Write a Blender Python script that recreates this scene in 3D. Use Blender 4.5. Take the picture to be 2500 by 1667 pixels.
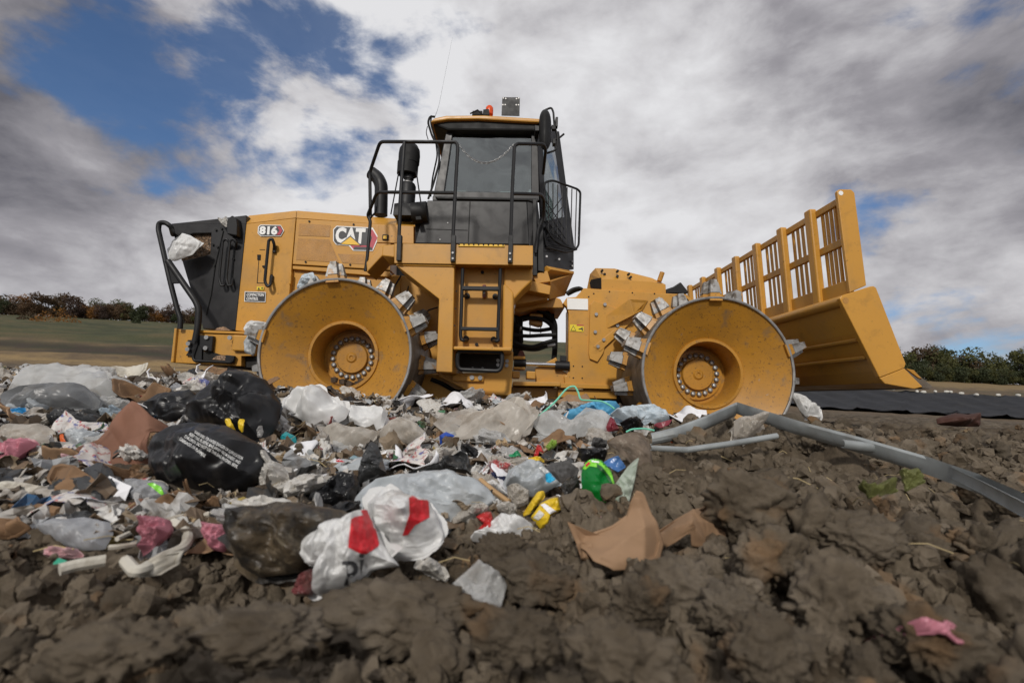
import bpy, bmesh, math, random
import numpy as np
from mathutils import Vector, Matrix
from mathutils.bvhtree import BVHTree

for o in list(bpy.data.objects):
    bpy.data.objects.remove(o, do_unlink=True)
SC = bpy.context.scene
COL = SC.collection
R = math.radians
random.seed(7)
RNG = np.random.default_rng(11)

# ------------------------------------------------------------------ camera
EYE = 0.50                      # lens height above the datum (metres)
FPX = 1204.0                    # focal length in pixels of the 2500 px wide photograph
PITCH, ROLL = R(6.5), R(2.8)
Xh = Vector((1, 0, 0)); Uh = Vector((0, -math.sin(PITCH), math.cos(PITCH)))
FW = Vector((0, math.cos(PITCH), math.sin(PITCH)))
RT = math.cos(ROLL) * Xh + math.sin(ROLL) * Uh
UP = -math.sin(ROLL) * Xh + math.cos(ROLL) * Uh
CAMP = Vector((0, 0, EYE))
cd = bpy.data.cameras.new('camera')
cam = bpy.data.objects.new('camera', cd); COL.objects.link(cam)
cd.sensor_width = 36.0; cd.lens = 36.0 * FPX / 2500.0
cd.clip_start = 0.02; cd.clip_end = 9000
m = Matrix.Identity(4)
for i in range(3):
    m[i][0], m[i][1], m[i][2], m[i][3] = RT[i], UP[i], -FW[i], CAMP[i]
cam.matrix_world = m
cd.dof.use_dof = True; cd.dof.focus_distance = 4.5; cd.dof.aperture_fstop = 2.8
SC.camera = cam

def ray(px, py):
    return FW + ((px - 1250.0) / FPX) * RT - ((py - 833.5) / FPX) * UP

# ------------------------------------------------------------------ sky and sun
SUN_EL, SUN_AZ = R(33), R(192)          # azimuth clockwise from +Y: behind the camera, to its left
W = bpy.data.worlds.new('World'); SC.world = W; W.use_nodes = True
nt = W.node_tree; nt.nodes.clear()
def wn(t, **k):
    n = nt.nodes.new(t)
    for a, v in k.items(): setattr(n, a, v)
    return n
def wl(a, b): nt.links.new(a, b)
def wmath(op, a, b=None, clamp=False):
    n = wn('ShaderNodeMath', operation=op, use_clamp=clamp)
    for i, v in enumerate((a, b)):
        if v is None: continue
        if isinstance(v, (int, float)): n.inputs[i].default_value = v
        else: wl(v, n.inputs[i])
    return n.outputs[0]
def wrange(v, a, b, c=0.0, d=1.0, smooth=True):
    n = wn('ShaderNodeMapRange', interpolation_type='SMOOTHSTEP' if smooth else 'LINEAR')
    wl(v, n.inputs[0])
    for i, q in enumerate((a, b, c, d)): n.inputs[i + 1].default_value = q
    return n.outputs[0]
out = wn('ShaderNodeOutputWorld'); bg = wn('ShaderNodeBackground')
bg.inputs['Strength'].default_value = 0.092
sky = wn('ShaderNodeTexSky', sky_type='NISHITA'); sky.sun_disc = False
sky.sun_elevation = SUN_EL; sky.sun_rotation = SUN_AZ; sky.air_density = 1.0; sky.dust_density = 0.4; sky.ozone_density = 2.0
tc = wn('ShaderNodeTexCoord'); DIR = tc.outputs['Generated']
mp = wn('ShaderNodeMapping'); wl(DIR, mp.inputs[0])
mp.inputs['Rotation'].default_value = (0, R(16), R(20)); mp.inputs['Scale'].default_value = (1.0, 1.0, 1.9); mp.inputs['Location'].default_value = (3.1, 1.7, 0.4)
def wnoise(scale, detail, rough, dist, vec):
    n = wn('ShaderNodeTexNoise'); wl(vec, n.inputs['Vector'])
    n.inputs['Scale'].default_value = scale; n.inputs['Detail'].default_value = detail
    n.inputs['Roughness'].default_value = rough; n.inputs['Distortion'].default_value = dist
    return n.outputs[0]
n1 = wnoise(2.7, 12, 0.57, 0.35, mp.outputs[0])
n2 = wnoise(5.6, 9, 0.56, 0.3, mp.outputs[0])
n4 = wnoise(11.0, 8, 0.6, 0.2, mp.outputs[0])
n3 = wnoise(1.5, 4, 0.5, 0.2, mp.outputs[0])
def lobes(items):
    acc = None
    for px, py, rad, w in items:
        d = ray(px, py).normalized()
        vd = wn('ShaderNodeVectorMath', operation='DOT_PRODUCT'); wl(DIR, vd.inputs[0]); vd.inputs[1].default_value = d
        g = wmath('MULTIPLY', wrange(vd.outputs['Value'], math.cos(rad / FPX), 1.0), w)
        acc = g if acc is None else wmath('ADD', acc, g)
    return acc
# gaps of blue between the clouds, where the photograph has them
gap = lobes([(200, 70, 150, .14), (90, 420, 110, .10), (560, 200, 110, .10), (820, 330, 90, .07), (160, 180, 120, .08), (430, 50, 170, .17), (740, 60, 130, .16), (880, 130, 110, .16), (980, 190, 100, .15), (1050, 255, 80, .14),
             (290, 245, 110, .17), (380, 275, 90, .15), (335, 425, 90, .13), (445, 480, 80, .17), (600, 110, 120, .10), (60, 270, 130, .10),
             (1545, 265, 80, .17), (1610, 320, 60, .15), (2060, 480, 90, .10), (2120, 540, 80, .08), (2440, 830, 130, .20), (2300, 60, 150, .05)])
solid = lobes([(1500, 600, 650, .10), (1250, 420, 500, .12), (1750, 200, 420, .10), (620, 330, 200, .08), (150, 640, 330, .12), (560, 560, 170, .1)])
cov = wmath('ADD', wmath('ADD', wmath('MULTIPLY', wmath('SUBTRACT', n1, 0.5), 1.3), wmath('ADD', wmath('MULTIPLY', wmath('SUBTRACT', n2, 0.5), 0.75), wmath('MULTIPLY', wmath('SUBTRACT', n4, 0.5), 0.30))), wmath('ADD', wmath('SUBTRACT', solid, wmath('MULTIPLY', gap, 0.95)), 0.52))
mask = wrange(cov, 0.24, 0.47, 0.08, 1.0)
# brightness of the cloud: its own greys, with lens corner falloff painted in
dark = lobes([(1450, 600, 650, -.12), (60, 600, 480, .08), (0, 0, 520, .30), (2500, 300, 600, .11), (2500, 0, 500, .14), (2350, 620, 380, .06), (1700, 220, 300, .08), (60, 250, 350, .08)])
shade = wmath('ADD', wmath('MULTIPLY', wmath('SUBTRACT', n2, 0.5), 0.75), wmath('MULTIPLY', wmath('SUBTRACT', n1, 0.62), -0.5))
shade = wmath('ADD', shade, wmath('MULTIPLY', wmath('SUBTRACT', n3, 0.5), 0.3))
shade = wmath('ADD', shade, wmath('MULTIPLY', wmath('SUBTRACT', n4, 0.5), 0.28))
lum = wmath('SUBTRACT', wmath('ADD', wmath('MULTIPLY', shade, 1.0), 0.75), dark)
lum = wmath('MAXIMUM', wmath('MINIMUM', lum, 0.95), 0.10)
ramp = wn('ShaderNodeValToRGB'); wl(lum, ramp.inputs[0])
CL = ramp.color_ramp; CL.elements[0].color = (0.055, 0.06, 0.075, 1); CL.elements[1].color = (0.88, 0.88, 0.90, 1)
e = CL.elements.new(0.30); e.color = (0.15, 0.148, 0.172, 1)
e = CL.elements.new(0.55); e.color = (0.35, 0.338, 0.365, 1)
e = CL.elements.new(0.78); e.color = (0.66, 0.65, 0.67, 1)
cl10 = wn('ShaderNodeVectorMath', operation='SCALE'); wl(ramp.outputs[0], cl10.inputs[0]); cl10.inputs['Scale'].default_value = 10.0
blue = wn('ShaderNodeVectorMath', operation='MULTIPLY'); wl(sky.outputs[0], blue.inputs[0]); blue.inputs[1].default_value = (0.62, 0.80, 1.0)
mix = wn('ShaderNodeMix', data_type='RGBA'); wl(mask, mix.inputs['Factor'])
wl(blue.outputs[0], mix.inputs['A']); wl(cl10.outputs[0], mix.inputs['B'])
wl(mix.outputs['Result'], bg.inputs['Color']); wl(bg.outputs[0], out.inputs['Surface'])

sl = bpy.data.lights.new('sun', 'SUN'); sun = bpy.data.objects.new('sun', sl); COL.objects.link(sun)
sl.energy = 2.3; sl.angle = R(5); sl.color = (1.0, 0.95, 0.88)
sd = Vector((math.sin(SUN_AZ) * math.cos(SUN_EL), math.cos(SUN_AZ) * math.cos(SUN_EL), math.sin(SUN_EL)))
sun.rotation_euler = sd.to_track_quat('Z', 'Y').to_euler(); sun.location = sd * 50
SC.view_settings.view_transform = 'Standard'; SC.view_settings.look = 'None'
SC.view_settings.exposure = 0.0; SC.view_settings.gamma = 1.0; SC.view_settings.use_curve_mapping = False
SC.render.engine = 'CYCLES'
SC.cycles.max_bounces = 6; SC.cycles.transparent_max_bounces = 12; SC.cycles.use_denoising = True
SC.cycles.sample_clamp_indirect = 6.0; SC.cycles.caustics_reflective = False; SC.cycles.caustics_refractive = False

def project(p):
    v = Vector(p) - CAMP; z = v.dot(FW); return (1250 + FPX*v.dot(RT)/z, 833.5 - FPX*v.dot(UP)/z)
ORD = ['first', 'second', 'third', 'fourth', 'fifth', 'sixth', 'seventh', 'eighth', 'ninth', 'tenth', 'eleventh', 'twelfth', 'thirteenth', 'fourteenth', 'fifteenth', 'sixteenth', 'seventeenth', 'eighteenth', 'nineteenth', 'twentieth', 'twenty-first', 'twenty-second', 'twenty-third', 'twenty-fourth', 'twenty-fifth']
def count_off(objs, text):
    for k, o in enumerate(sorted(objs, key=lambda o: project(o.matrix_world.translation if o.matrix_world.translation.length else o.location)[0])): o['label'] = text % ORD[k] if k < len(ORD) else text % 'rightmost'
# ------------------------------------------------------------------ noise (numpy)
_perm = RNG.permutation(256); _perm = np.concatenate([_perm, _perm, _perm])
_g = RNG.normal(size=(256, 3)); _g /= np.linalg.norm(_g, axis=1)[:, None]
def perlin(P):
    P = np.asarray(P, float); i = np.floor(P).astype(int); f = P - i; i &= 255
    u = f * f * f * (f * (f * 6 - 15) + 10); res = 0
    for dx in (0, 1):
        wx = u[:, 0] if dx else 1 - u[:, 0]
        for dy in (0, 1):
            wy = u[:, 1] if dy else 1 - u[:, 1]
            for dz in (0, 1):
                wz = u[:, 2] if dz else 1 - u[:, 2]
                h = _perm[_perm[_perm[(i[:, 0] + dx) & 255] + ((i[:, 1] + dy) & 255)] + ((i[:, 2] + dz) & 255)]
                res = res + wx * wy * wz * np.einsum('ij,ij->i', _g[h], f - np.array([dx, dy, dz]))
    return res * 1.5
def fbm(P, o=4, gain=0.5, ridge=False):
    s = 0; a = 1.0; P = np.array(P, float)
    for _ in range(o):
        n = perlin(P)
        s = s + a * ((1 - 2 * np.abs(n)) if ridge else n)
        P = P * 2.03 + 17.7; a *= gain
    return s
def p2(x, y, s, off=0.0):
    return np.stack([np.asarray(x) * s, np.asarray(y) * s, np.full(np.shape(x), off + 0.37)], 1)
def clodfield(x, y, cell, seed):
    """height of round lumps, one per cell, of different size"""
    gx, gy = x / cell, y / cell; ix, iy = np.floor(gx).astype(int), np.floor(gy).astype(int)
    best = np.zeros_like(gx)
    for dx in (-1, 0, 1):
        for dy in (-1, 0, 1):
            cx, cy = ix + dx, iy + dy
            h = _perm[(_perm[(cx + seed) & 255] + cy) & 255]; h2 = _perm[h + 37]; h3 = _perm[h2 + 91]
            px = cx + h / 255.0; py = cy + h2 / 255.0; r = 0.25 + 0.55 * (h3 / 255.0) ** 1.5
            d2 = (gx - px) ** 2 + (gy - py) ** 2
            best = np.maximum(best, np.sqrt(np.maximum(r * r - d2, 0)) * (0.6 + 0.4 * h / 255.0))
    return best * cell

# ------------------------------------------------------------------ lie of the land
def ip(v, xs, ys): return np.interp(v, xs, ys)
def ground(x, y):
    """smooth ground height above the datum"""
    x = np.asarray(x, float); y = np.asarray(y, float)
    r = np.hypot(x, y); yy = np.where(y > 0, y, -y)
    d = np.maximum(yy, 0.55 * r)
    u = np.clip(x / np.maximum(d, 0.05), -3, 3)
    c = ip(d, [0, .5, .9, 1.3, 2, 3, 3.6, 4.1, 5, 7, 9, 13], [-.50, -.47, -.46, -.44, -.36, -.235, -.16, -.125, -.13, -.11, -.07, .0])
    l = ip(d, [0, .5, .9, 1.3, 2, 3, 3.6, 4.1, 5, 7, 9, 13], [-.50, -.47, -.45, -.43, -.33, -.12, -.04, -.02, -.02, .03, .12, .30])
    rr = ip(d, [0, .5, .9, 1.3, 2, 3, 3.6, 4.1, 5, 7, 9, 13], [-.50, -.46, -.43, -.39, -.29, -.20, -.19, -.18, -.16, -.10, -.03, .05])
    wl_ = np.clip((-u - .25) / .45, 0, 1); wr = np.clip((u - .28) / .4, 0, 1)
    near = c + (l - c) * wl_ + (rr - c) * wr
    near = near + 0.10 * np.exp(-((x - 1.42) / .62) ** 2 - ((y - 2.65) / .5) ** 2) + 0.05 * np.exp(-((x - .95) / .4) ** 2 - ((y - 2.1) / .4) ** 2)
    near = near + 0.05 * np.exp(-((x - .85) / .5) ** 2 - ((y - 1.25) / .35) ** 2)
    tl = ip(d, [13, 20, 30, 45, 80, 150, 200, 400, 5000], [.022, .045, .075, .095, .108, .118, .112, .056, .0045])
    tr = ip(d, [13, 17, 22, 30, 45, 80, 150, 200, 400, 5000], [.006, .008, .048, .053, .060, .068, .076, .072, .036, .003])
    k = np.clip((u - .35) / .3, 0, 1); k = k * k * (3 - 2 * k)
    far = d * (tl * (1 - k) + tr * k)
    far = np.where(y < 0, np.minimum(far, .5 + 0 * far), far)
    w = np.clip((d - 11) / 4.0, 0, 1)
    rel = near * (1 - w) + far * w
    return rel + EYE
def gz(x, y): return float(ground(np.array([x]), np.array([y]))[0])
LIFT = [.05]
def ground_hit(px, py):
    d = ray(px, py); t = 0.3
    while t < 60:
        p = CAMP + d * t
        if p.z < gz(p.x, p.y) + LIFT[0]: return p
        t *= 1.01
    return p

# ------------------------------------------------------------------ mesh helpers
def mesh_np(name, V, F, smooth=True):
    me = bpy.data.meshes.new(name)
    V = np.ascontiguousarray(V, dtype=np.float32); F = np.ascontiguousarray(F, dtype=np.int32); n = F.shape[1]
    me.vertices.add(len(V)); me.vertices.foreach_set('co', V.ravel())
    me.loops.add(F.size); me.loops.foreach_set('vertex_index', F.ravel())
    me.polygons.add(len(F)); me.polygons.foreach_set('loop_start', np.arange(0, F.size, n, dtype=np.int32))
    me.polygons.foreach_set('use_smooth', np.full(len(F), smooth))
    me.update(calc_edges=True); me.validate()
    return me
def at(px, py, Y):
    d = ray(px, py); t = Y / d.y
    return CAMP + d * t
def tag(o, label=None, cat=None, group=None, kind=None):
    if label: o['label'] = label
    if cat: o['category'] = cat
    if group: o['group'] = group
    if kind: o['kind'] = kind
    return o
def link(o, parent=None):
    COL.objects.link(o)
    if parent is not None: o.parent = parent
    return o
class MB:
    def __init__(s): s.V = []; s.F = []; s.M = []; s.mi = 0; s.S = []; s.sm = False
    def add(s, V, F):
        b = len(s.V); s.V += [tuple(v) for v in V]
        for f in F: s.F.append(tuple(i + b for i in f)); s.M.append(s.mi); s.S.append(s.sm)
        return s
    def box(s, x0, x1, y0, y1, z0, z1):
        return s.add([(x0,y0,z0),(x1,y0,z0),(x1,y1,z0),(x0,y1,z0),(x0,y0,z1),(x1,y0,z1),(x1,y1,z1),(x0,y1,z1)],
                     [(0,3,2,1),(4,5,6,7),(0,1,5,4),(1,2,6,5),(2,3,7,6),(3,0,4,7)])
    def prism(s, poly, y0, y1):          # poly: (x, z) outline, swept along y
        n = len(poly); V = [(p[0], y0, p[1]) for p in poly] + [(p[0], y1, p[1]) for p in poly]
        return s.add(V, [tuple(range(n)), tuple(range(2*n-1, n-1, -1))] + [(i, n+i, n+(i+1) % n, (i+1) % n) for i in range(n)])
    def pp(s, pts, Y0, Y1):              # outline read at depth Y0, swept to Y1
        q = [at(a, b, Y0) for a, b in pts]
        return s.prism([(p.x, p.z) for p in q], Y0, Y1)
    def loft(s, loops, close=True, caps=True):
        n = len(loops[0]); V = [p for L in loops for p in L]; F = []
        for k in range(len(loops)-1):
            for i in range(n if close else n-1):
                j = (i+1) % n; F.append((k*n+i, (k+1)*n+i, (k+1)*n+j, k*n+j))
        if caps: F += [tuple(range(n)), tuple(range(len(V)-1, len(V)-n-1, -1))]
        return s.add(V, F)
    def slab(s, pts3, t):                # flat 3-D polygon given thickness
        P = [Vector(p) for p in pts3]; N = Vector((0,0,0))
        for i in range(len(P)):
            N += (P[i]-P[0]).cross(P[(i+1) % len(P)]-P[0])
        N.normalize()
        return s.loft([[tuple(p) for p in P], [tuple(p + N*t) for p in P]])
    def frame(s, outer, inner, Y0, Y1):
        o = [at(a, b, Y0) for a, b in outer]; i_ = [at(a, b, Y0) for a, b in inner]; n = len(o); V = []; F = []
        for L, Y in ((o, Y0), (i_, Y0), (o, Y1), (i_, Y1)): V += [(p.x, Y, p.z) for p in L]
        for k in range(n):
            j = (k+1) % n
            F += [(k, j, n+j, n+k), (2*n+k, 3*n+k, 3*n+j, 2*n+j), (k, 2*n+k, 2*n+j, j), (n+k, n+j, 3*n+j, 3*n+k)]
        return s.add(V, F)
    def tube(s, pts, r, seg=10, round_=0.0):
        P = [Vector(p) for p in pts]
        if round_ > 0:
            Q = [P[0]]
            for i in range(1, len(P)-1):
                a, b, c = P[i-1], P[i], P[i+1]; la, lc = (a-b).length, (c-b).length
                d = min(round_, la*.45, lc*.45); p0 = b+(a-b).normalized()*d; p1 = b+(c-b).normalized()*d
                for t in (0, .25, .5, .75, 1): Q.append(p0*(1-t)**2 + b*2*t*(1-t) + p1*t*t)
            Q.append(P[-1]); P = Q
        T = [(P[min(i+1, len(P)-1)]-P[max(i-1, 0)]).normalized() for i in range(len(P))]
        nrm = T[0].orthogonal().normalized(); loops = []
        for i, p in enumerate(P):
            nrm = (nrm - T[i]*nrm.dot(T[i])).normalized(); bn = T[i].cross(nrm)
            rr = r if isinstance(r, (int, float)) else r[min(i, len(r)-1)]
            loops.append([tuple(p + (nrm*math.cos(2*math.pi*k/seg) + bn*math.sin(2*math.pi*k/seg))*rr) for k in range(seg)])
        o = s.sm; s.sm = True; s.loft(loops); s.sm = o
        return s
    def lathe(s, prof, c, n=48, axis='Y', caps=True):   # prof: (radius, distance along axis)
        loops = []
        for r, h in prof:
            L = []
            for k in range(n):
                a = 2*math.pi*k/n; ca, sa = r*math.cos(a), r*math.sin(a)
                L.append((c[0]+ca, c[1]+h, c[2]+sa) if axis == 'Y' else ((c[0]+ca, c[1]+sa, c[2]+h) if axis == 'Z' else (c[0]+h, c[1]+ca, c[2]+sa)))
            loops.append(L)
        o = s.sm; s.sm = True; s.loft(loops, caps=caps); s.sm = o
        return s
    def mesh(s, name, mats):
        me = bpy.data.meshes.new(name); me.from_pydata(s.V, [], s.F)
        me.polygons.foreach_set('material_index', s.M); me.polygons.foreach_set('use_smooth', s.S)
        bm = bmesh.new(); bm.from_mesh(me); bmesh.ops.recalc_face_normals(bm, faces=bm.faces); bm.to_mesh(me); bm.free()
        for mm in (mats if isinstance(mats, (list, tuple)) else [mats]): me.materials.append(mm)
        return me
    def obj(s, name, mats, parent=None, bevel=0.0, world=True, sharp=35):
        me = s.mesh(name, mats)
        o = bpy.data.objects.new(name, me); link(o, parent)
        if parent is not None and world:
            p = parent; off = Vector((0,0,0))
            while p is not None: off += p.location; p = p.parent
            o.location = -off
        if any(s.S): me.set_sharp_from_angle(angle=R(sharp))
        if bevel:
            b = o.modifiers.new('bevel', 'BEVEL'); b.width = bevel; b.segments = 2; b.limit_method = 'ANGLE'; b.angle_limit = R(40); b.use_clamp_overlap = True
        return o

# ------------------------------------------------------------------ materials
def newmat(name):
    mt = bpy.data.materials.new(name); mt.use_nodes = True; t = mt.node_tree; t.nodes.clear()
    o = t.nodes.new('ShaderNodeOutputMaterial'); b = t.nodes.new('ShaderNodeBsdfPrincipled'); t.links.new(b.outputs[0], o.inputs[0])
    return mt, t, b, o
def tnoise(t, vec, scale, detail=5, rough=.55, dist=0.0):
    n = t.nodes.new('ShaderNodeTexNoise'); t.links.new(vec, n.inputs['Vector'])
    n.inputs['Scale'].default_value = scale; n.inputs['Detail'].default_value = detail; n.inputs['Roughness'].default_value = rough; n.inputs['Distortion'].default_value = dist
    return n.outputs[0]
def tramp(t, v, a, b, c=0.0, d=1.0):
    n = t.nodes.new('ShaderNodeMapRange'); t.links.new(v, n.inputs[0])
    for i, q in enumerate((a, b, c, d)): n.inputs[i+1].default_value = q
    return n.outputs[0]
def tmix(t, f, a, b):
    n = t.nodes.new('ShaderNodeMix'); n.data_type = 'RGBA'
    for k, v in (('Factor', f), ('A', a), ('B', b)):
        if isinstance(v, (tuple, list)): n.inputs[k].default_value = (*v, 1) if len(v) == 3 else v
        elif isinstance(v, (int, float)): n.inputs[k].default_value = v
        else: t.links.new(v, n.inputs[k])
    return n.outputs['Result']
def pmat(name, col, rough=.5, metal=0.0, var=.12, vscale=3.0, dirt=(), bump=None, spec=.5, film=0.0, clear=0.0, coat=0.0):
    """dirt: (colour, lo, hi, scale, amount) masks; film: share of light let through diffusely; clear: share let straight through"""
    mt, t, b, o = newmat(name)
    tcn = t.nodes.new('ShaderNodeTexCoord'); vec = tcn.outputs['Object']
    oi = t.nodes.new('ShaderNodeObjectInfo')
    va = t.nodes.new('ShaderNodeVectorMath'); va.operation = 'ADD'; t.links.new(vec, va.inputs[0])
    cx = t.nodes.new('ShaderNodeCombineXYZ'); mu = t.nodes.new('ShaderNodeMath'); mu.operation = 'MULTIPLY'; mu.inputs[1].default_value = 31.0
    t.links.new(oi.outputs['Random'], mu.inputs[0]); t.links.new(mu.outputs[0], cx.inputs[0]); t.links.new(mu.outputs[0], cx.inputs[1]); t.links.new(cx.outputs[0], va.inputs[1])
    vec = va.outputs[0]
    n = tnoise(t, vec, vscale, 4)
    lo = tuple(max(0, c*(1-var)) for c in col); hi = tuple(min(1, c*(1+var)) for c in col)
    c = tmix(t, tramp(t, n, .3, .7), lo, hi)
    for (dc, a, bb, sc, am) in dirt:
        k = tramp(t, tnoise(t, vec, sc, 7, .65, .3), a, bb, 0, am); c = tmix(t, k, c, dc)
    t.links.new(c, b.inputs['Base Color'])
    t.links.new(tramp(t, tnoise(t, vec, vscale*3, 3), .3, .7, max(.02, rough-.08), min(1, rough+.1)), b.inputs['Roughness'])
    b.inputs['Metallic'].default_value = metal; b.inputs['Specular IOR Level'].default_value = spec; b.inputs['Coat Weight'].default_value = coat
    if bump:
        bn = t.nodes.new('ShaderNodeBump'); bn.inputs['Strength'].default_value = bump[0]; bn.inputs['Distance'].default_value = bump[2] if len(bump) > 2 else .01
        t.links.new(tnoise(t, vec, bump[1], 6, .6), bn.inputs['Height']); t.links.new(bn.outputs[0], b.inputs['Normal'])
    sh = b.outputs[0]
    if film:
        tr = t.nodes.new('ShaderNodeBsdfTranslucent'); t.links.new(c, tr.inputs[0])
        mx = t.nodes.new('ShaderNodeMixShader'); mx.inputs[0].default_value = film; t.links.new(sh, mx.inputs[1]); t.links.new(tr.outputs[0], mx.inputs[2]); sh = mx.outputs[0]
    if clear:
        tp = t.nodes.new('ShaderNodeBsdfTransparent'); tp.inputs[0].default_value = (.92, .93, .93, 1)
        lw = t.nodes.new('ShaderNodeLayerWeight'); lw.inputs[0].default_value = .35
        k = tramp(t, lw.outputs['Facing'], 0, 1, clear, clear*.25)
        mx = t.nodes.new('ShaderNodeMixShader'); t.links.new(k, mx.inputs[0]); t.links.new(sh, mx.inputs[1]); t.links.new(tp.outputs[0], mx.inputs[2]); sh = mx.outputs[0]
    t.links.new(sh, o.inputs[0])
    return mt
DUST = (.20, .155, .10); MUD = (.10, .075, .05)
M = {}
M['yellow'] = pmat('yellow_paint', (.53, .262, .038), .40, var=.06, vscale=1.2, dirt=[(DUST, .48, .78, 2.2, .40), ((.22,.12,.03), .56, .72, 7, .35), ((.08,.05,.02), .63, .71, 26, .6), ((.30,.26,.2), .66, .70, 55, .4)], bump=(.05, 60, .003), spec=.45)
M['drum'] = pmat('worn_yellow_paint', (.42, .20, .024), .42, var=.12, vscale=2.2, dirt=[((.20,.11,.035), .46, .76, 3.0, .48), ((.05,.035,.025), .62, .70, 14, .7), ((.09,.05,.03), .58, .64, 48, .65), ((.15,.12,.09), .58, .70, 5, .65), ((.30,.26,.22), .66, .70, 26, .6)], bump=(.08, 40, .004), spec=.42)
M['mesh'] = pmat('perforated_yellow', (.44, .215, .045), .55, var=.1, vscale=4, dirt=[(DUST, .5, .8, 3, .5), ((.10,.05,.02), .5, .6, 160, .5)])
M['black'] = pmat('black_paint', (.009, .009, .010), .48, var=.2, dirt=[((.06,.055,.05), .54, .8, 2.5, .22)], spec=.35)
M['satin'] = pmat('satin_black_panel', (.013, .0125, .0135), .40, var=.12, dirt=[((.06,.055,.05), .56, .8, 2.0, .2)], spec=.4)
M['rubber'] = pmat('black_rubber', (.008, .008, .008), .6, spec=.3)
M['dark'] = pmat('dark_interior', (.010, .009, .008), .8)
M['steel'] = pmat('worn_steel', (.30, .295, .285), .5, metal=.4, var=.25, vscale=9, dirt=[((.09,.07,.05), .49, .62, 12, .9), ((.32,.16,.04), .58, .66, 8, .6)], bump=(.3, 22, .004))
M['rim'] = pmat('scuffed_rim_steel', (.26, .255, .25), .5, metal=.4, var=.3, vscale=9, dirt=[((.10,.08,.06), .5, .7, 14, .7)])
M['shell'] = pmat('muddy_drum_shell', (.17, .145, .12), .55, metal=.25, var=.35, vscale=4, dirt=[(MUD, .42, .62, 5, .85), ((.40,.20,.03), .60, .68, 4, .6)], bump=(.4, 18, .01))
M['bolt'] = pmat('bolt_steel', (.30, .30, .30), .45, metal=.6)
M['chrome'] = pmat('chrome_rod', (.8, .8, .8), .12, metal=1.0, var=.03)
M['galv'] = pmat('galvanised_steel', (.30, .32, .32), .5, metal=.4, var=.25, vscale=7, dirt=[((.16,.14,.11), .52, .72, 6, .6)], bump=(.1, 20, .004))
M['orange'] = pmat('orange_beacon', (.75, .09, .01), .25, film=.2)
M['white_print'] = pmat('white_print', (.82, .82, .80), .5, var=.03)
M['black_print'] = pmat('black_print', (.025, .025, .028), .4, var=.05)
M['red_print'] = pmat('red_print', (.42, .035, .06), .4, var=.06)
M['cat_yellow'] = pmat('yellow_print', (.80, .48, .03), .4, var=.05)
M['warn'] = pmat('warning_yellow', (.75, .58, .02), .5, var=.05)
M['lime_print'] = pmat('lime_print', (.20, .62, .04), .35, var=.15)
M['cyan_print'] = pmat('cyan_print', (.02, .40, .68), .4)
M['bag_red'] = pmat('red_bag_print', (.62, .02, .03), .4, var=.15, film=.15)
mt, t, b, o = newmat('tinted_glass')
gtc = t.nodes.new('ShaderNodeTexCoord'); gbn = t.nodes.new('ShaderNodeBump'); gbn.inputs['Strength'].default_value = .5; gbn.inputs['Distance'].default_value = .06; t.links.new(tnoise(t, gtc.outputs['Object'], 1.3, 2), gbn.inputs['Height'])
gl = t.nodes.new('ShaderNodeBsdfGlossy'); t.links.new(gbn.outputs[0], gl.inputs['Normal']); gl.inputs['Roughness'].default_value = .03; gl.inputs[0].default_value = (.9, .93, .93, 1)
tp = t.nodes.new('ShaderNodeBsdfTransparent'); tp.inputs[0].default_value = (.40, .47, .45, 1)
lw = t.nodes.new('ShaderNodeLayerWeight'); lw.inputs[0].default_value = .55
mx = t.nodes.new('ShaderNodeMixShader'); t.links.new(tramp(t, lw.outputs['Facing'], 0, 1, .13, .8), mx.inputs[0]); t.links.new(tp.outputs[0], mx.inputs[1]); t.links.new(gl.outputs[0], mx.inputs[2]); t.links.new(mx.outputs[0], o.inputs[0])
M['glass'] = mt

def text_polys(body, size=1.0, fat=0.0, shear=0.0, spacing=1.0, align='LEFT'):
    cu = bpy.data.curves.new('lettering', 'FONT'); cu.body = body; cu.size = size; cu.offset = fat; cu.shear = shear; cu.space_character = spacing; cu.align_x = align
    cu.resolution_u = 3
    ob = bpy.data.objects.new('lettering', cu); COL.objects.link(ob)
    bpy.context.view_layer.update()
    me = bpy.data.meshes.new_from_object(ob.evaluated_get(bpy.context.evaluated_depsgraph_get()))
    V = [(v.co.x, v.co.y) for v in me.vertices]; F = [tuple(p.vertices) for p in me.polygons]
    bpy.data.objects.remove(ob); bpy.data.meshes.remove(me)
    return V, F
def lettering(name, body, p0, p1, h, y, mat, parent, fat=0.0, shear=0.0):
    """flat letters whose baseline runs from p0 to p1 (world x, z) on the plane y"""
    V, F = text_polys(body, 1.0, fat, shear)
    xs = [v[0] for v in V]; ys = [v[1] for v in V]; w = max(xs)-min(xs); hh = max(ys)-min(ys)
    a = Vector(p0); b = Vector(p1); e = (b-a); L = e.length; e.normalize(); n = Vector((-e.y, e.x))
    mb = MB(); P = [a + e*((v[0]-min(xs))/w*L) + n*((v[1]-min(ys))/hh*h) for v in V]
    mb.add([(p.x, y, p.y) for p in P], F)
    return mb.obj(name, mat, parent)
def crop(x0, y0, s): return lambda *pts: [(x0 + p[0]/s, y0 + p[1]/s) for p in pts]
C1, C2, C3 = crop(360, 480, 3.563), crop(860, 220, 3.267), crop(600, 600, 3.563)
C4, C5, C6 = crop(940, 580, 3.734), crop(1380, 600, 3.408), crop(1660, 440, 2.903)
T1, T2, T3 = crop(0, 860, 3.36), crop(640, 900, 3.92), crop(1100, 900, 3.92)
T4, T5, T6 = crop(0, 1080, 3.36), crop(600, 1100, 3.36), crop(1200, 1100, 3.36)
T7, T8 = crop(1800, 900, 3.36), crop(1600, 1200, 2.613)
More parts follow.
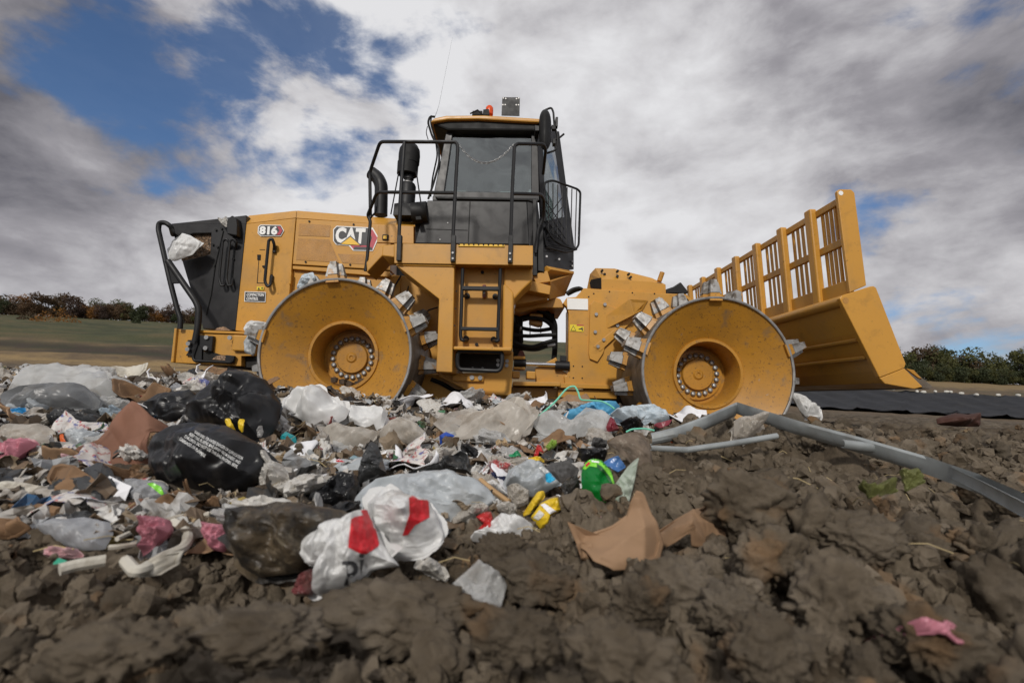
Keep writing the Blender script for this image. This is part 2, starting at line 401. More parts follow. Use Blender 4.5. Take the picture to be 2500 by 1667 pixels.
def a1(c, x, y, Y): p = c((x, y))[0]; return at(p[0], p[1], Y)

# ------------------------------------------------------------------ ground: one sheet from under the lens to beyond the horizon
def trash_mask(x, y):
    d = np.maximum(y, .05); u = x / d
    w = 0.16 * perlin(p2(x, y, 2.3)) + .07 * perlin(p2(x, y, 7.0, 3))
    yb = ip(u, [-2, -1, -.45, -.3, 0, .12, .25, .4], [1.18, 1.22, 1.22, 1.30, 1.42, 1.5, 1.75, 2.4])
    ur = ip(y, [1.2, 1.6, 2.2, 3, 3.6, 4.3, 5, 7], [.16, .20, .20, .27, .42, .52, .52, .45])
    back = ip(u, [-1.6, -.8, -.5, -.3, .5], [4.5, 4.4, 4.6, 7.0, 7.2])
    k = np.clip((y - yb + w) / .12, 0, 1) * np.clip((ur - u + w * .35) / .05, 0, 1) * np.clip((back - y + w) / .3, 0, 1)
    return np.where(y > .2, k, 0)
def rough(x, y, tm):
    """lumps of the broken soil, flattened under the trash and fading with distance"""
    d = np.hypot(x, y)
    wx = x + .07 * perlin(p2(x, y, 4.0, 5)) + .035 * perlin(p2(x, y, 13, 8)); wy = y + .07 * perlin(p2(x, y, 4.0, 9)) + .035 * perlin(p2(x, y, 13, 2))
    heap = np.clip((x / np.maximum(d, .3) + .10) / .35, 0, 1)
    a = clodfield(wx, wy, .26, 3) * (.15 + .35 * heap) + clodfield(wx + 3, wy, .12, 11) * (.30 + .25 * heap) + clodfield(wx, wy + 5, .055, 29) * .22 + clodfield(wx + 1, wy + 2, .026, 57) * .25
    b = .055 * fbm(p2(x, y, 2.6, 1), 6, .62) + .024 * fbm(p2(x, y, 14, 4), 5, .68) - .03 * np.clip(fbm(p2(x, y, 5.5, 2), 3, .6, True) - .25, 0, 1)
    fade = np.clip(1.25 - d / 13, .0, 1)
    left = np.clip((-x / np.maximum(d, .3) + .1) / .4, 0, 1)
    amp = (1 - .40 * left)
    dirt = (a * amp + b) * fade
    tr = .045 * fbm(p2(x, y, 3.2, 6), 4, .55) + .02 * fbm(p2(x, y, 14, 2), 3)
    farr = .25 * fbm(p2(x, y, .12, 3), 4) * np.clip((d - 12) / 30, 0, 1) + .03 * fbm(p2(x, y, 1.2, 7), 3) * np.clip((d - 6) / 6, 0, 1)
    return dirt * (1 - tm) + (tr + .03) * tm * np.clip(1.2 - d / 13, 0, 1) + farr
def build_ground():
    aF = np.linspace(R(-60), R(60), 640); aB = np.linspace(R(60), R(300), 62)[1:-1]
    A = np.concatenate([aF, aB]); nA = len(A)
    Rr = np.concatenate([np.geomspace(.16, 12, 390), np.geomspace(12, 6000, 120)[1:]]); nR = len(Rr)
    rr, aa = np.meshgrid(Rr, A, indexing='ij'); x = (rr * np.sin(aa)).ravel(); y = (rr * np.cos(aa)).ravel()
    tm = trash_mask(x, y)
    z = ground(x, y) + rough(x, y, tm) * np.clip((np.hypot(x, y) - .2) / .3, 0, 1)
    V = np.stack([x, y, z], 1); V = np.vstack([V, [[0, 0, gz(0, 0)]]])
    i = np.arange(nR - 1)[:, None] * nA; j = np.arange(nA)[None, :]; j2 = (j + 1) % nA
    F = np.stack([i + j, i + nA + j, i + nA + j2, i + j2], -1).reshape(-1, 4)
    F = F[:, ::-1]
    me = mesh_np('ground', V, F)
    bm = bmesh.new(); bm.from_mesh(me); bm.verts.ensure_lookup_table()
    c = bm.verts[nR * nA]
    for k in range(nA): bm.faces.new((bm.verts[k], bm.verts[(k + 1) % nA], c))
    bmesh.ops.recalc_face_normals(bm, faces=bm.faces); bm.to_mesh(me); bm.free()
    if me.polygons[1000].normal.z < 0: me.flip_normals()
    # what grows or lies where: soil colour by zone
    x = np.append(x, 0); y = np.append(y, 0); tm = np.append(tm, 0); d = np.maximum(y, .55 * np.hypot(x, y)); u = x / np.maximum(d, .05)
    n = fbm(p2(x, y, .35, 2), 4); nf = fbm(p2(x * .35, y, 1.0, 5), 4); ns = fbm(p2(x, y, 6, 1), 3)
    soil = np.array([.070, .053, .036]); grey = np.array([.126, .103, .076])
    c = soil + (grey - soil) * np.clip(.5 + ns * .9, 0, 1)[:, None]
    far = np.array([.115, .083, .052]); straw = np.array([.27, .19, .09]); grass = np.array([.064, .068, .030]); scrub = np.array([.05, .036, .026])
    def lay(c, col, k): return c + (col - c) * np.clip(k, 0, 1)[:, None]
    left = np.clip((.5 - u) / .2, 0, 1)
    c = lay(c, far, (d - 9) / 4)
    c = lay(c, straw, (np.clip(1 - np.abs(d - 15.5) / 4.5, 0, 1) * 1.1 + .9 * nf) * left * (d > 9))
    c = lay(c, scrub, (np.clip(1 - np.abs(d - 23) / 5, 0, 1) * 1.5 + .6 * n) * left * (d > 16))
    c = lay(c, grass, ((d - 27) / 4 + n * .9) * left * (d > 20))
    n5 = fbm(p2(x*.5, y, .25, 9), 5, .6); c = lay(c, np.array([.11, .085, .04]), np.clip(n5*1.6, 0, .75) * left * (d > 20)); c = lay(c, np.array([.035, .04, .018]), np.clip(-n5*1.5, 0, .7) * left * (d > 20))
    c = lay(c, grass * .8, np.clip(1.3 * nf, 0, 1) * (1 - left) * (d > 24))
    c = lay(c, straw * .8, np.clip((d - 55) / 20 + nf * 1.5, 0, .8) * (1 - left) * (d > 40))
    c = lay(c, np.array([.06, .05, .042]), tm * .85)
    ca = me.color_attributes.new('soil', 'FLOAT_COLOR', 'POINT')
    ca.data.foreach_set('color', np.concatenate([c, np.ones((len(c), 1))], 1).astype(np.float32).ravel())
    mt, t, b, o = newmat('broken_soil')
    at_ = t.nodes.new('ShaderNodeAttribute'); at_.attribute_name = 'soil'
    tcn = t.nodes.new('ShaderNodeTexCoord'); v = tcn.outputs['Object']
    f = tnoise(t, v, 9, 8, .65); f2 = tnoise(t, v, 70, 5, .7)
    k = tmix(t, tramp(t, f, .3, .7), (.62, .60, .57), (1.28, 1.26, 1.24)); k2 = tmix(t, tramp(t, f2, .3, .7), (.72, .72, .70), (1.25, 1.25, 1.25))
    def mul(a, bq):
        n = t.nodes.new('ShaderNodeMix'); n.data_type = 'RGBA'; n.blend_type = 'MULTIPLY'; n.inputs['Factor'].default_value = 1
        t.links.new(a, n.inputs['A']); t.links.new(bq, n.inputs['B']); return n.outputs['Result']
    t.links.new(mul(mul(at_.outputs['Color'], k), k2), b.inputs['Base Color']); b.inputs['Roughness'].default_value = .92; b.inputs['Specular IOR Level'].default_value = .2
    bn = t.nodes.new('ShaderNodeBump'); bn.inputs['Strength'].default_value = .55; bn.inputs['Distance'].default_value = .012
    t.links.new(tnoise(t, v, 55, 8, .7), bn.inputs['Height']); t.links.new(bn.outputs[0], b.inputs['Normal'])
    me.materials.append(mt)
    o = link(bpy.data.objects.new('ground', me)); tag(o, 'brown broken soil rising to grassy fields behind the trash', None, None, 'structure')
    return o
ground_ob = build_ground()

# black liner sheet on the bank at the right, with small sandbags along its upper edge
def liner():
    mt = pmat('liner_sheet', (.014, .015, .018), .75, var=.25, vscale=.8, dirt=[((.045, .04, .036), .5, .75, 1.2, .4)], spec=.25)
    us = np.linspace(.50, 1.5, 120); ds = np.linspace(14.6, 22.3, 22); V = []
    for d in ds:
        for u in us:
            dd = d + (0 if 15 < d < 22 else .5 * math.sin(u * 37)) - .6 * max(0, .62 - u) * 8
            s = (u * 60) % 6.0; rib = .05 if s < .35 else 0
            V.append((u * dd, dd, gz(u * dd, dd) + .08 + rib + .03 * math.sin(u * 90 + d * 3)))
    n = len(us); F = [(i*n+j, i*n+j+1, (i+1)*n+j+1, (i+1)*n+j) for i in range(len(ds)-1) for j in range(n-1)]
    me = mesh_np('liner', V, F); me.materials.append(mt)
    o = link(bpy.data.objects.new('liner_sheet', me)); so = o.modifiers.new('thick', 'SOLIDIFY'); so.thickness = .02
    tag(o, 'black liner sheet lying on the bank beyond the soil at right', 'liner')
    mb = MB(); mb.lathe([(0, -.10), (.05, -.08), (.065, 0), (.05, .08), (0, .10)], (0, 0, 0), 10, 'X')
    sm = mb.mesh('sandbag', pmat('sandbag_cloth', (.55, .53, .48), .8))
    sb = []
    for k, u in enumerate([.60, .655, .70, .735, .748, .775, .825, .838, .862, .885, .893, .915, .945, .99, 1.03]):
        d = 21.9 + .3 * math.sin(k * 5.1); s = link(bpy.data.objects.new('sandbag', sm)); s.location = (u*d, d, gz(u*d, d) + .15); s.rotation_euler = (0, 0, k * 1.7)
        tag(s, 'small pale sandbag weighing down the upper edge of the black liner', 'sandbag', 'sandbags along the liner edge'); sb.append(s)
    count_off(sb, 'small pale sandbag on the black liner upper edge, %s from the left')
liner()

# ------------------------------------------------------------------ trees on the rise behind
FOL = {}
for nm, c in dict(rust=(.090, .050, .022), orange=(.21, .092, .016), green=(.040, .050, .018), olive=(.078, .080, .022), maroon=(.058, .034, .024), brown=(.085, .055, .028)).items():
    FOL[nm] = pmat('leaves_' + nm, c, .75, var=.3, vscale=.5, film=.3)
BARK = pmat('bark', (.075, .06, .048), .9, var=.3)
def crown_mesh(seed, h, w, n, gappy):
    r = np.random.default_rng(seed); nb = 13
    cs = np.stack([r.normal(0, w*.26, nb), r.normal(0, w*.26, nb), h*(.10 + .76 * r.random(nb))], 1); rs = w * (.17 + .13 * r.random(nb))
    V = []; F = []
    for k in range(n):
        b = r.integers(nb); v = r.normal(size=3); v /= np.linalg.norm(v); p = cs[b] + v * rs[b] * (.55 + .5 * r.random()) * np.array([1.1, 1.1, .85])
        if gappy and perlin(np.array([p * .9 + seed]))[0] > .22: continue
        s = .13 + .24 * r.random(); a = r.normal(size=3); a /= np.linalg.norm(a); bb = np.cross(a, r.normal(size=3)); bb /= np.linalg.norm(bb)
        i = len(V); V += [p - a*s, p + bb*s*.7, p + a*s, p - bb*s*.7]; F.append((i, i+1, i+2, i+3))
    return mesh_np('crown', V, F, False), cs
def trunk_mesh(h, cs, seed):
    mb = MB(); r = random.Random(seed); lean = r.uniform(-.05, .05) * h
    mb.tube([(0, 0, -.6), (lean*.3, 0, h*.25), (lean, 0, h*.55), (lean, .1, h*.8)], [h*.026, h*.022, h*.014, h*.006], 6)
    for c in cs[:6]: mb.tube([(lean*.5, 0, h*.33), ((c[0]+lean*.5)*.5, c[1]*.5, (c[2]+h*.36)*.5), tuple(c)], [h*.012, h*.008, h*.003], 5)
    return mb.mesh('trunk', BARK)
TREES = []
for k, (h, w, n, g) in enumerate([(8.5, 7.5, 1300, 0), (9.5, 6.5, 1200, 1), (7.5, 8.0, 1300, 0), (10, 7.0, 1100, 1), (6.0, 6.5, 1000, 0), (9, 9, 1500, 1)]):
    cm, cs = crown_mesh(40 + k, h, w, int(n*2.1), g); TREES.append((cm, trunk_mesh(h, cs, k)))
TEXT = dict(rust='rust brown autumn tree', orange='orange autumn tree', green='dark green tree', olive='olive green tree', maroon='dark maroon tree', brown='thin brown half bare tree')
def tree(u, d, kind, col, s, where, group):
    cm, tr = TREES[kind]; root = link(bpy.data.objects.new('tree', None)); x, y = u*d, d
    root.location = (x, y, gz(x, y)); root.scale = (s, s, s); root.rotation_euler = (0, 0, random.uniform(0, 6.28))
    c = bpy.data.objects.new('crown', cm); link(c, root)
    if not cm.materials: cm.materials.append(FOL['green'])
    c.material_slots[0].link = 'OBJECT'; c.material_slots[0].material = FOL[col]
    link(bpy.data.objects.new('trunk', tr), root)
    tag(root, TEXT[col] + ' ' + where, 'tree', group + ', ' + col)
rt = random.Random(5)
seq = ['rust', 'maroon', 'orange', 'green', 'rust', 'brown', 'olive', 'rust', 'green', 'orange', 'maroon', 'olive', 'rust', 'brown', 'orange', 'olive', 'green']
for k in range(36):
    u = -1.12 + k * .0155; tree(u, 150 + rt.uniform(-4, 10), rt.randrange(6), seq[(k*5 + k//7) % len(seq)] if k % 3 else rt.choice(['rust', 'brown', 'maroon', 'green']), rt.uniform(.48, .82) * (1 if u < -.75 else .8), 'in the treeline on the hill at far left', 'trees on the left hill')
for k in range(24):
    u = -1.12 + k * .023; tree(u, 168 + rt.uniform(-3, 6), rt.randrange(6), rt.choice(['green', 'brown', 'olive', 'rust']), rt.uniform(.55, .85), 'in the treeline on the hill at far left', 'trees on the left hill')
for k in range(10):
    tree(-.55 + k*.06, 165 + rt.uniform(-5, 5), rt.randrange(6), rt.choice(['olive', 'green', 'brown']), rt.uniform(.5, .7), 'on the hill crest behind the compactor', 'trees behind the compactor')
for k in range(22):
    u = .67 + k * .0185; tree(u, 148 + rt.uniform(-4, 6), rt.randrange(6), ['olive', 'green', 'olive', 'green', 'brown'][k % 5], rt.uniform(.95, 1.3), 'in the grove beyond the liner at far right', 'trees at the far right')
for k in range(14):
    u = .77 + k * .023; tree(u, 138 + rt.uniform(-2, 2), [4, 2, 0][k % 3], ['green', 'olive'][k % 2], rt.uniform(.55, .8), 'low at the edge of the grove beyond the liner', 'bushy trees at the far right')
bpy.context.view_layer.update(); fam = {}
for o in COL.objects:
    if o.name.startswith('tree'): fam.setdefault(o['group'], []).append(o)
for g_, os_ in fam.items(): count_off(os_, TEXT[g_.split(', ')[1]].replace('tree', '').strip() + ' tree, %s such from left, ' + {'trees on the left hill': 'in the hill treeline', 'trees behind the compactor': 'behind the compactor', 'trees at the far right': 'in the grove at right', 'bushy trees at the far right': 'low before the grove'}[g_.split(', ')[0]])
def shrub(u, d, w, h, col, label):
    r = np.random.default_rng(int(d*7)); V = []; F = []
    for k in range(420):
        a = r.random()*6.28; q = math.sqrt(r.random()); p = np.array([math.cos(a)*q*w/2, math.sin(a)*q*w/3, h*(1-q*q)*r.random()])
        s = .07 + .11*r.random(); e = r.normal(size=3); e /= np.linalg.norm(e); f = np.cross(e, r.normal(size=3)); f /= np.linalg.norm(f)
        i = len(V); V += [p-e*s, p+f*s, p+e*s, p-f*s]; F.append((i, i+1, i+2, i+3))
    me = mesh_np('shrub', V, F, False); me.materials.append(FOL[col]); o = link(bpy.data.objects.new('shrub', me)); o.location = (u*d, d, gz(u*d, d)); tag(o, label, 'shrub')
shrub(-.93, 80, 7.5, 2.6, 'orange', 'wide orange shrub standing alone on the green field at left')
shrub(-.985, 95, 4.5, 1.6, 'brown', 'small brown shrub on the field left of the orange shrub')
shrub(-.768, 120, 2.2, 2.0, 'green', 'small dark green bush on the green field under the orange tree')

# ------------------------------------------------------------------ the compactor
YW, YC = 4.18, 5.83
PR = at(816, 866, YW); PF = at(1755, 905, YW); ZW = (PR.z + PF.z) / 2
ROOT = link(bpy.data.objects.new('landfill_compactor', None)); ROOT.location = (.2, YC, ZW - .65)
tag(ROOT, 'big yellow landfill compactor with spiked steel drum wheels and a grated blade', 'compactor')
Y_, K_, S_ = M['yellow'], M['black'], M['satin']
SPLIT = dict(hitch='hitch_plate', frame_hose='hose', steering_cylinder='cylinder_barrel', tow_plate='tow_plate', hydraulic_hoses='hose', panel_bolts='panel_bolt', bracket_bolts='bolt', frame_bolts='bolt', cowl_bolts='cowl_bolt', hose_fittings='hose_fitting', handle_foot='handle_foot', precleaner_struts='strut', railing_socket='railing_socket', guard_bars='guard_bar', guard_bracket='guard_bracket', hitch_arm='hitch_arm', cab_hoses='hose', pillar_bolts='bolt', socket_bolts='bolt', work_lamp='work_lamp', ladder_standoff='standoff', interior_pillar='interior_pillar', rear_guard='guard_bar', mirror_arm='mirror_arm', debris_lump='debris_lump', plate_holes='plate_hole', frame_holes='plate_hole', tread_studs='tread_stud', panel_rivets='rivet', joint_backing='joint_backing', lodged_litter='lodged_litter', cable_bundle='cable')
def part(name, mats, build, parent=None, bevel=.006, label=None):
    mb = MB(); build(mb)
    if name in SPLIT:
        par = list(range(len(mb.V)))
        def fd(i):
            while par[i] != i: par[i] = par[par[i]]; i = par[i]
            return i
        for f in mb.F:
            for i in f[1:]: par[fd(i)] = fd(f[0])
        isl = {}
        for f, sm in zip(mb.F, mb.S): isl.setdefault(fd(f[0]), []).append((f, sm))
        for fs in isl.values():
            b = MB(); ids = sorted({i for f, _ in fs for i in f}); q = {i: k for k, i in enumerate(ids)}; b.V = [mb.V[i] for i in ids]
            b.F = [tuple(q[i] for i in f) for f, _ in fs]; b.M = [0]*len(fs); b.S = [sm for _, sm in fs]; o = b.obj(SPLIT[name], mats, parent or ROOT, bevel)
        return o
    o = mb.obj(name, mats, parent or ROOT, bevel)
    if label: o['label'] = label
    return o
def discs(mb, c, pts, Y, r=.012, h=.012, n=10):
    for x, y in pts:
        p = a1(c, x, y, Y); mb.lathe([(r, 0), (r, -h)], (p.x, Y, p.z), n)
def path(c, pts, Y): return [tuple(a1(c, p[0], p[1], p[2] if len(p) > 2 else Y)) for p in pts]

# --- wheels
def tooth_mesh():
    mb = MB()
    def ring(tx, ax, z): return [(-tx, -ax, z), (tx, -ax, z), (tx, ax, z), (-tx, ax, z)]
    for (b, mid, top) in (((.100, .050), (.080, .036), (.060, .022)), ((.056, .118), (.040, .096), (.026, .074))):
        mb.mi = 0; mb.loft([ring(*b, -.03), ring(*mid, .042)]); mb.mi = 1; mb.loft([ring(*mid, .0425), ring(mid[0]*1.05, mid[1]*1.05, .048), ring(*top, .155 if b[0] > .06 else .168)])
    return mb.mesh('tooth', [M['drum'], M['steel']])
TOOTH = tooth_mesh()
mbb = MB(); mbb.lathe([(.0235, .005), (.0235, -.016), (.016, -.026), (0, -.026)], (0, 0, 0), 12); BOLT = mbb.mesh('bolt', M['bolt'])
def wheel(cx, a0, sg, far=False):
    f = -1 if far else 1; y0 = (2*YC - YW) if far else YW
    def L(mb, prof): mb.lathe([(r, h*f) for r, h in prof], (cx, y0, ZW), 96, caps=False)
    body = part('wheel', M['drum'], lambda mb: L(mb, [(.634, .020), (.618, .030), (.318, .235), (.312, .218), (.288, .218), (.280, .24), (.272, .52)]), bevel=0)
    sh = part('drum_shell', M['shell'], lambda mb: L(mb, [(.650, .026), (.650, 1.02), (.58, 1.02), (.25, .9), (.0, .9)]), body, 0)
    part('rim', M['rim'], lambda mb: L(mb, [(.634, .024), (.634, .004), (.640, 0), (.650, 0), (.655, .005), (.655, .030), (.650, .030)]), body, 0)
    part('hub', M['drum'], lambda mb: L(mb, [(.276, .515), (.240, .515), (.236, .492), (.150, .492), (.147, .47), (.140, .462), (.05, .462), (.035, .448), (.02, .448), (.012, .458), (0, .458)]), body, 0)
    for k in range(20):
        a = 2*math.pi*k/20 + .1; o = link(bpy.data.objects.new('bolt', BOLT), body)
        o.location = Vector((cx + .184*math.cos(a), y0 + .492*f, ZW + .184*math.sin(a))) - ROOT.location - body.location
        if far: o.rotation_euler = (0, 0, math.pi)
    for row, h in enumerate((.115, .30, .50, .70, .90)):
        for i in range(5):
            a = R(a0 + 72*i + sg*22*row); o = link(bpy.data.objects.new('tooth', TOOTH), body)
            o.location = Vector((cx + .648*math.cos(a), y0 + h*f, ZW + .648*math.sin(a))) - ROOT.location - body.location
            o.rotation_euler = (0, math.pi/2 - a, 0)
    return body
wheel(PR.x, 25, 1); wheel(PF.x, 92, -1)
wheel(PR.x, 50, 1, True); wheel(PF.x, 60, -1, True)
part('debris_lump', pmat('debris_mud', (.07, .05, .035), .9, var=.5, vscale=30), lambda mb: [mb.lathe([(0, -.03), (.03, -.02), (.035, .02), (0, .03)], (PR.x - .10 + .035*k + .07*random.random(), YW + .34 + .04*(k % 3), ZW - .255 + .012*abs(k-3)), 7, 'Z') for k in range(7)], None, 0)

# --- engine hood
YH = 5.22; YHF = 2*YC - YH; YB = YH + .16
def strip(mb, c, a, b, a2, b2):     # roof chamfer between a line on the side and a line set further in
    P = [a1(c, *a, YH), a1(c, *b, YH), a1(c, *b2, YB), a1(c, *a2, YB)]
    Q = [Vector((p.x, 2*YC - p.y, p.z)) for p in P]
    mb.loft([[tuple(P[0]), tuple(P[3]), tuple(Q[3]), tuple(Q[0])], [tuple(P[1]), tuple(P[2]), tuple(Q[2]), tuple(Q[1])]])
part('engine_door', Y_, lambda mb: mb.pp(C1((860, 237), (1290, 187), (1232, 860), (1205, 1215), (764, 1165)), YH, YH + .3))
part('hood', Y_, lambda mb: (strip(mb, C1, (860, 235), (1290, 184), (878, 166), (1296, 122)), strip(mb, C1, (1294, 186), (2330, 262), (1300, 122), (2330, 205))))
part('side_panel', Y_, lambda mb: (mb.pp(C1((1296, 190), (2120, 245), (2110, 640), (1262, 588)), YH - .004, YH + .3),
                                   mb.pp(C1((1262, 600), (2110, 650), (2110, 700), (1262, 630)), YH + .012, YH + .3), mb.pp(C1((1240, 622), (2200, 690), (2200, 1250), (1225, 1250)), YH + .06, YHF - .06)))
part('hood_core', M['dark'], lambda mb: mb.pp(C1((880, 245), (2120, 250), (2120, 1150), (790, 1150)), YH + .3, YHF - .02), bevel=0)
for q in (((1320, 232), (1590, 250), (1584, 350), (1312, 338)), ((1310, 362), (1580, 372), (1668, 574), (1293, 550)), ((1655, 497), (1885, 506), (1885, 588), (1695, 576))):
    part('mesh_panel', M['mesh'], lambda mb: mb.pp(C1(*q), YH - .008, YH), bevel=0)
part('panel_bolts', M['rubber'], lambda mb: discs(mb, C1, [(1410, 218), (1795, 245), (1378, 570), (1765, 594)], YH - .003, .011, .01), bevel=0)
part('latch_panel', Y_, lambda mb: mb.pp(C2((208, 1072), (490, 1084), (490, 1225), (196, 1215)), YH - .016, YH - .004), bevel=.004)
part('latch', M['dark'], lambda mb: mb.pp(C2((240, 1150), (290, 1152), (288, 1198), (238, 1195)), YH - .03, YH - .016))
part('latch_plate', M['cat_yellow'], lambda mb: mb.pp(C2((248, 1160), (276, 1161), (274, 1188), (246, 1186)), YH - .034, YH - .030), bevel=.002)
# rear, black
def rear(mb):
    mb.pp(C1((200, 240), (862, 160), (858, 236), (764, 1165), (480, 1150), (455, 1000), (378, 820), (300, 560), (545, 500), (552, 318), (395, 322), (238, 390), (228, 330)), YH + .004, YHF)
part('rear_cowl', S_, rear, bevel=.01)
part('rear_top', S_, lambda mb: strip(mb, C1, (205, 238), (862, 236), (215, 236), (868, 168)), bevel=.004)
part('cooling_core', pmat('litter_clogged_core', (.19, .12, .07), .9, var=.7, vscale=40, dirt=[((.45, .40, .36), .58, .66, 60, .8), ((.02, .015, .01), .5, .6, 45, .9)], bump=(1, 60, .02)), lambda mb: mb.pp(C1((390, 310), (560, 310), (550, 510), (300, 560), (240, 400)), YH + .05, YH + .1), bevel=0)
part('rear_seams', M['rubber'], lambda mb: (mb.tube(path(C1, [(660, 300), (590, 600), (555, 850), (510, 1030)], YH), .006, 6), mb.tube(path(C1, [(768, 370), (745, 640), (735, 760)], YH), .005, 6), discs(mb, C1, [(598, 292), (648, 280), (572, 420), (612, 440), (752, 545), (585, 600)], YH, .012, .014)), bevel=0)
for dx in (0, 62):
    part('grab_handle', K_, lambda mb: mb.tube(path(C1, [(708+dx, 455, YH), (712+dx, 400, YH-.06), (690+dx, 368, YH-.07), (655+dx, 385, YH-.07), (622+dx, 715, YH-.07), (640+dx, 775, YH-.07), (668+dx, 770, YH-.06), (682+dx, 715, YH)], YH), .013, 8, .03), bevel=0)
part('grab_handle', K_, lambda mb: mb.tube(path(C1, [(1100, 485, YH), (1105, 420, YH-.07), (1085, 365, YH-.09), (1055, 380, YH-.09), (1020, 740, YH-.09), (1045, 785, YH-.09), (1070, 765, YH-.08), (1080, 685, YH)], YH), .0155, 10, .04), bevel=0)
part('handle_foot', K_, lambda mb: (mb.pp(C1((1088, 420), (1113, 420), (1110, 488), (1086, 486)), YH - .035, YH), mb.pp(C1((1062, 684), (1090, 684), (1082, 745), (1056, 742)), YH - .035, YH)))
part('rear_lamp', K_, lambda mb: (mb.pp(C1((700, 190), (735, 162), (770, 185), (778, 250), (775, 340), (690, 325), (688, 255)), YH - .10, YH + .05)), bevel=.01)
part('door_catch', M['dark'], lambda mb: (mb.pp(C1((955, 505), (985, 505), (983, 552), (955, 550)), YH - .006, YH), mb.pp(C1((975, 459), (1022, 459), (1022, 463), (975, 463)), YH - .004, YH), mb.pp(C1((966, 550), (970, 550), (956, 750), (951, 750)), YH - .004, YH),
     mb.pp(C1((951, 748), (1010, 750), (1010, 755), (951, 753)), YH - .004, YH), mb.pp(C1((998, 600), (1025, 598), (1025, 612), (998, 614)), YH - .02, YH)), bevel=0)
part('door_hinge', Y_, lambda mb: mb.pp(C1((1236, 655), (1252, 656), (1244, 762), (1228, 762)), YH - .02, YH + .01))
# guard bars and bumper at the back
YG = 4.98
part('rear_guard', K_, lambda mb: (mb.tube(path(C1, [(222, 330, YH), (205, 262, YG), (155, 226, YG), (102, 228, YG), (94, 285, YG), (205, 770, YG), (265, 1000, YG), (290, 1065, YG), (284, 1150, YG)], YG), .025, 12, .12),
     mb.tube(path(C1, [(178, 560), (420, 910), (448, 980), (438, 1140), (414, 1260)], YG - .02), .031, 12, .12)), bevel=0)
part('guard_gusset', K_, lambda mb: mb.pp(C1((168, 540), (222, 600), (292, 752), (190, 756)), YG - .012, YG + .012))
part('bumper', Y_, lambda mb: (mb.pp(C1((250, 1152), (455, 1162), (462, 1190), (870, 1200), (905, 1210), (905, 1385), (815, 1388), (815, 1475), (220, 1444)), 5.02, 6.64), mb.pp(C1((232, 1143), (254, 1145), (224, 1444), (200, 1441)), 4.99, 6.67)), bevel=.008)
part('bumper_underside', M['dark'], lambda mb: mb.pp(C1((815, 1392), (1000, 1392), (1000, 1490), (600, 1474), (815, 1474)), 5.1, 6.6), bevel=0)
part('bumper_ledge', Y_, lambda mb: mb.pp(C1((452, 1160), (880, 1178), (880, 1196), (455, 1182)), 5.0, 5.3), bevel=.003)
part('cover_box', Y_, lambda mb: mb.pp(C1((740, 1200), (868, 1206), (862, 1345), (732, 1340)), 4.97, 5.05), bevel=.015)
part('guard_bracket', K_, lambda mb: (mb.pp(C1((346, 1246), (430, 1244), (424, 1390), (330, 1382), (352, 1350)), 4.99, 5.02), mb.pp(C1((452, 1205), (570, 1212), (556, 1346), (486, 1340), (452, 1300)), 4.97, 5.02)))
part('tow_loop', K_, lambda mb: mb.tube(path(C1, [(455, 1215), (396, 1395), (408, 1428), (740, 1442), (754, 1385)], 4.98), .014, 8, .05), bevel=0)
part('tow_plate', K_, lambda mb: (mb.pp(C1((432, 1250), (478, 1206), (470, 1425), (400, 1420)), 4.985, 5.01), mb.pp(C1((680, 1375), (762, 1385), (752, 1446), (670, 1440)), 4.985, 5.01)))
part('bracket_bolts', M['bolt'], lambda mb: discs(mb, C1, [(520, 1225), (512, 1318), (362, 1280), (356, 1328), (722, 1228)], 4.97, .022, .02), bevel=0)
part('bumper_hole', M['dark'], lambda mb: mb.pp(C1((478, 1345), (556, 1348), (640, 1376), (690, 1380), (684, 1425), (474, 1418)), 5.008, 5.02), bevel=0)
part('lodged_litter', pmat('lodged_litter', (.30, .20, .13), .9, var=.7, vscale=50, bump=(1, 50, .02)), lambda mb: (mb.pp(C1((560, 1415), (600, 1385), (650, 1378), (690, 1395), (684, 1424)), 5.0, 5.01), mb.pp(C1((580, 1160), (610, 1140), (660, 1130), (700, 1155), (730, 1165)), 5.16, 5.2)), bevel=0)

# --- decals
YD = YH - .011
def decal(c, pts, Y, mat, name='decal', parent=None): return part(name, mat, lambda mb: mb.add([tuple(Vector((a1(c, x, y, Y).x, Y, a1(c, x, y, Y).z))) for x, y in pts], [tuple(range(len(pts)))]), parent, 0)
def words(c, body, p0, p1, top, Y, mat, fat=0.0, shear=0.0, name='lettering', parent=None):
    A, B, T = a1(c, *p0, Y), a1(c, *p1, Y), a1(c, *top, Y)
    return lettering(name, body, (A.x, A.z), (B.x, B.z), T.z - A.z, Y, mat, parent or ROOT, fat, shear)
d816 = decal(C1, [(962, 262), (985, 244), (1160, 248), (1188, 296), (1160, 345), (985, 345), (958, 320)], YD, M['white_print'], 'model_decal')
decal(C1, [(970, 264), (988, 250), (1158, 253), (1181, 296), (1157, 340), (988, 339), (966, 318)], YD - .002, M['black_print'], 'decal_ground', d816)
decal(C1, [(1128, 260), (1153, 261), (1174, 296), (1152, 333), (1122, 332), (1148, 296)], YD - .004, M['red_print'], 'decal_chevron', d816)
words(C1, '816', (970, 330), (1128, 334), (972, 254), YD - .006, M['white_print'], .055, 0, 'lettering', d816)
dcat = decal(C1, [(1615, 285), (1645, 255), (1960, 270), (2012, 358), (1960, 474), (1788, 470), (1752, 428), (1640, 418), (1615, 385)], YD, M['white_print'], 'maker_decal')
decal(C1, [(1905, 285), (1958, 288), (2000, 358), (1955, 464), (1795, 460), (1764, 425), (1930, 425), (1950, 360)], YD - .002, M['red_print'], 'decal_hexagon', dcat)
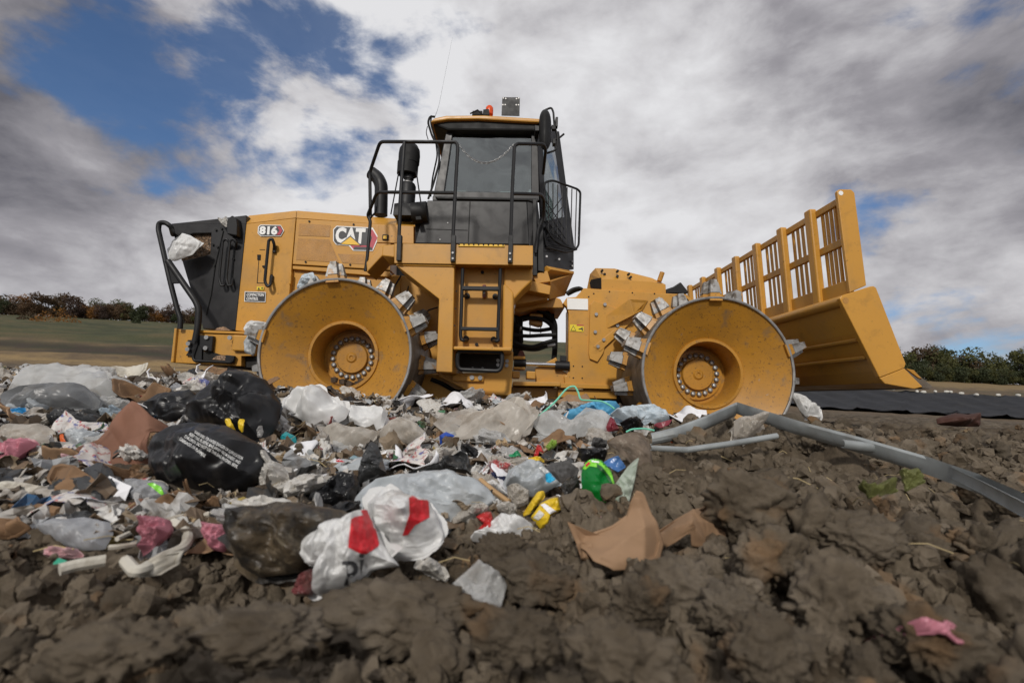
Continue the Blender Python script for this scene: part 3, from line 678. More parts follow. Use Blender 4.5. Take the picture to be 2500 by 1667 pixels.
decal(C1, [(1790, 462), (1960, 466), (1950, 440), (1800, 436)], YD - .003, M['black_print'], 'decal_band', dcat)  # black printed band along the foot of the hexagon
decal(C1, [(1622, 288), (1648, 262), (1922, 275), (1952, 356), (1930, 425), (1645, 412), (1622, 385)], YD - .004, M['black_print'], 'decal_ground', dcat)
words(C1, 'CAT', (1630, 402), (1888, 414), (1632, 264), YD - .006, M['white_print'], .05, 0, 'lettering', dcat)
decal(C1, [(1672, 412), (1765, 338), (1862, 424)], YD - .008, M['black_print'], 'decal_triangle_edge', dcat)
decal(C1, [(1684, 412), (1765, 350), (1848, 422)], YD - .010, M['cat_yellow'], 'decal_triangle', dcat)
dcc = decal(C1, [(846, 824), (1030, 830), (1026, 918), (842, 912)], YD, M['white_print'], 'sign_plate')
decal(C1, [(851, 829), (1025, 835), (1021, 912), (847, 906)], YD - .002, M['black_print'], 'plate_ground', dcc)
words(C1, 'COMPACTION', (862, 864), (1014, 868), (864, 838), YD - .004, M['white_print'], .03, .25, 'lettering', dcc)
words(C1, 'CONTROL', (860, 898), (962, 902), (862, 872), YD - .004, M['white_print'], .03, .25, 'lettering', dcc)
dw = decal(C1, [(952, 782), (1012, 784), (1010, 812), (950, 811)], YD, M['warn'], 'warning_sticker')
decal(C1, [(958, 807), (968, 788), (979, 808)], YD - .002, M['black_print'], 'pictogram', dw); decal(C1, [(988, 790), (1006, 791), (996, 808)], YD - .002, M['black_print'], 'pictogram', dw)

# --- inner frame behind the rear wheel, walkway, post
part('rear_frame', Y_, lambda mb: (mb.pp(C3((1050, 235), (1400, 260), (1690, 470), (1690, 1500), (1100, 1500), (1050, 600)), 5.30, 6.36), mb.pp(C4((0, 1250), (480, 1240), (1150, 1270), (1150, 1440), (1000, 1500), (300, 1500), (0, 1500)), 5.0, 6.6)), bevel=.01)
part('frame_hose', M['rubber'], lambda mb: (mb.tube(path(C3, [(1350, 260, 5.28), (1300, 345, 5.24), (1290, 380, 5.25)], 5.25), .009, 6), mb.tube(path(C3, [(1415, 350), (1400, 430), (1340, 500)], 5.26), .008, 6), mb.tube(path(C3, [(1670, 535), (1590, 560), (1560, 600)], 5.2), .008, 6),
     mb.tube(path(C4, [(420, 1290), (520, 1330), (640, 1400), (800, 1420)], 4.98), .022, 8)), bevel=0)
YP = 4.40
part('walkway', Y_, lambda mb: (mb.pp(C2((335, 1222), (1441, 1240), (1441, 1398), (335, 1380)), YP, YP + .012), mb.pp(C2((345, 1225), (1441, 1242), (1441, 1262), (345, 1245)), YP + .012, 5.1), mb.pp(C2((1429, 1240), (1441, 1240), (1441, 1398), (1429, 1398)), YP + .012, 5.1), mb.pp(C2((335, 1355), (1430, 1372), (1430, 1384), (335, 1368)), YP + .012, 5.1)), bevel=.004)
part('walkway_wing', Y_, lambda mb: (mb.pp(C2((112, 1372), (228, 1240), (336, 1228), (336, 1330), (240, 1322), (116, 1455)), YP + .35, 5.1), mb.pp(C2((240, 1238), (340, 1230), (340, 1335), (236, 1322)), YP + .05, YP + .36)), bevel=.01)
part('tread_plate', M['cat_yellow'], lambda mb: mb.pp(C2((845, 1227), (1215, 1232), (1215, 1250), (845, 1246)), YP - .012, YP + .03), bevel=.003)
part('tread_studs', M['rubber'], lambda mb: discs(mb, C2, [(852 + 39*k, 1231 + .5*k) for k in range(10)], YP - .012, .007, .006, 8), bevel=0)
part('step_post', Y_, lambda mb: (mb.pp(C4((98, 252), (632, 262), (632, 330), (616, 1000), (612, 1228), (466, 1222), (492, 560)), YP + .03, YP + .55), mb.pp(C4((98, 240), (640, 250), (640, 264), (98, 254)), YP + .015, YP + .56)), bevel=.02)
part('step_panel', Y_, lambda mb: (mb.pp(C4((640, 258), (1100, 262), (1088, 1010), (622, 1000)), YP + .20, YP + .5), mb.pp(C4((625, 990), (1155, 1000), (1152, 1032), (622, 1020)), YP + .05, YP + .5)), bevel=.008)
part('step_column', Y_, lambda mb: (mb.pp(C4((1085, 262), (1345, 262), (1343, 395), (1250, 480), (1180, 560), (1160, 1035), (1072, 1020), (1085, 430)), YP + .16, YP + .5), mb.pp(C4((1075, 425), (1105, 428), (1172, 500), (1160, 1030), (1070, 1010)), YP + .08, YP + .17)), bevel=.02)
part('panel_rivets', M['rubber'], lambda mb: (discs(mb, C4, [(650, 490), (643, 648), (634, 802)], YP + .03, .007, .01, 8), discs(mb, C4, [(888, 318), (836, 975)], YP + .19, .016, .015, 10)), bevel=0)
YL = YP + .06
lad = part('ladder', K_, lambda mb: (mb.tube(path(C4, [(708, 278), (688, 890), (696, 930), (716, 938), (745, 935, YP+.18)], YL), .0165, 10, .03), mb.tube(path(C4, [(1052, 282), (1028, 905), (1034, 938), (1015, 944), (985, 940, YP+.18)], YL), .0165, 10, .03)), bevel=0)
for q in (((700, 440), (1046, 446), (1042, 480), (698, 475)), ((688, 812), (1036, 818), (1034, 850), (686, 842))):
    part('rung', K_, lambda mb: mb.pp(C4(*q), YL - .02, YL + .03), lad, .004)
part('ladder_standoff', K_, lambda mb: (mb.tube(path(C4, [(700, 530), (755, 535, YP+.2)], YL), .014, 8), mb.tube(path(C4, [(1046, 540), (1000, 540, YP+.2)], YL), .014, 8), discs(mb, C4, [(750, 535), (1005, 540), (740, 922), (990, 930)], YP + .2, .028, .02)), lad, 0)
part('latch_handle', pmat('dark_red_latch', (.12, .012, .012), .4), lambda mb: mb.pp(C4((888, 430), (920, 428), (918, 540), (900, 548), (886, 540)), YP + .12, YP + .19))
part('latch_pin', M['bolt'], lambda mb: mb.pp(C4((895, 480), (914, 480), (912, 515), (893, 515)), YP + .10, YP + .12))
part('hanging_step', K_, lambda mb: mb.tube(path(C4, [(860, 1034), (670, 1030), (656, 1120), (668, 1200), (1050, 1216), (1070, 1120), (1066, 1042), (860, 1034)], YP + .12), .021, 10, .05), bevel=0)
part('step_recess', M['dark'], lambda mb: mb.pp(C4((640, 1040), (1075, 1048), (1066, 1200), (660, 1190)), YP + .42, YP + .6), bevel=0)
part('lower_frame', Y_, lambda mb: (mb.pp(C4((1040, 1030), (1170, 1040), (1150, 1440), (820, 1430), (480, 1260), (480, 1236), (640, 1236), (1030, 1230)), YP + .44, 6.9), mb.pp(C4((612, 1256), (900, 1262), (896, 1312), (612, 1308)), YP + .40, YP + .46), mb.pp(C4((815, 1428), (996, 1440), (990, 1470), (812, 1462)), YP + .3, YP + .6)), bevel=.008)
part('frame_bolts', M['bolt'], lambda mb: (discs(mb, C4, [(793, 1275), (868, 1278)], YP + .40, .022, .018), discs(mb, C4, [(1112, 1125), (1110, 1165), (1030, 1120), (1030, 1160)], YP + .43, .018, .018), discs(mb, C4, [(800, 1190), (890, 1192)], YP + .42, .012, .014)), bevel=0)

# --- articulation joint between the two halves
YA = 5.30
part('hitch', Y_, lambda mb: (mb.pp(C4((1180, 640), (1380, 590), (1560, 545), (1600, 560), (1640, 640), (1560, 640), (1400, 640), (1230, 680), (1180, 670)), YA + .10, 6.2), mb.pp(C4((1165, 1312), (1600, 1316), (1600, 1355), (1165, 1350)), YA - .1, 6.3), mb.pp(C4((1150, 1360), (1660, 1370), (1660, 1480), (1150, 1440)), YA + .1, 6.2)), bevel=.008)
part('hitch_arm', Y_, lambda mb: (mb.pp(C4((1170, 1080), (1280, 1080), (1278, 1110), (1170, 1110)), YA - .05, YA + .2), mb.pp(C4((1170, 1175), (1280, 1180), (1278, 1205), (1170, 1200)), YA - .05, YA + .2), mb.pp(C4((1320, 690), (1440, 698), (1438, 800), (1400, 805), (1315, 780)), YA + .25, YA + .4), mb.pp(C4((1160, 1215), (1230, 1218), (1228, 1282), (1160, 1280)), YA - .05, YA + .2), mb.pp(C4((1290, 1215), (1375, 1220), (1372, 1290), (1290, 1285)), YA - .08, YA + .2)), bevel=.01)
part('hitch_plate', Y_, lambda mb: mb.pp(C4((1370, 1190), (1560, 1090), (1600, 1200), (1660, 1240), (1660, 1330), (1372, 1320)), YA + .02, YA + .08), bevel=.006)
part('steering_cylinder', K_, lambda mb: (mb.tube(path(C4, [(1552, 1166), (1680, 1172)], YA - .02), .052, 16), mb.tube(path(C4, [(1175, 1142), (1285, 1146)], YA - .02), .045, 16), mb.pp(C4((1600, 1075), (1655, 1078), (1655, 1125), (1600, 1122)), YA - .04, YA + .04)), bevel=0)
part('cylinder_rod', M['chrome'], lambda mb: mb.tube(path(C4, [(1284, 1150), (1556, 1160)], YA - .02), .021, 14), bevel=0)
part('hydraulic_hoses', M['rubber'], lambda mb: [mb.tube(path(C4, p, YA + .06 + .05*k), r, 8, .1) for k, (p, r) in enumerate([
    ([(1160, 885), (1300, 900), (1430, 890), (1560, 885)], .021), ([(1160, 945), (1250, 985), (1350, 1000), (1450, 960), (1560, 930)], .021), ([(1160, 990), (1260, 1015), (1380, 1025), (1470, 990), (1560, 975)], .021),
    ([(1250, 745), (1330, 730), (1450, 745), (1520, 800), (1540, 870)], .024), ([(1190, 800), (1260, 830), (1400, 850), (1520, 830)], .022), ([(1390, 650), (1500, 700), (1550, 780), (1550, 1000), (1540, 1110)], .03), ([(1180, 700), (1230, 760), (1240, 830), (1245, 960)], .022), ([(1180, 720), (1320, 720), (1440, 700), (1500, 760)], .025), ([(1380, 640), (1480, 690), (1540, 780), (1545, 1000)], .028)])], bevel=0)
part('hose_fittings', M['bolt'], lambda mb: (mb.tube(path(C4, [(1480, 985), (1550, 972)], YA + .16), .025, 10), mb.tube(path(C4, [(1230, 830), (1245, 832)], YA + .1), .028, 10), mb.tube(path(C4, [(1322, 800), (1322, 880)], YA + .3), .006, 6), mb.tube(path(C4, [(1420, 800), (1420, 870)], YA + .3), .006, 6)), bevel=0)
part('hitch_pin', pmat('rusty_pin', (.10, .025, .015), .6), lambda mb: mb.pp(C4((1228, 1030), (1258, 1030), (1282, 1085), (1204, 1085)), YA, YA + .1))
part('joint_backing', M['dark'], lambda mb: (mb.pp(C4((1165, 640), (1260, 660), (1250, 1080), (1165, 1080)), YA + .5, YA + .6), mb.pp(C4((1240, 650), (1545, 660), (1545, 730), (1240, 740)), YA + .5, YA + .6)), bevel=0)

# --- front frame
YF = 5.28; YFF = 2*YC - YF
part('front_frame', Y_, lambda mb: (mb.pp(C5((0, 450), (12, 432), (90, 425), (155, 352), (300, 362), (838, 398), (1010, 402), (1058, 450), (1070, 1100), (450, 1180), (0, 1165), (-10, 1085), (14, 1075), (24, 1040), (27, 560), (12, 510), (-20, 480)), YF, YF + .09), mb.pp(C5((90, 430), (158, 355), (1010, 405), (1050, 450), (1060, 1100), (450, 1180), (90, 1160)), YF + .09, YFF)), bevel=.008)
part('frame_lip', Y_, lambda mb: mb.pp(C5((-60, 1140), (0, 1142), (440, 1160), (440, 1192), (-60, 1180)), YF - .04, YF + .1), bevel=.004)
part('axle_housing', Y_, lambda mb: mb.pp(C5((-60, 1195), (430, 1200), (430, 1275), (-60, 1262)), YF + .02, 6.3), bevel=.01)
part('frame_holes', M['dark'], lambda mb: (discs(mb, C5, [(68, 1000), (142, 1003), (67, 1098), (141, 1100), (195, 425), (237, 398), (368, 382), (558, 391), (742, 399)], YF - .001, .008, .004, 10), mb.tube(path(C5, [(960, 455), (975, 438), (1000, 434), (1022, 450), (1025, 470)], YF - .003), .006, 6)), bevel=0)
part('data_plate', M['white_print'], lambda mb: mb.pp(C5((14, 436), (190, 442), (190, 534), (18, 528)), YF - .012, YF), bevel=.002)
dws = decal(C5, [(40, 654), (154, 658), (152, 716), (38, 710)], YF - .006, M['warn'], 'warning_sticker')
decal(C5, [(44, 706), (67, 662), (92, 708)], YF - .008, M['black_print'], 'pictogram', dws); decal(C5, [(51, 702), (67, 671), (85, 704)], YF - .010, M['warn'], 'pictogram_ground', dws)
decal(C5, [(95, 656), (154, 658), (153, 667), (95, 665)], YF - .008, M['red_print'], 'sticker_band', dws); decal(C5, [(110, 692), (132, 684), (144, 676), (148, 706), (140, 708), (134, 694), (112, 698)], YF - .008, M['black_print'], 'pictogram', dws)
part('front_cowl', Y_, lambda mb: (mb.pp(C5((300, 275), (420, 280), (720, 298), (836, 325), (838, 400), (300, 366)), YF + .05, YFF - .05),
     mb.loft([[tuple(a1(C5, x, y, Y)) for x, y, Y in ((250, 186, YF+.3), (410, 190, YF+.3), (720, 268, YF+.3), (834, 322, YF+.25), (836, 326, YF+.05), (300, 276, YF+.05))], [tuple(a1(C5, x, y, Y)) for x, y, Y in ((252, 190, YFF-.3), (410, 194, YFF-.3), (720, 272, YFF-.3), (834, 326, YFF-.3), (836, 330, YFF-.3), (300, 280, YFF-.3))]]),
     mb.slab([a1(C5, 250, 186, YF+.3), a1(C5, 300, 276, YF+.05), a1(C5, 300, 364, YF+.05), a1(C5, 180, 356, YF+.35), a1(C5, 204, 236, YF+.35)], .02)), bevel=.006)
part('cowl_hole', M['dark'], lambda mb: mb.slab([a1(C5, 296, 265, YF+.045), a1(C5, 298, 358, YF+.045), a1(C5, 215, 352, YF+.24), a1(C5, 202, 310, YF+.26), a1(C5, 215, 282, YF+.24)], .006), bevel=0)
part('cowl_bolts', M['dark'], lambda mb: discs(mb, C5, [(302, 214), (430, 218), (522, 243), (322, 244), (428, 262), (538, 268)], YF + .17, .014, .05, 10), bevel=0)
part('cowl_latch', M['drum'], lambda mb: mb.tube(path(C5, [(782, 296), (808, 222)], YF + .2), .028, 10), bevel=.003)
part('work_lamp', K_, lambda mb: (mb.pp(C5((880, 352), (962, 300), (1032, 388), (1000, 400), (858, 394)), YF + .5, YF + .75), mb.pp(C5((840, 360), (900, 340), (960, 395), (840, 398)), YF + .3, YF + .5)), bevel=.012)
part('bracket_plate', Y_, lambda mb: mb.pp(C5((208, 490), (240, 455), (420, 520), (690, 452), (560, 590), (330, 840), (318, 890), (268, 966), (205, 940), (196, 900)), YF - .03, YF), bevel=.005)
part('bracket_wing', Y_, lambda mb: (mb.slab([a1(C5, 536, 442, YF-.16), a1(C5, 692, 452, YF-.02), a1(C5, 640, 540, YF-.02), a1(C5, 572, 574, YF-.16)], .012), mb.slab([a1(C5, 340, 580, YF-.03), a1(C5, 536, 442, YF-.16), a1(C5, 572, 574, YF-.16), a1(C5, 345, 690, YF-.03)], .014), mb.slab([a1(C5, 232, 838, YF-.035), a1(C5, 560, 572, YF-.035), a1(C5, 600, 590, YF-.035), a1(C5, 290, 880, YF-.035)], .014)), bevel=.004)
part('bracket_bolts', M['bolt'], lambda mb: discs(mb, C5, [(328, 490), (256, 572), (248, 718), (318, 782), (270, 838), (432, 664)], YF - .03, .018, .022), bevel=0)
part('cable_bundle', M['rubber'], lambda mb: (mb.tube(path(C5, [(10, 400), (60, 360), (120, 350), (150, 370), (130, 420)], YF + .3), .02, 8, .05), mb.tube(path(C5, [(20, 410), (80, 380), (140, 360)], YF + .35), .014, 6)), bevel=0)

# --- blade
YN, YX = 4.05, 7.60
def moldboard(mb):
    prof = C6((1150, 835), (1210, 812), (1290, 960), (1440, 1330), (1720, 1462), (1655, 1470), (1455, 1436), (1395, 1352), (1250, 1080))
    mb.pp(prof, YN + .02, YX)
blade = part('blade', Y_, moldboard, bevel=.006)
part('blade_lip', Y_, lambda mb: mb.tube([tuple(a1(C6, 1172, 852, YN+.02)), tuple(Vector((a1(C6, 1172, 852, YN+.02).x, YX, a1(C6, 1172, 852, YN+.02).z)))], .05, 14), blade, 0)
for q in ((1290, 1130), (1345, 1255)):
    part('blade_rib', Y_, lambda mb: mb.pp(C6((q[0]-46, q[1]-10), (q[0]-36, q[1]+16), (q[0]+10, q[1]+12), (q[0]+2, q[1]-14)), YN + .03, YX), blade, .01)
part('end_plate', Y_, lambda mb: (mb.pp(C6((1132, 838), (1146, 818), (1180, 806), (1350, 752), (1375, 750), (1392, 762), (1602, 1300), (1592, 1330), (1416, 1398)), YN - .025, YN + .02), mb.pp(C6((1416, 1402), (1592, 1332), (1722, 1464), (1660, 1478), (1455, 1442)), YN - .022, YN + .02)), blade, .006)
def ringz(c, x, y, Y, r): p = a1(c, x, y, Y); return (p.x, Y, p.z), r
part('end_plate', Y_, lambda mb: mb.pp(C6((1132, 838), (1350, 752), (1392, 762), (1602, 1300), (1592, 1330), (1722, 1464), (1660, 1478), (1455, 1442)), YX, YX + .04) if False else mb.prism([(a1(C6, x, y, YN).x, a1(C6, x, y, YN).z) for x, y in ((1132, 838), (1350, 752), (1392, 762), (1602, 1300), (1592, 1330), (1722, 1464), (1660, 1478), (1455, 1442))], YX, YX + .045), blade, .006)
part('lug_hole', M['mesh'], lambda mb: mb.lathe([(.026, .0), (.026, -.002)], ringz(C6, 1174, 852, YN - .025, 0)[0], 20), blade, 0)
part('cutting_edge', M['shell'], lambda mb: mb.pp(C6((1590, 1330), (1650, 1345), (1798, 1466), (1770, 1478), (1718, 1474)), YN + .03, YX - .02), blade, .004)
part('edge_bit', M['drum'], lambda mb: mb.pp(C6((1600, 1332), (1660, 1345), (1720, 1410), (1690, 1400)), YN + .02, YN + .25), blade, .004)
GT = [(1118, 105), (1195, 790)]       # top and foot of the grate, read at the near plate
def gp(f, Y, dx=0.0):
    a, b_ = a1(C6, *GT[0], YN), a1(C6, *GT[1], YN); p = a + (b_ - a)*f; return Vector((p.x + dx, Y, p.z))
grate = part('trash_grate', Y_, lambda mb: mb.pp(C6((1114, 82), (1122, 68), (1142, 64), (1214, 65), (1238, 88), (1322, 745), (1205, 796)), YN - .02, YN + .015), bevel=.006)
part('lug_hole', M['white_print'], lambda mb: mb.lathe([(.020, 0), (.020, -.002)], ringz(C6, 1140, 92, YN - .02, 0)[0], 20), grate, 0)
def bar(mb, f0, f1, y0, y1, dx0, dx1):
    P = [gp(f0, y0, dx0), gp(f1, y0, dx0), gp(f1, y0, dx1), gp(f0, y0, dx1)]
    mb.loft([[tuple(p) for p in P], [(p.x, y1, p.z) for p in P]])
for f0, f1 in ((.015, .085), (.44, .515)):
    part('rail', Y_, lambda mb: bar(mb, f0, f1, YN + .015, YX, .015, .05), grate, .005)
part('foot_plate', Y_, lambda mb: bar(mb, .88, 1.06, YN + .015, YX, .0, .06), grate, .005)
posts = [4.44, 4.93, 5.45, 5.97, 6.50, 7.02, 7.54]
for y in posts:
    part('post', Y_, lambda mb: bar(mb, -.014, 1.10, y - .05, y + .05, -.035, .03), grate, .014)
edges = [YN] + posts
for a_, b_ in zip(edges[:-1], edges[1:]):
    for k in range(1, 5):
        y = a_ + .05 + (b_ - a_ - .1) * k / 5.0
        part('grate_bar', Y_, lambda mb: bar(mb, .05, .90, y - .013, y + .013, .03, .048), grate, 0)
part('push_arm', Y_, lambda mb: mb.loft([[(2.2, 5.3, ZW - .1), (2.2, 5.3, ZW + .1), (2.2, 5.45, ZW + .1), (2.2, 5.45, ZW - .1)], [(a1(C6, 1300, 1160, YN).x, 5.3, ZW - .05), (a1(C6, 1300, 1160, YN).x, 5.3, ZW + .15), (a1(C6, 1300, 1160, YN).x, 5.45, ZW + .15), (a1(C6, 1300, 1160, YN).x, 5.45, ZW - .05)]]), blade, .01)

# --- cab
YK = 5.12; YKF = 2*YC - YK
cab = part('cab', S_, lambda mb: (mb.frame(C2((752, 318), (1478, 322), (1492, 880), (640, 870)), C2((803, 328), (1428, 330), (1428, 818), (734, 806)), YK, YK + .07),
     mb.pp(C2((600, 880), (1392, 890), (1412, 1230), (500, 1220)), YK - .02, YKF), mb.pp(C2((640, 845), (1480, 860), (1480, 892), (640, 880)), YK - .01, YK + .1),
     mb.pp(C2((752, 318), (806, 328), (738, 806), (650, 870), (640, 870)), YK + .07, YK + .2)), bevel=.012)
part('cab_far_wall', S_, lambda mb: mb.frame(C2((820, 360), (1400, 362), (1410, 800), (730, 790)), C2((850, 385), (1370, 388), (1375, 790), (770, 780)), YKF - .06, YKF), cab, .01)
part('side_window', M['glass'], lambda mb: mb.pp(C2((795, 322), (1436, 324), (1436, 824), (726, 812)), YK + .03, YK + .036), cab, 0)
part('far_window', M['glass'], lambda mb: mb.pp(C2((845, 380), (1378, 383), (1382, 796), (764, 786)), YKF - .04, YKF - .034), cab, 0)
part('roof_lining', M['rubber'], lambda mb: (mb.pp(C2((622, 262), (760, 236), (1005, 234), (1260, 246), (1505, 262), (1478, 330), (1435, 324), (760, 318)), YK - .06, YKF + .06)), cab, .02)
part('roof', Y_, lambda mb: (mb.pp(C2((624, 258), (634, 238), (660, 222), (750, 203), (1050, 200), (1500, 228), (1506, 260), (1250, 246), (1000, 232), (760, 236)), YK - .10, YKF + .10)), cab, .02)
fa = lambda x, y, k: a1(C2, x, y, YK + k)
def facet(mb):
    o = [fa(1470, 322, .02), fa(1628, 330, .5), fa(1768, 1275, .5), fa(1528, 1290, .02)]; i_ = [fa(1520, 420, .10), fa(1610, 420, .44), fa(1690, 1010, .44), fa(1545, 1040, .06)]
    V = [tuple(p) for p in o + i_] + [tuple(p + Vector((-.02, .05, 0))) for p in o + i_]; F = []
    for k in range(4):
        j = (k+1) % 4; F += [(k, j, 4+j, 4+k), (8+k, 12+k, 12+j, 8+j), (k, 8+k, 8+j, j), (4+k, 4+j, 12+j, 12+k)]
    mb.add(V, F)
part('corner_pillar', S_, lambda mb: (facet(mb), mb.slab([fa(1528, 1290, .02), fa(1768, 1275, .5), fa(1768, 1430, .5), fa(1530, 1470, .02)], .03), mb.slab([fa(1395, 890, -.02), fa(1480, 890, -.01), fa(1528, 1300, .02), fa(1530, 1470, .02), fa(1440, 1480, -.02), fa(1412, 1240, -.02)], .04)), cab, .006)
part('corner_window', M['glass'], lambda mb: mb.slab([fa(1515, 415, .11), fa(1612, 415, .45), fa(1694, 1015, .45), fa(1540, 1045, .07)], .006), cab, 0)
part('pillar_front', S_, lambda mb: (mb.loft([[tuple(fa(1628, 330, .5)), tuple(fa(1650, 330, .52)), tuple(fa(1650, 330, .9)), tuple(fa(1628, 330, .9))], [tuple(fa(1755, 1275, .5)), tuple(fa(1775, 1275, .52)), tuple(fa(1775, 1275, .9)), tuple(fa(1755, 1275, .9))]])), cab, .006)
part('pillar_bolts', M['bolt'], lambda mb: (discs(mb, C2, [(1550, 1330)], YK + .0, .012, .02), discs(mb, C2, [(1650, 1352)], YK + .22, .012, .02), discs(mb, C2, [(1755, 1370), (1755, 1405)], YK + .46, .010, .02), discs(mb, C2, [(700, 1193), (762, 1060)], YK - .02, .006, .006)), cab, 0)
part('front_glass', M['glass'], lambda mb: mb.slab([fa(1640, 350, .55), fa(1640, 350, YKF-YK-.5), fa(1740, 1000, YKF-YK-.5), fa(1740, 1000, .55)], .006), cab, 0)
part('cab_post', K_, lambda mb: (mb.pp(C2((1440, 870), (1470, 872), (1476, 1475), (1442, 1478)), YK - .06, YK - .02), mb.pp(C2((1478, 1060), (1520, 1040), (1532, 1450), (1482, 1440)), YK - .04, YK + .02)), cab, .004)
part('wiper_box', M['rubber'], lambda mb: (mb.lathe([(.0, -.03), (.05, -.025), (.06, 0), (.06, .04)], (a1(C2, 1040, 797, YK+.1).x, YK + .1, a1(C2, 1040, 797, YK+.1).z), 20), mb.pp(C2((1000, 785), (1015, 768), (1120, 770), (1140, 790), (1136, 815), (1110, 828), (1020, 822)), YK + .06, YK + .12)), cab, .012)
part('console', M['dark'], lambda mb: (mb.pp(C2((960, 840), (985, 800), (1180, 800), (1210, 840)), YK + .15, YK + .5), mb.pp(C2((800, 860), (1300, 866), (1290, 830), (810, 825)), YK + .5, YK + 1.0), mb.pp(C2((930, 560), (1040, 560), (1060, 830), (900, 830)), YK + .6, YK + .95)), cab, .03)
part('interior_pillar', pmat('grey_trim', (.10, .11, .11), .6), lambda mb: (mb.pp(C2((1330, 480), (1400, 480), (1410, 800), (1350, 800)), YK + .9, YK + 1.0), mb.pp(C2((760, 400), (815, 400), (800, 790), (740, 790)), YK + .9, YK + 1.0)), cab, .02)
part('cab_sill', M['rubber'], lambda mb: mb.pp(C2((660, 850), (1470, 866), (1470, 900), (1400, 880), (680, 866)), YK - .035, YK), cab, .004)
part('cab_vent_seam', M['rubber'], lambda mb: (mb.pp(C2((935, 890), (944, 890), (930, 1215), (920, 1215)), YK - .022, YK - .02), mb.pp(C2((590, 1105), (920, 1115), (920, 1122), (590, 1112)), YK - .022, YK - .02)), cab, 0)
part('cab_floor', Y_, lambda mb: (mb.slab([a1(C4, 1470, 256, YK), a1(C4, 1724, 306, YK+.5), a1(C4, 1724, 332, YK+.5), a1(C4, 1515, 290, YK)], .3), mb.pp(C4((1345, 395), (1512, 440), (1500, 520), (1235, 470), (1250, 440)), YK - .1, YK + .5)), bevel=.006)
part('cab_mount', M['mesh'], lambda mb: mb.slab([a1(C4, 1512, 400, YK+.02), a1(C4, 1720, 330, YK+.52), a1(C4, 1640, 530, YK+.55), a1(C4, 1500, 565, YK+.1)], .03), bevel=.004)
part('cab_mount_bracket', Y_, lambda mb: (mb.pp(C4((1340, 340), (1480, 300), (1510, 400), (1380, 420)), YK - .02, YK + .4), mb.pp(C4((1180, 560), (1240, 470), (1500, 520), (1480, 560), (1330, 590), (1190, 610)), YK + .05, YK + .7)), bevel=.006)
# guard basket on the corner window
gb = lambda x, y: a1(C2, x, y, YK + .02 + max(0, (x - 1535))/265*.34)
part('window_guard', K_, lambda mb: (mb.tube([tuple(gb(x, y)) for x, y in ((1536, 1050), (1532, 745), (1560, 728), (1605, 722), (1795, 790), (1820, 815), (1806, 1240), (1776, 1274), (1660, 1232), (1590, 1180), (1540, 1090))], .013, 8, .06),
     mb.tube([tuple(gb(x, y)) for x, y in ((1530, 1140), (1545, 1250), (1700, 1295), (1790, 1270))], .011, 8, .04)), bevel=0)
def gbars(mb):
    for k in range(7):
        f = (k + .6) / 7; x0 = 1540 + 265*f; xt = 728 + 75*f; mb.tube([tuple(gb(x0, xt)), tuple(gb(1545 + 245*f, 1120 + 150*f if f < .8 else 1268))], .0065, 6)
    for k in range(5):
        y = 880 + 75*k; mb.tube([tuple(gb(1540, y)), tuple(gb(1690 + 10*k, y + 230 if y + 230 < 1240 else 1240))], .0055, 6); mb.tube([tuple(gb(1545, y + 150 if y+150 < 1170 else 1170)), tuple(gb(1680, y - 30))], .0055, 6)
    for k in range(3): mb.tube([tuple(gb(1545, 1215 + 22*k)), tuple(gb(1760, 1268 + 12*k))], .0055, 6)
part('guard_bars', K_, gbars, bevel=0)
# mirror, roof fittings
YM = YK - .12
mir = part('mirror', M['rubber'], lambda mb: mb.loft([[tuple(a1(C2, 1538 + w*math.cos(a), 318 + h*math.copysign(abs(math.sin(a))**.6, math.sin(a)), Y)) for a in [2*math.pi*k/28 for k in range(28)]] for w, h, Y in ((10, 120, YM - .10), (38, 152, YM - .07), (50, 164, YM), (46, 158, YM + .06), (12, 110, YM + .09))]), bevel=0)
for pl in mir.data.polygons: pl.use_smooth = True
part('mirror_arm', K_, lambda mb: (mb.tube(path(C2, [(1540, 160), (1588, 140), (1604, 175), (1612, 290), (1640, 372), (1630, 478), (1552, 505)], YM + .05), .012, 8, .04), mb.pp(C2((1622, 214), (1642, 214), (1640, 290), (1620, 288)), YM, YM + .06), mb.pp(C2((1590, 275), (1622, 285), (1625, 312), (1592, 312)), YM, YM + .05), mb.tube(path(C2, [(1600, 410), (1660, 375), (1690, 350)], YM + .1), .012, 8), mb.pp(C2((1455, 280), (1492, 285), (1492, 325), (1458, 325)), YM - .03, YM + .2), mb.pp(C2((1598, 390), (1622, 380), (1625, 425), (1600, 430)), YM + .05, YM + .12)), mir, .004)
part('beacon', M['orange'], lambda mb: mb.lathe([(.046, 0), (.046, .05), (.043, .085), (.028, .105), (0, .11)], tuple(a1(C2, 1092, 198, YK + .35)), 20, 'Z'), bevel=0)
part('beacon_bracket', M['rubber'], lambda mb: (mb.pp(C2((960, 165), (1038, 165), (1040, 200), (955, 200)), YK + .3, YK + .5), mb.pp(C2((1045, 155), (1090, 150), (1096, 200), (1040, 200)), YK + .24, YK + .27), mb.tube(path(C2, [(940, 190), (1000, 160), (1040, 200)], YK + .3), .01, 6)), bevel=.004)
rp = part('antenna_plate', K_, lambda mb: (mb.pp(C2((1197, 57), (1337, 59), (1334, 206), (1190, 202)), YK + .4, YK + .412)), bevel=.002)
part('plate_holes', M['white_print'], lambda mb: discs(mb, C2, [(1204, 65), (1224, 69), (1310, 70), (1328, 65), (1201, 118), (1220, 118), (1308, 119), (1326, 119)], YK + .399, .009, .001, 8), rp, 0)
part('antenna', K_, lambda mb: mb.tube(path(C2, [(660, 215), (690, 130), (800, -420)], YK + .9), [.003, .0014, .0006], 5), bevel=0)
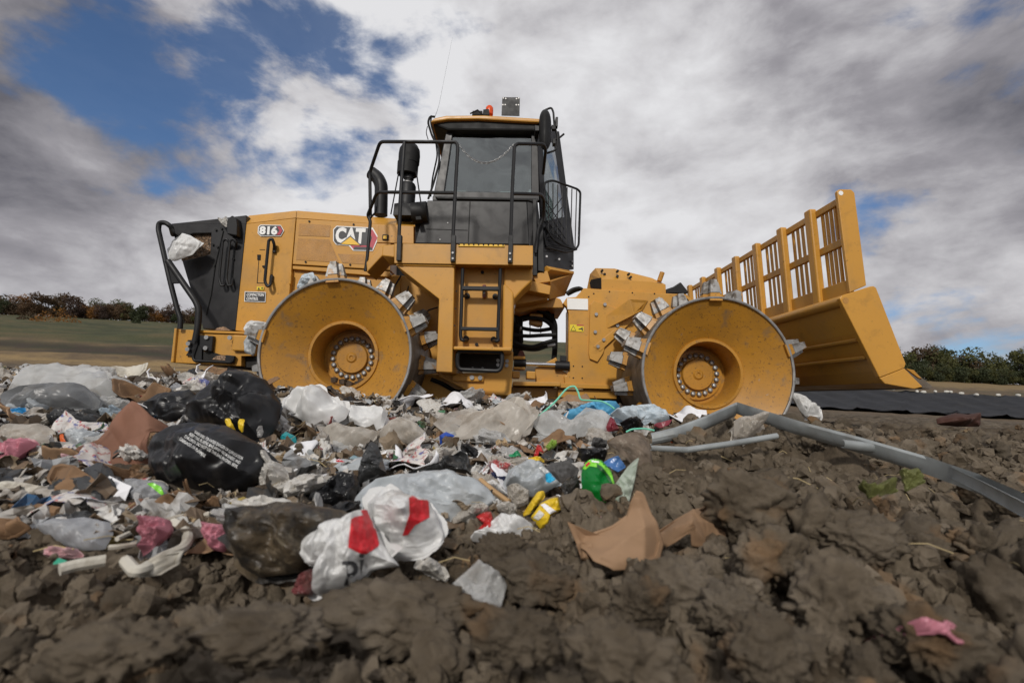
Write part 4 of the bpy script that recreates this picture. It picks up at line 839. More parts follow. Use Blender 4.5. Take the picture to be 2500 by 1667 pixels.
part('cab_hoses', M['rubber'], lambda mb: (mb.tube(path(C2, [(660, 215), (620, 212), (603, 260), (640, 380), (690, 450), (695, 580), (650, 740), (606, 870)], YK - .02), .012, 7, .06), mb.tube(path(C2, [(630, 205), (625, 270), (665, 400), (680, 520), (640, 700), (625, 850)], YK + .02), .009, 7, .06), mb.tube(path(C2, [(600, 290), (588, 340), (605, 395)], YK), .005, 6, .03)), bevel=0)
# --- exhaust, air cleaner
YE = YK + .12
part('air_precleaner', M['rubber'], lambda mb: (mb.lathe([(.115, -.02), (.118, .08), (.112, .14), (.085, .19), (.04, .215), (0, .22)], tuple(a1(C2, 452, 575, YE)), 24, 'Z'), mb.lathe([(.045, 0), (.115, -.005), (.113, -.14), (.10, -.15), (.045, -.07)], tuple(a1(C2, 446, 580, YE)), 24, 'Z')), bevel=0)
part('air_neck', K_, lambda mb: (mb.lathe([(.045, 0), (.045, .1), (.055, .11), (.055, .2), (.045, .21), (.045, .30)], tuple(a1(C2, 445, 790, YE)), 18, 'Z'), mb.lathe([(.09, 0), (.09, .26), (.075, .29), (.05, .30)], tuple(a1(C2, 430, 950, YE)), 20, 'Z'), mb.pp(C2((335, 905), (370, 900), (470, 905), (480, 998), (325, 995)), YE - .09, YE + .1)), bevel=0)
part('clamp_band', M['steel'], lambda mb: (mb.lathe([(.058, 0), (.058, .018)], tuple(a1(C2, 444, 750, YE)), 18, 'Z'), mb.lathe([(.05, 0), (.05, .012)], tuple(a1(C2, 446, 592, YE)), 18, 'Z')), bevel=0)
part('precleaner_struts', K_, lambda mb: [mb.tube(path(C2, q, YE - .04), .008, 6) for q in ([(372, 650), (308, 990)], [(510, 650), (548, 905)], [(470, 660), (440, 800)])], bevel=0)
part('exhaust_stack', K_, lambda mb: (mb.tube(path(C2, [(228, 1000), (232, 760), (205, 700), (150, 660)], YE + .15), .074, 20, .1)), bevel=0)
part('exhaust_mouth', M['dark'], lambda mb: mb.tube(path(C2, [(152, 662), (146, 657)], YE + .15), .062, 18), bevel=0)
part('filter_canister', M['rubber'], lambda mb: (mb.tube(path(C2, [(480, 985), (600, 975)], YK - .02), .115, 20), mb.pp(C2((505, 1010), (545, 1005), (550, 1030), (510, 1034)), YK - .16, YK - .05), mb.pp(C2((500, 1060), (590, 1040), (560, 1215), (505, 1215)), YK + .05, YK + .3)), bevel=0)
# --- railings
YR = YP - .02
rail = part('railing', K_, lambda mb: (mb.tube(path(C2, [(145, 1020, YR+.4), (140, 655, YR+.4), (222, 413, YR+.2), (416, 413), (828, 416), (842, 450), (822, 800), (797, 1290)], YR), .0165, 10, .05),
     mb.tube(path(C2, [(415, 416), (388, 800), (368, 1290)], YR), .0165, 10), mb.tube(path(C2, [(105, 1445, YR+.4), (120, 1330, YR+.4), (145, 1042, YR+.4), (122, 1000, YR+.4), (198, 815, YR+.2), (400, 816), (818, 820)], YR), .0165, 10, .05),
     mb.tube(path(C2, [(148, 655, YR+.4), (208, 760, YR+.35), (190, 975, YR+.35), (146, 1015, YR+.4)], YR), .010, 8, .05)), bevel=0)
part('railing', K_, lambda mb: (mb.tube(path(C2, [(1260, 1300), (1275, 820), (1294, 450), (1318, 428), (1528, 432, YR+.2), (1544, 470, YR+.3), (1522, 670, YR+.6)], YR), .0165, 10, .05), mb.tube(path(C2, [(1276, 826), (1508, 832, YR+.3), (1530, 880, YR+.5), (1524, 1020, YR+.65), (1480, 1110, YR+.65), (1462, 1300, YR+.65)], YR), .0165, 10, .05)), bevel=0)
part('railing_socket', K_, lambda mb: [mb.pp(C2((x-15, 1155), (x+22, 1155), (x+14, y), (x-22, y)), YR - .02, YR + .03) for x, y in ((372, 1358), (804, 1366), (1262, 1374))], rail, .004)
part('socket_bolts', M['bolt'], lambda mb: discs(mb, C2, [(802, 1300), (802, 1345), (1258, 1305), (1258, 1352)], YR - .02, .010, .012, 8), rail, 0)
def chain(mb):
    a, b = a1(C2, 845, 428, YR), a1(C2, 1292, 428, YR); mid = a1(C2, 1065, 582, YR); sag = (a.z + b.z)/2 - mid.z; n = 24
    for k in range(n):
        t = (k + .5)/n; p = a.lerp(b, t); p.z -= sag*4*t*(1-t); t2 = t + .02; q = a.lerp(b, t2); q.z -= sag*4*t2*(1-t2); dr = (q - p).normalized(); L = (b-a).length/n*.72
        up = Vector((0, 1, 0)) if k % 2 else dr.cross(Vector((0, 1, 0)))
        mb.tube([tuple(p + dr*L*math.cos(w) + up*L*.5*math.sin(w)) for w in [2*math.pi*i/10 for i in range(11)]], .0036, 5)
part('chain', M['bolt'], chain, rail, 0)

# ------------------------------------------------------------------ trash: crumpled bags, films, sheets and boxes
def tri(v): return np.abs((v % 2.0) - 1.0) * 2 - 1
def crumple(P, seed, f, n=5, warp=.6):
    r = np.random.default_rng(seed); s = 0; a = 1.0; tot = 0
    for k in range(n):
        d = r.normal(size=3); d /= np.linalg.norm(d); w = warp * perlin(P * f * .55 + seed % 97 + 7*k)
        s = s + a * tri(P @ d * f + w * 2 + r.random()*2); tot += a; a *= .68; f *= 1.55
    return s / tot
def crease(U, seed, n, soft=.012):
    """sharp straight folds across a sheet, each a kink along a random line"""
    r = np.random.default_rng(seed*13+1); k = 0
    for i in range(n):
        a = r.uniform(0, math.pi); d = np.array([math.cos(a), math.sin(a)]); c = r.uniform(-.55, .55); v = U @ d - c + .05*perlin(np.stack([U[:, 0]*2.2, U[:, 1]*2.2, np.full(len(U), i+seed*.37)], 1))
        k = k + r.normal()*np.sqrt(v*v + soft*soft)*(1.0 if i < n*.4 else .6)
    A = np.column_stack([U, np.ones(len(U))]); k = k - A @ np.linalg.lstsq(A, k, rcond=None)[0]
    return k/(k.std()+1e-6)*.5
def blob_mesh(name, pts, Y, T, lean, cr, freq, seed, res, back=.7, edge=.72, ragged=.025, fine=1.0, folds=None):
    """a stuffed or crumpled body: outline read in a plane leaning away from the lens, bulging T metres to the front and back*T behind"""
    base = max(pts, key=lambda p: p[1]); z0 = at(base[0], base[1], Y).z
    def onplane(px, py):
        d = ray(px, py); t = (Y + lean*(EYE - z0)) / (d.y - lean*d.z); return CAMP + d*t
    W3 = [onplane(*p) for p in pts]; L = math.hypot(1, lean)
    Q = np.array([(p.x, (p.z - z0)*L) for p in W3]); c = Q.mean(0)
    # area centroid
    x, y = Q[:, 0], Q[:, 1]; x2, y2 = np.roll(x, -1), np.roll(y, -1); cr_ = x*y2 - x2*y; A = cr_.sum()/2
    if abs(A) > 1e-8: c = np.array([((x+x2)*cr_).sum(), ((y+y2)*cr_).sum()])/(6*A)
    nth, nr = res; th = np.linspace(-math.pi, math.pi, nth, endpoint=False); rad = np.zeros(nth); D = np.stack([np.cos(th), np.sin(th)], 1)
    for i in range(len(Q)):
        a = Q[i]-c; b = Q[(i+1) % len(Q)]-c; e = b-a
        den = D[:, 0]*e[1]-D[:, 1]*e[0]; den = np.where(np.abs(den) < 1e-9, 1e-9, den)
        t = (a[0]*e[1]-a[1]*e[0])/den; s = (a[0]*D[:, 1]-a[1]*D[:, 0])/den
        rad = np.where((s >= -1e-6) & (s <= 1+1e-6) & (t > 0), np.maximum(rad, t), rad)
    ok = rad > 0
    if not ok.all(): rad = np.interp(th, th[ok], rad[ok], period=2*math.pi)
    size = math.sqrt(abs(A)) + 1e-6
    rad = rad*(1 + ragged*fbm(np.stack([np.cos(th)*2.5+seed, np.sin(th)*2.5, th*0+.3], 1), 4))
    fr = np.linspace(0, 1, nr+1)[1:]**.85
    front = [np.array([[c[0], c[1]]])] + [c + D*(rad*f)[:, None] for f in fr]
    P2 = np.vstack(front); f_all = np.concatenate([[0.0], np.repeat(fr, nth)])
    hf = T*np.power(np.maximum(1-f_all**2, 0), edge)
    U0 = (P2 - c)/size; hf = hf*.8*np.clip(1 + .75*fbm(np.stack([U0[:, 0]*1.6+seed, U0[:, 1]*1.6, np.full(len(U0), .4)], 1), 3), .25, 1.6) if T >= .02 else hf*0
    N = np.array([0, -1, lean])/L; E2 = np.array([0, lean, 1])/L
    def place(h): return np.stack([P2[:, 0], np.full(len(P2), Y), np.full(len(P2), z0)], 1) + P2[:, 1:2]*E2 + h[:, None]*N
    A3 = place(hf); S = A3/size
    k = crumple(S, seed, freq*1.25, 6) * .85 + .30*fbm(S*freq*.45+seed, 3)
    if folds is not None:   # gathers running along a direction
        g = S[:, 0]*math.cos(folds) + S[:, 2]*math.sin(folds); k = k*.55 + .6*tri(g*freq*1.3 + 1.2*perlin(S*1.6+seed))
    fall = np.clip((1-f_all)*6, .15, 1) if T > .02 else np.clip((1-f_all)*6, .75, 1)
    an = (seed*1.7) % 3.14; a_ = (S[:, 0]*math.cos(an) + S[:, 2]*math.sin(an)); b_ = (S[:, 2]*math.cos(an) - S[:, 0]*math.sin(an)); A2 = np.stack([a_*.40, S[:, 1]*.5, b_*1.35], 1)
    k = .55*k + .75*fine*crumple(A2, seed+9, freq*1.5, 5, .9) + .10*fine*crumple(S, seed+5, freq*3.1, 3)*(T >= .02)
    U2 = (P2 - c)/size
    if T < .02: k = crease(U2, seed, 16, .008)*1.1 + .10*crumple(A2, seed+9, freq*2.4, 3, .5)
    else: k = .55*k + .85*crease(U2, seed, int(9 + freq*3))
    A3 = A3 + (k*cr*fall)[:, None]*N
    B3 = place(-hf*back) + (k*cr*fall*(1 if T < .02 else .5))[:, None]*N
    ii = np.arange(nth); jj = (ii+1) % nth; F3 = []; F4 = []
    for r_ in range(nr-1):
        a = 1+r_*nth; F4.append(np.stack([a+ii, a+nth+ii, a+nth+jj, a+jj], 1))
    quads = np.vstack(F4); n = len(P2)
    fan = np.stack([np.zeros(nth, int), 1+ii, 1+jj, 1+jj], 1)
    if T < .02:             # a sheet: one surface, thickened by a modifier
        V = A3; F = quads; fans = fan[:, :3]
    else:
        last = 1+(nr-1)*nth; B3[last:last+nth] = A3[last:last+nth]
        V = np.vstack([A3, B3]); F = np.vstack([quads, (quads+n)[:, ::-1]]); fans = np.vstack([fan[:, :3], (fan[:, :3]+n)[:, ::-1]])
    org = V.mean(0); V = V-org
    me = bpy.data.meshes.new(name)
    nv = len(V); me.vertices.add(nv); me.vertices.foreach_set('co', V.astype(np.float32).ravel())
    li = np.concatenate([F.ravel(), fans.ravel()]).astype(np.int32); me.loops.add(len(li)); me.loops.foreach_set('vertex_index', li)
    st = np.concatenate([np.arange(len(F))*4, len(F)*4+np.arange(len(fans))*3]).astype(np.int32); me.polygons.add(len(st)); me.polygons.foreach_set('loop_start', st)
    me.polygons.foreach_set('use_smooth', np.ones(len(st), bool)); me.update(calc_edges=True); me.validate()
    return me, Vector(org)
SEED = [100]; HEROES = []; POLYS = []; HBOX = []
def item(name, label, cat, pts, mat, T=.05, lean=.8, cr=.02, freq=3.0, dY=0.0, Y=None, res=None, group=None, sharp=28, fix=False, **k):
    SEED[0] += 1
    b = max(pts, key=lambda p: p[1])
    hy = max(.45, ground_hit(b[0], b[1]).y) + .03; Y = hy if Y is None else (Y if (Y > 3.9 or fix) else min(Y, hy))
    HBOX.append((min(p[0] for p in pts), max(p[0] for p in pts), min(p[1] for p in pts), max(p[1] for p in pts), Y)); HEROES.append((sum(p[0] for p in pts)/len(pts), sum(p[1] for p in pts)/len(pts), label)); POLYS.append(pts)
    w = max(p[0] for p in pts)-min(p[0] for p in pts)
    if res is None: res = (128, 30) if w > 260 else ((96, 22) if w > 110 else ((64, 14) if w > 50 else (40, 9)))
    me, org = blob_mesh(name, pts, Y, T, lean, cr, freq, SEED[0], res, **k)
    me.materials.append(M[mat] if isinstance(mat, str) else mat)
    if sharp: me.set_sharp_from_angle(angle=R(sharp))
    o = link(bpy.data.objects.new(name, me)); o.location = org
    if T < .02: s = o.modifiers.new('thick', 'SOLIDIFY'); s.thickness = .0016 if T <= .006 else T*.35; s.offset = 0
    tag(o, label, cat, group)
    if T >= .03 and w > 75 and isinstance(mat, str) and mat in FILMS:
        cx_ = sum(p[0] for p in pts)/len(pts); cy_ = sum(p[1] for p in pts)/len(pts); q = [(cx_ + (p[0]-cx_)*1.10, cy_ + (p[1]-cy_)*(.85 if p[1] < cy_ else 1.08)) for p in pts]
        m2, o2 = blob_mesh('loose_edge', q, Y + .01, .004, lean + .5, cr*1.1, freq, SEED[0]+50, (80, 14), ragged=.10); m2.materials.append(M[mat]); m2.set_sharp_from_angle(angle=R(26))
        e_ = link(bpy.data.objects.new('loose_edge', m2), o); e_.location = o2 - org
    return o
FILMS = ('white_bag', 'dirty_white', 'grey_film', 'taupe_film', 'clear_film', 'dark_clear', 'black_bag', 'charcoal', 'skyblue', 'paleblue', 'mud_bag', 'pink')
def strand(name, label, cat, pts, mat, r, Ys, seg=8, flat=1.0, round_=.03, group=None, clampY=True):
    """a tube or strap through pixel points, Ys the depth at each"""
    if isinstance(Ys, (int, float)): Ys = [Ys]*len(pts)
    P = [at(p[0], p[1], min(y, ground_hit(p[0], p[1] + 12).y) if clampY else y) for p, y in zip(pts, Ys)]; c = sum(P, Vector())/len(P)
    mb = MB(); mb.tube([tuple(p-c) for p in P], r, seg, round_)
    o = mb.obj(name, M[mat] if isinstance(mat, str) else mat); o.location = c; tag(o, label, cat, group)
    return o
def onto(target, faces2d, mat, name, lift=.003):
    """flat print laid on a body: each point of the outline is carried along its line of sight until it meets the surface"""
    V, F = faces2d; me = target.data; loc = target.location
    bv = BVHTree.FromPolygons([v.co + loc for v in me.vertices], [tuple(p.vertices) for p in me.polygons]); hit = []
    for x, y in V:
        d = ray(x, y).normalized(); h = bv.ray_cast(CAMP, d); hit.append(tuple(h[0] - d*lift) if h[0] else None)
    fs = [f for f in F if all(hit[i] is not None for i in f)]
    if not fs: return None
    used = sorted({i for f in fs for i in f}); q = {i: k for k, i in enumerate(used)}
    m_ = bpy.data.meshes.new(name); m_.from_pydata([tuple(Vector(hit[i])-loc) for i in used], [], [tuple(q[i] for i in f) for f in fs]); m_.materials.append(M[mat] if isinstance(mat, str) else mat)
    return link(bpy.data.objects.new(name, m_), target)
def patch(pts, Yref=None):
    """a filled, finely divided outline"""
    bm = bmesh.new(); vs = [bm.verts.new((p[0], p[1], 0)) for p in pts]; bm.faces.new(vs); bmesh.ops.triangulate(bm, faces=bm.faces[:])
    for _ in range(5): bmesh.ops.subdivide_edges(bm, edges=[e for e in bm.edges if e.calc_length() > 5], cuts=1); bmesh.ops.triangulate(bm, faces=bm.faces[:])
    bm.verts.index_update(); V = [(v.co.x, v.co.y) for v in bm.verts]; F = [tuple(v.index for v in f.verts) for f in bm.faces]; bm.free()
    return V, F
def text_on(target, body, p0, p1, hpx, Yref, mat, fat=0.0, name='lettering', sag=0.0):
    V, F = text_polys(body, 1.0, fat); xs = [v[0] for v in V]; w = max(xs)-min(xs); hh = max(max(v[1] for v in V), .7)
    e = Vector((p1[0]-p0[0], p1[1]-p0[1])); L = e.length; e.normalize(); n = Vector((e.y, -e.x)); P = []
    for v in V:
        t = (v[0]-min(xs))/w; q = Vector(p0) + e*t*L + n*(v[1]/hh*hpx - sag*hpx*math.sin(t*9)); P.append((q.x, q.y))
    return onto(target, (P, F), mat, name)

G = [((.12, .10, .075), .50, .70, 5, .55)]
M['white_bag'] = pmat('white_film', (.74, .74, .73), .36, var=.05, dirt=[((.30, .25, .19), .55, .75, 6, .35)], film=.22)
M['dirty_white'] = pmat('soiled_white_film', (.62, .60, .56), .42, var=.10, vscale=9, dirt=[((.25, .19, .13), .48, .70, 9, .6)], film=.2)
M['grey_film'] = pmat('grey_blue_film', (.45, .48, .50), .38, var=.08, dirt=[((.22, .20, .17), .55, .75, 6, .45)], film=.2)
M['taupe_film'] = pmat('dusty_taupe_film', (.64, .595, .53), .34, var=.14, vscale=6, dirt=[((.24, .18, .12), .48, .70, 7, .6)], film=.35, clear=.34)
M['clear_film'] = pmat('clear_film', (.62, .62, .61), .22, var=.08, dirt=[((.24, .20, .15), .5, .72, 8, .4)], film=.25, clear=.45)
M['dark_clear'] = pmat('dark_clear_film', (.16, .165, .17), .28, var=.25, dirt=[((.20, .17, .13), .52, .72, 6, .4)], film=.15, clear=.22)
M['frost'] = pmat('frosted_plastic', (.42, .43, .45), .35, var=.05, film=.25, clear=.35)
M['black_bag'] = pmat('black_film', (.007, .007, .008), .38, var=.2, dirt=[((.05, .045, .04), .54, .70, 6, .6)], spec=.42)
M['charcoal'] = pmat('charcoal_film', (.035, .036, .037), .38, var=.2, dirt=[((.10, .085, .065), .55, .72, 8, .5)], spec=.5)
M['felt'] = pmat('grey_felt', (.075, .073, .072), .9, var=.2, bump=(.3, 80, .004))
M['mud_bag'] = pmat('muddy_black_film', (.022, .019, .016), .45, var=.4, vscale=7, dirt=[((.13, .095, .055), .46, .62, 6, .8), ((.2, .17, .12), .6, .66, 30, .6)], bump=(.5, 30, .01))
M['kraft'] = pmat('brown_paper', (.27, .165, .092), .8, var=.16, vscale=4, dirt=[((.18, .11, .06), .5, .75, 4, .5)], bump=(.15, 50, .003))
M['cardboard'] = pmat('damp_cardboard', (.20, .115, .058), .85, var=.2, vscale=5, dirt=[((.07, .045, .028), .48, .68, 5, .7)], bump=(.2, 60, .003))
M['redcard'] = pmat('red_brown_paper', (.185, .085, .052), .8, var=.15, vscale=4, dirt=[((.11, .055, .03), .48, .7, 3, .7), ((.26, .06, .07), .6, .75, 3.5, .5)], bump=(.15, 40, .003))
M['paper'] = pmat('white_paper', (.72, .72, .74), .75, var=.05, dirt=[((.4, .36, .3), .55, .75, 8, .4)])
M['foam'] = pmat('white_foam_board', (.52, .49, .42), .7, var=.12, dirt=[((.17, .13, .085), .47, .66, 9, .75)])
M['speck'] = pmat('mud_caked_board', (.125, .095, .070), .85, var=.35, vscale=20, dirt=[((.30, .26, .21), .56, .66, 45, .6), ((.05, .035, .025), .52, .66, 8, .7)], bump=(.5, 60, .006))
M['blue'] = pmat('bright_blue_film', (.02, .22, .50), .4, var=.2, dirt=G)
M['skyblue'] = pmat('light_blue_film', (.12, .42, .66), .34, var=.15, film=.25, dirt=[((.4, .45, .48), .55, .75, 4, .5)])
M['paleblue'] = pmat('pale_blue_white_film', (.56, .63, .68), .36, var=.10, vscale=8, film=.22, dirt=[((.28, .42, .52), .5, .68, 5, .6), ((.3, .26, .2), .57, .72, 12, .5)])
M['pink'] = pmat('pink_film', (.52, .20, .25), .45, var=.2, dirt=G, film=.2)
M['palepink'] = pmat('pale_pink_paper', (.60, .36, .38), .7, var=.15, dirt=G)
M['maroon'] = pmat('maroon_wrapper', (.17, .018, .03), .35, var=.2, dirt=G)
M['red'] = pmat('red_plastic', (.42, .02, .02), .35, var=.15, dirt=G)
M['orangep'] = pmat('orange_plastic', (.55, .10, .015), .4, dirt=G)
M['yellowp'] = pmat('yellow_carton', (.66, .45, .02), .4, var=.15, dirt=[((.3, .2, .06), .55, .7, 12, .5)])
M['greenp'] = pmat('green_plastic', (.02, .24, .10), .4, var=.15, dirt=G)
M['lime'] = pmat('lime_wrapper', (.30, .48, .06), .4, var=.2, dirt=G)
M['mint'] = pmat('mint_strap', (.16, .56, .40), .45, var=.1)
M['teal'] = pmat('teal_plastic', (.02, .30, .33), .3, var=.15, film=.15)
M['navy'] = pmat('navy_cloth', (.015, .022, .07), .7, var=.3)
M['cobalt'] = pmat('cobalt_plastic', (.015, .06, .33), .35, var=.15)
M['olivec'] = pmat('olive_cloth', (.11, .12, .04), .9, var=.2)
M['wood'] = pmat('raw_wood', (.46, .29, .14), .75, var=.2, vscale=8)
M['redwood'] = pmat('red_brown_bark', (.25, .115, .075), .85, var=.25, vscale=10, bump=(.4, 30, .006))
M['rust'] = pmat('rusty_steel', (.050, .017, .010), .8, var=.4)
M['cabbage'] = pmat('wilted_cabbage', (.16, .17, .055), .6, var=.3, vscale=9, dirt=[((.30, .29, .14), .52, .68, 9, .6), (MUD, .56, .7, 8, .7)], film=.2)
M['straw'] = pmat('dry_stalk', (.42, .33, .17), .8)
M['yelgreen'] = pmat('yellow_green_cord', (.52, .54, .16), .6)
M['multi'] = pmat('printed_wrapper', (.58, .55, .52), .4, var=.1, dirt=[((.40, .06, .06), .54, .60, 9, .9), ((.05, .07, .25), .56, .62, 7, .9), ((.25, .2, .15), .5, .7, 12, .5)])
M['yelpanel'] = pmat('printed_card', (.62, .60, .55), .5, var=.2, vscale=14, dirt=[((.25, .22, .22), .5, .65, 22, .6)])
mt, t, b, o = newmat('green_bottle_plastic')
b.inputs['Base Color'].default_value = (.02, .30, .07, 1); b.inputs['Roughness'].default_value = .12; b.inputs['Specular IOR Level'].default_value = .6
tr = t.nodes.new('ShaderNodeBsdfTranslucent'); tr.inputs[0].default_value = (.05, .60, .12, 1); mx = t.nodes.new('ShaderNodeMixShader'); mx.inputs[0].default_value = .45; t.links.new(b.outputs[0], mx.inputs[1]); t.links.new(tr.outputs[0], mx.inputs[2])
tp = t.nodes.new('ShaderNodeBsdfTransparent'); tp.inputs[0].default_value = (.18, .72, .25, 1); mx2 = t.nodes.new('ShaderNodeMixShader'); mx2.inputs[0].default_value = .28; t.links.new(mx.outputs[0], mx2.inputs[1]); t.links.new(tp.outputs[0], mx2.inputs[2]); t.links.new(mx2.outputs[0], o.inputs[0])
M['bottle'] = mt

# --- left back
item('plastic_sheet', 'large dusty translucent sheet draped over the back of the pile at far left', 'plastic sheet', T1((60, 330), (110, 250), (180, 140), (400, 130), (500, 105), (570, 140), (700, 125), (860, 160), (940, 260), (1020, 320), (960, 370), (800, 400), (300, 400)), 'clear_film', .10, 1.1, .035, 1.8, Y=3.75, edge=.7, fine=.6)
item('plastic_bag', 'long dark translucent bag lying along the front of the dusty sheet', 'plastic bag', T1((-40, 400), (0, 330), (150, 270), (350, 250), (700, 280), (840, 400), (820, 470), (600, 495), (300, 480), (-30, 500)), 'dark_clear', .10, .7, .035, 2.4, Y=3.5, folds=.3)
item('cardboard_piece', 'dirty white folded board behind the dusty sheet, nearest the bumper', 'cardboard', T1((840, 150), (1000, 112), (1150, 105), (1245, 130), (1230, 190), (1100, 225), (950, 230)), 'foam', .012, .9, .05, 1.6, Y=4.1)
item('cardboard_piece', 'small dirty white board standing on edge below the folded white board', 'cardboard', T1((1050, 235), (1200, 195), (1260, 190), (1300, 250), (1180, 275)), 'foam', .012, .6, .03, 2, Y=4.0)
item('cardboard_piece', 'torn brown board with a burnt patch between dusty sheet and black bags', 'cardboard', T1((985, 290), (1040, 265), (1200, 268), (1330, 290), (1430, 330), (1300, 440), (1150, 430), (980, 380)), 'cardboard', .015, .8, .05, 2.0, Y=3.6)
item('printed_wrapper', 'crumpled bright printed wrapper just left of the black bag top', 'wrapper', T1((1490, 240), (1560, 200), (1640, 195), (1730, 240), (1720, 280), (1600, 300), (1510, 275)), 'multi', .03, .7, .03, 4, Y=3.75)
item('wrapper_scrap', 'dull foil scrap beside the bright printed wrapper', 'scrap', T1((1360, 270), (1430, 245), (1510, 280), (1560, 310), (1430, 335), (1375, 310)), 'frost', .02, .7, .02, 4, Y=3.6)
item('black_bag', 'tall stuffed black trash bag leaning up in front of the rear drum', 'trash bag', T1((1560, 430), (1610, 350), (1700, 280), (1850, 225), (1900, 170), (2000, 155), (2100, 185), (2180, 230), (2250, 330), (2300, 430), (2275, 600), (2180, 760), (2050, 740), (1850, 640), (1650, 600), (1520, 520)), 'black_bag', .18, .5, .036, 3.2, Y=2.85, folds=1.2, fine=1.0)
item('black_bag', 'flattened black bag spread out left of the tall black bag', 'trash bag', T1((1165, 440), (1350, 360), (1600, 335), (1680, 420), (1800, 480), (1720, 600), (1400, 600), (1230, 520)), 'black_bag', .10, .9, .03, 2.6, Y=2.9, folds=.3, fine=.6)
wb = item('black_bag', 'round full black trash bag printed with a white warning notice', 'trash bag', T1((1212, 850), (1225, 760), (1260, 680), (1400, 600), (1600, 572), (1850, 600), (2030, 690), (2150, 760), (2200, 900), (2140, 1050), (2010, 1130), (1800, 1185), (1650, 1160), (1450, 1110), (1290, 1060), (1225, 950)), 'black_bag', .16, .45, .022, 3.0, Y=2.02, folds=.5, fine=1.0)
for k, tx in enumerate(('WARNING: TO AVOID DANGER OF SUFFOCATION', 'KEEP THIS PLASTIC BAG AWAY FROM BABIES AND', 'CHILDREN. DO NOT USE THIS BAG IN CRIBS, BEDS,', 'CARRIAGES OR PLAYPENS.')):
    p0 = T1((1590 - 40*k, 660 + 18*k))[0]; p1 = T1((1985 - 20*k, 880 + 34*k))[0] if k < 3 else T1((1680, 860))[0]
    text_on(wb, tx, p0, p1, 7.5, 2.0, 'white_print', .012, 'warning_print', .12)
for q, w in (((1840, 550), 'left'), ((1960, 548), 'right')):
    x, y = q; item('bag_tie', 'yellow drawstring end on the black bags, %s one of the two' % w, 'drawstring', T1((x, y), (x+40, y-8), (x+68, y+45), (x+72, y+80), (x+30, y+70)) if w == 'left' else T1((x, y), (x+34, y), (x+42, y+50), (x+20, y+115), (x-2, y+70)), 'yellowp', .015, .2, .006, 3, Y=1.93, fix=True)
item('jar_top', 'pale metal jar lid resting between the two stuffed black bags', 'lid', T1((2104, 640), (2120, 600), (2150, 600), (2162, 650), (2150, 695), (2115, 698)), 'steel', .02, .2, .003, 2, Y=2.12)
item('paper_bag', 'red brown paper sack standing upright left of the warning bag', 'paper sack', T1((700, 830), (830, 680), (960, 520), (1100, 410), (1150, 425), (1240, 530), (1345, 580), (1240, 660), (1210, 830), (1240, 930), (1100, 1000), (950, 965), (800, 935)), 'redcard', .018, .5, .03, 1.1, Y=2.05)
item('brown_paper', 'large torn brown paper sheet sloping at the left front', 'paper', T1((250, 940), (340, 850), (450, 870), (620, 940), (740, 1010), (850, 1110), (890, 1250), (720, 1310), (550, 1240), (400, 1070)), 'cardboard', .006, .8, .04, 1.1, Y=1.62)
item('brown_paper', 'crumpled brown paper piece in front of the warning bag', 'paper', T1((1390, 1130), (1580, 1100), (1640, 1150), (1600, 1260), (1380, 1330), (1290, 1280)), 'cardboard', .012, .7, .05, 2.4, Y=1.66)
item('brown_paper', 'brown paper flap right of the crumpled brown piece', 'paper', T1((1650, 1200), (1720, 1160), (1810, 1210), (1790, 1290), (1700, 1330), (1600, 1330)), 'cardboard', .012, .6, .04, 2.4, Y=1.68)
item('brown_paper', 'wrinkled brown paper fold at the foot of the red brown sack', 'paper', T1((800, 930), (1000, 960), (1180, 920), (1240, 1030), (1180, 1120), (1020, 1060), (900, 1000)), 'cardboard', .02, .6, .04, 2.5, Y=1.85)
item('brown_paper', 'dark brown curled strip below the open food tub', 'paper', T1((880, 1290), (1000, 1240), (1250, 1220), (1420, 1240), (1300, 1330), (1000, 1370)), 'redcard', .012, .7, .04, 2, Y=1.6)
item('paper_note', 'white handwritten note lying against the open food tub', 'paper note', T1((828, 1160), (895, 1013), (1085, 1100), (990, 1262)), 'paper', .003, .7, .006, 1.5, Y=1.62, sharp=0)
item('food_tub', 'open food tub with a clear lid and a green stripe', 'tub', T1((1010, 1170), (1040, 1060), (1100, 1045), (1250, 1050), (1350, 1065), (1388, 1110), (1350, 1190), (1230, 1215), (1080, 1225)), 'frost', .05, .7, .006, 2, Y=1.62)
tub = bpy.data.objects['food_tub']; onto(tub, patch(T1((1205, 1075), (1250, 1066), (1320, 1100), (1345, 1160), (1325, 1170), (1290, 1115)), 1.6), 'lime_print', 'green_stripe')
item('tub_rim', 'cream torn tub rim curling behind the green striped tub', 'tub piece', T1((1250, 1050), (1330, 1055), (1392, 1100), (1380, 1180), (1350, 1190), (1345, 1110)), 'foam', .012, .4, .01, 2, Y=1.7)
item('pink_cloth', 'dusty pink cloth lying at the left edge', 'cloth', T1((-30, 775), (60, 750), (180, 720), (320, 750), (180, 840), (60, 920), (-30, 920)), 'pink', .05, .8, .03, 3, Y=2.1)
item('plastic_sheet', 'flat grey brown plastic piece above the pink cloth', 'plastic sheet', T1((-40, 620), (150, 595), (380, 600), (450, 640), (470, 740), (300, 770), (-40, 780)), 'taupe_film', .05, .8, .015, 2, Y=2.5)
item('paper_sheet', 'soiled pale paper sheet crossing below the pink cloth', 'paper', T1((130, 850), (300, 770), (480, 800), (650, 785), (690, 830), (560, 870), (300, 890), (180, 905)), 'dirty_white', .01, .9, .04, 2.5, Y=1.95)
item('paper_sheet', 'pink stained white paper left of the red brown sack', 'paper', T1((560, 900), (700, 850), (800, 870), (780, 940), (680, 980), (590, 950)), 'palepink', .01, .8, .03, 2.5, Y=1.9)
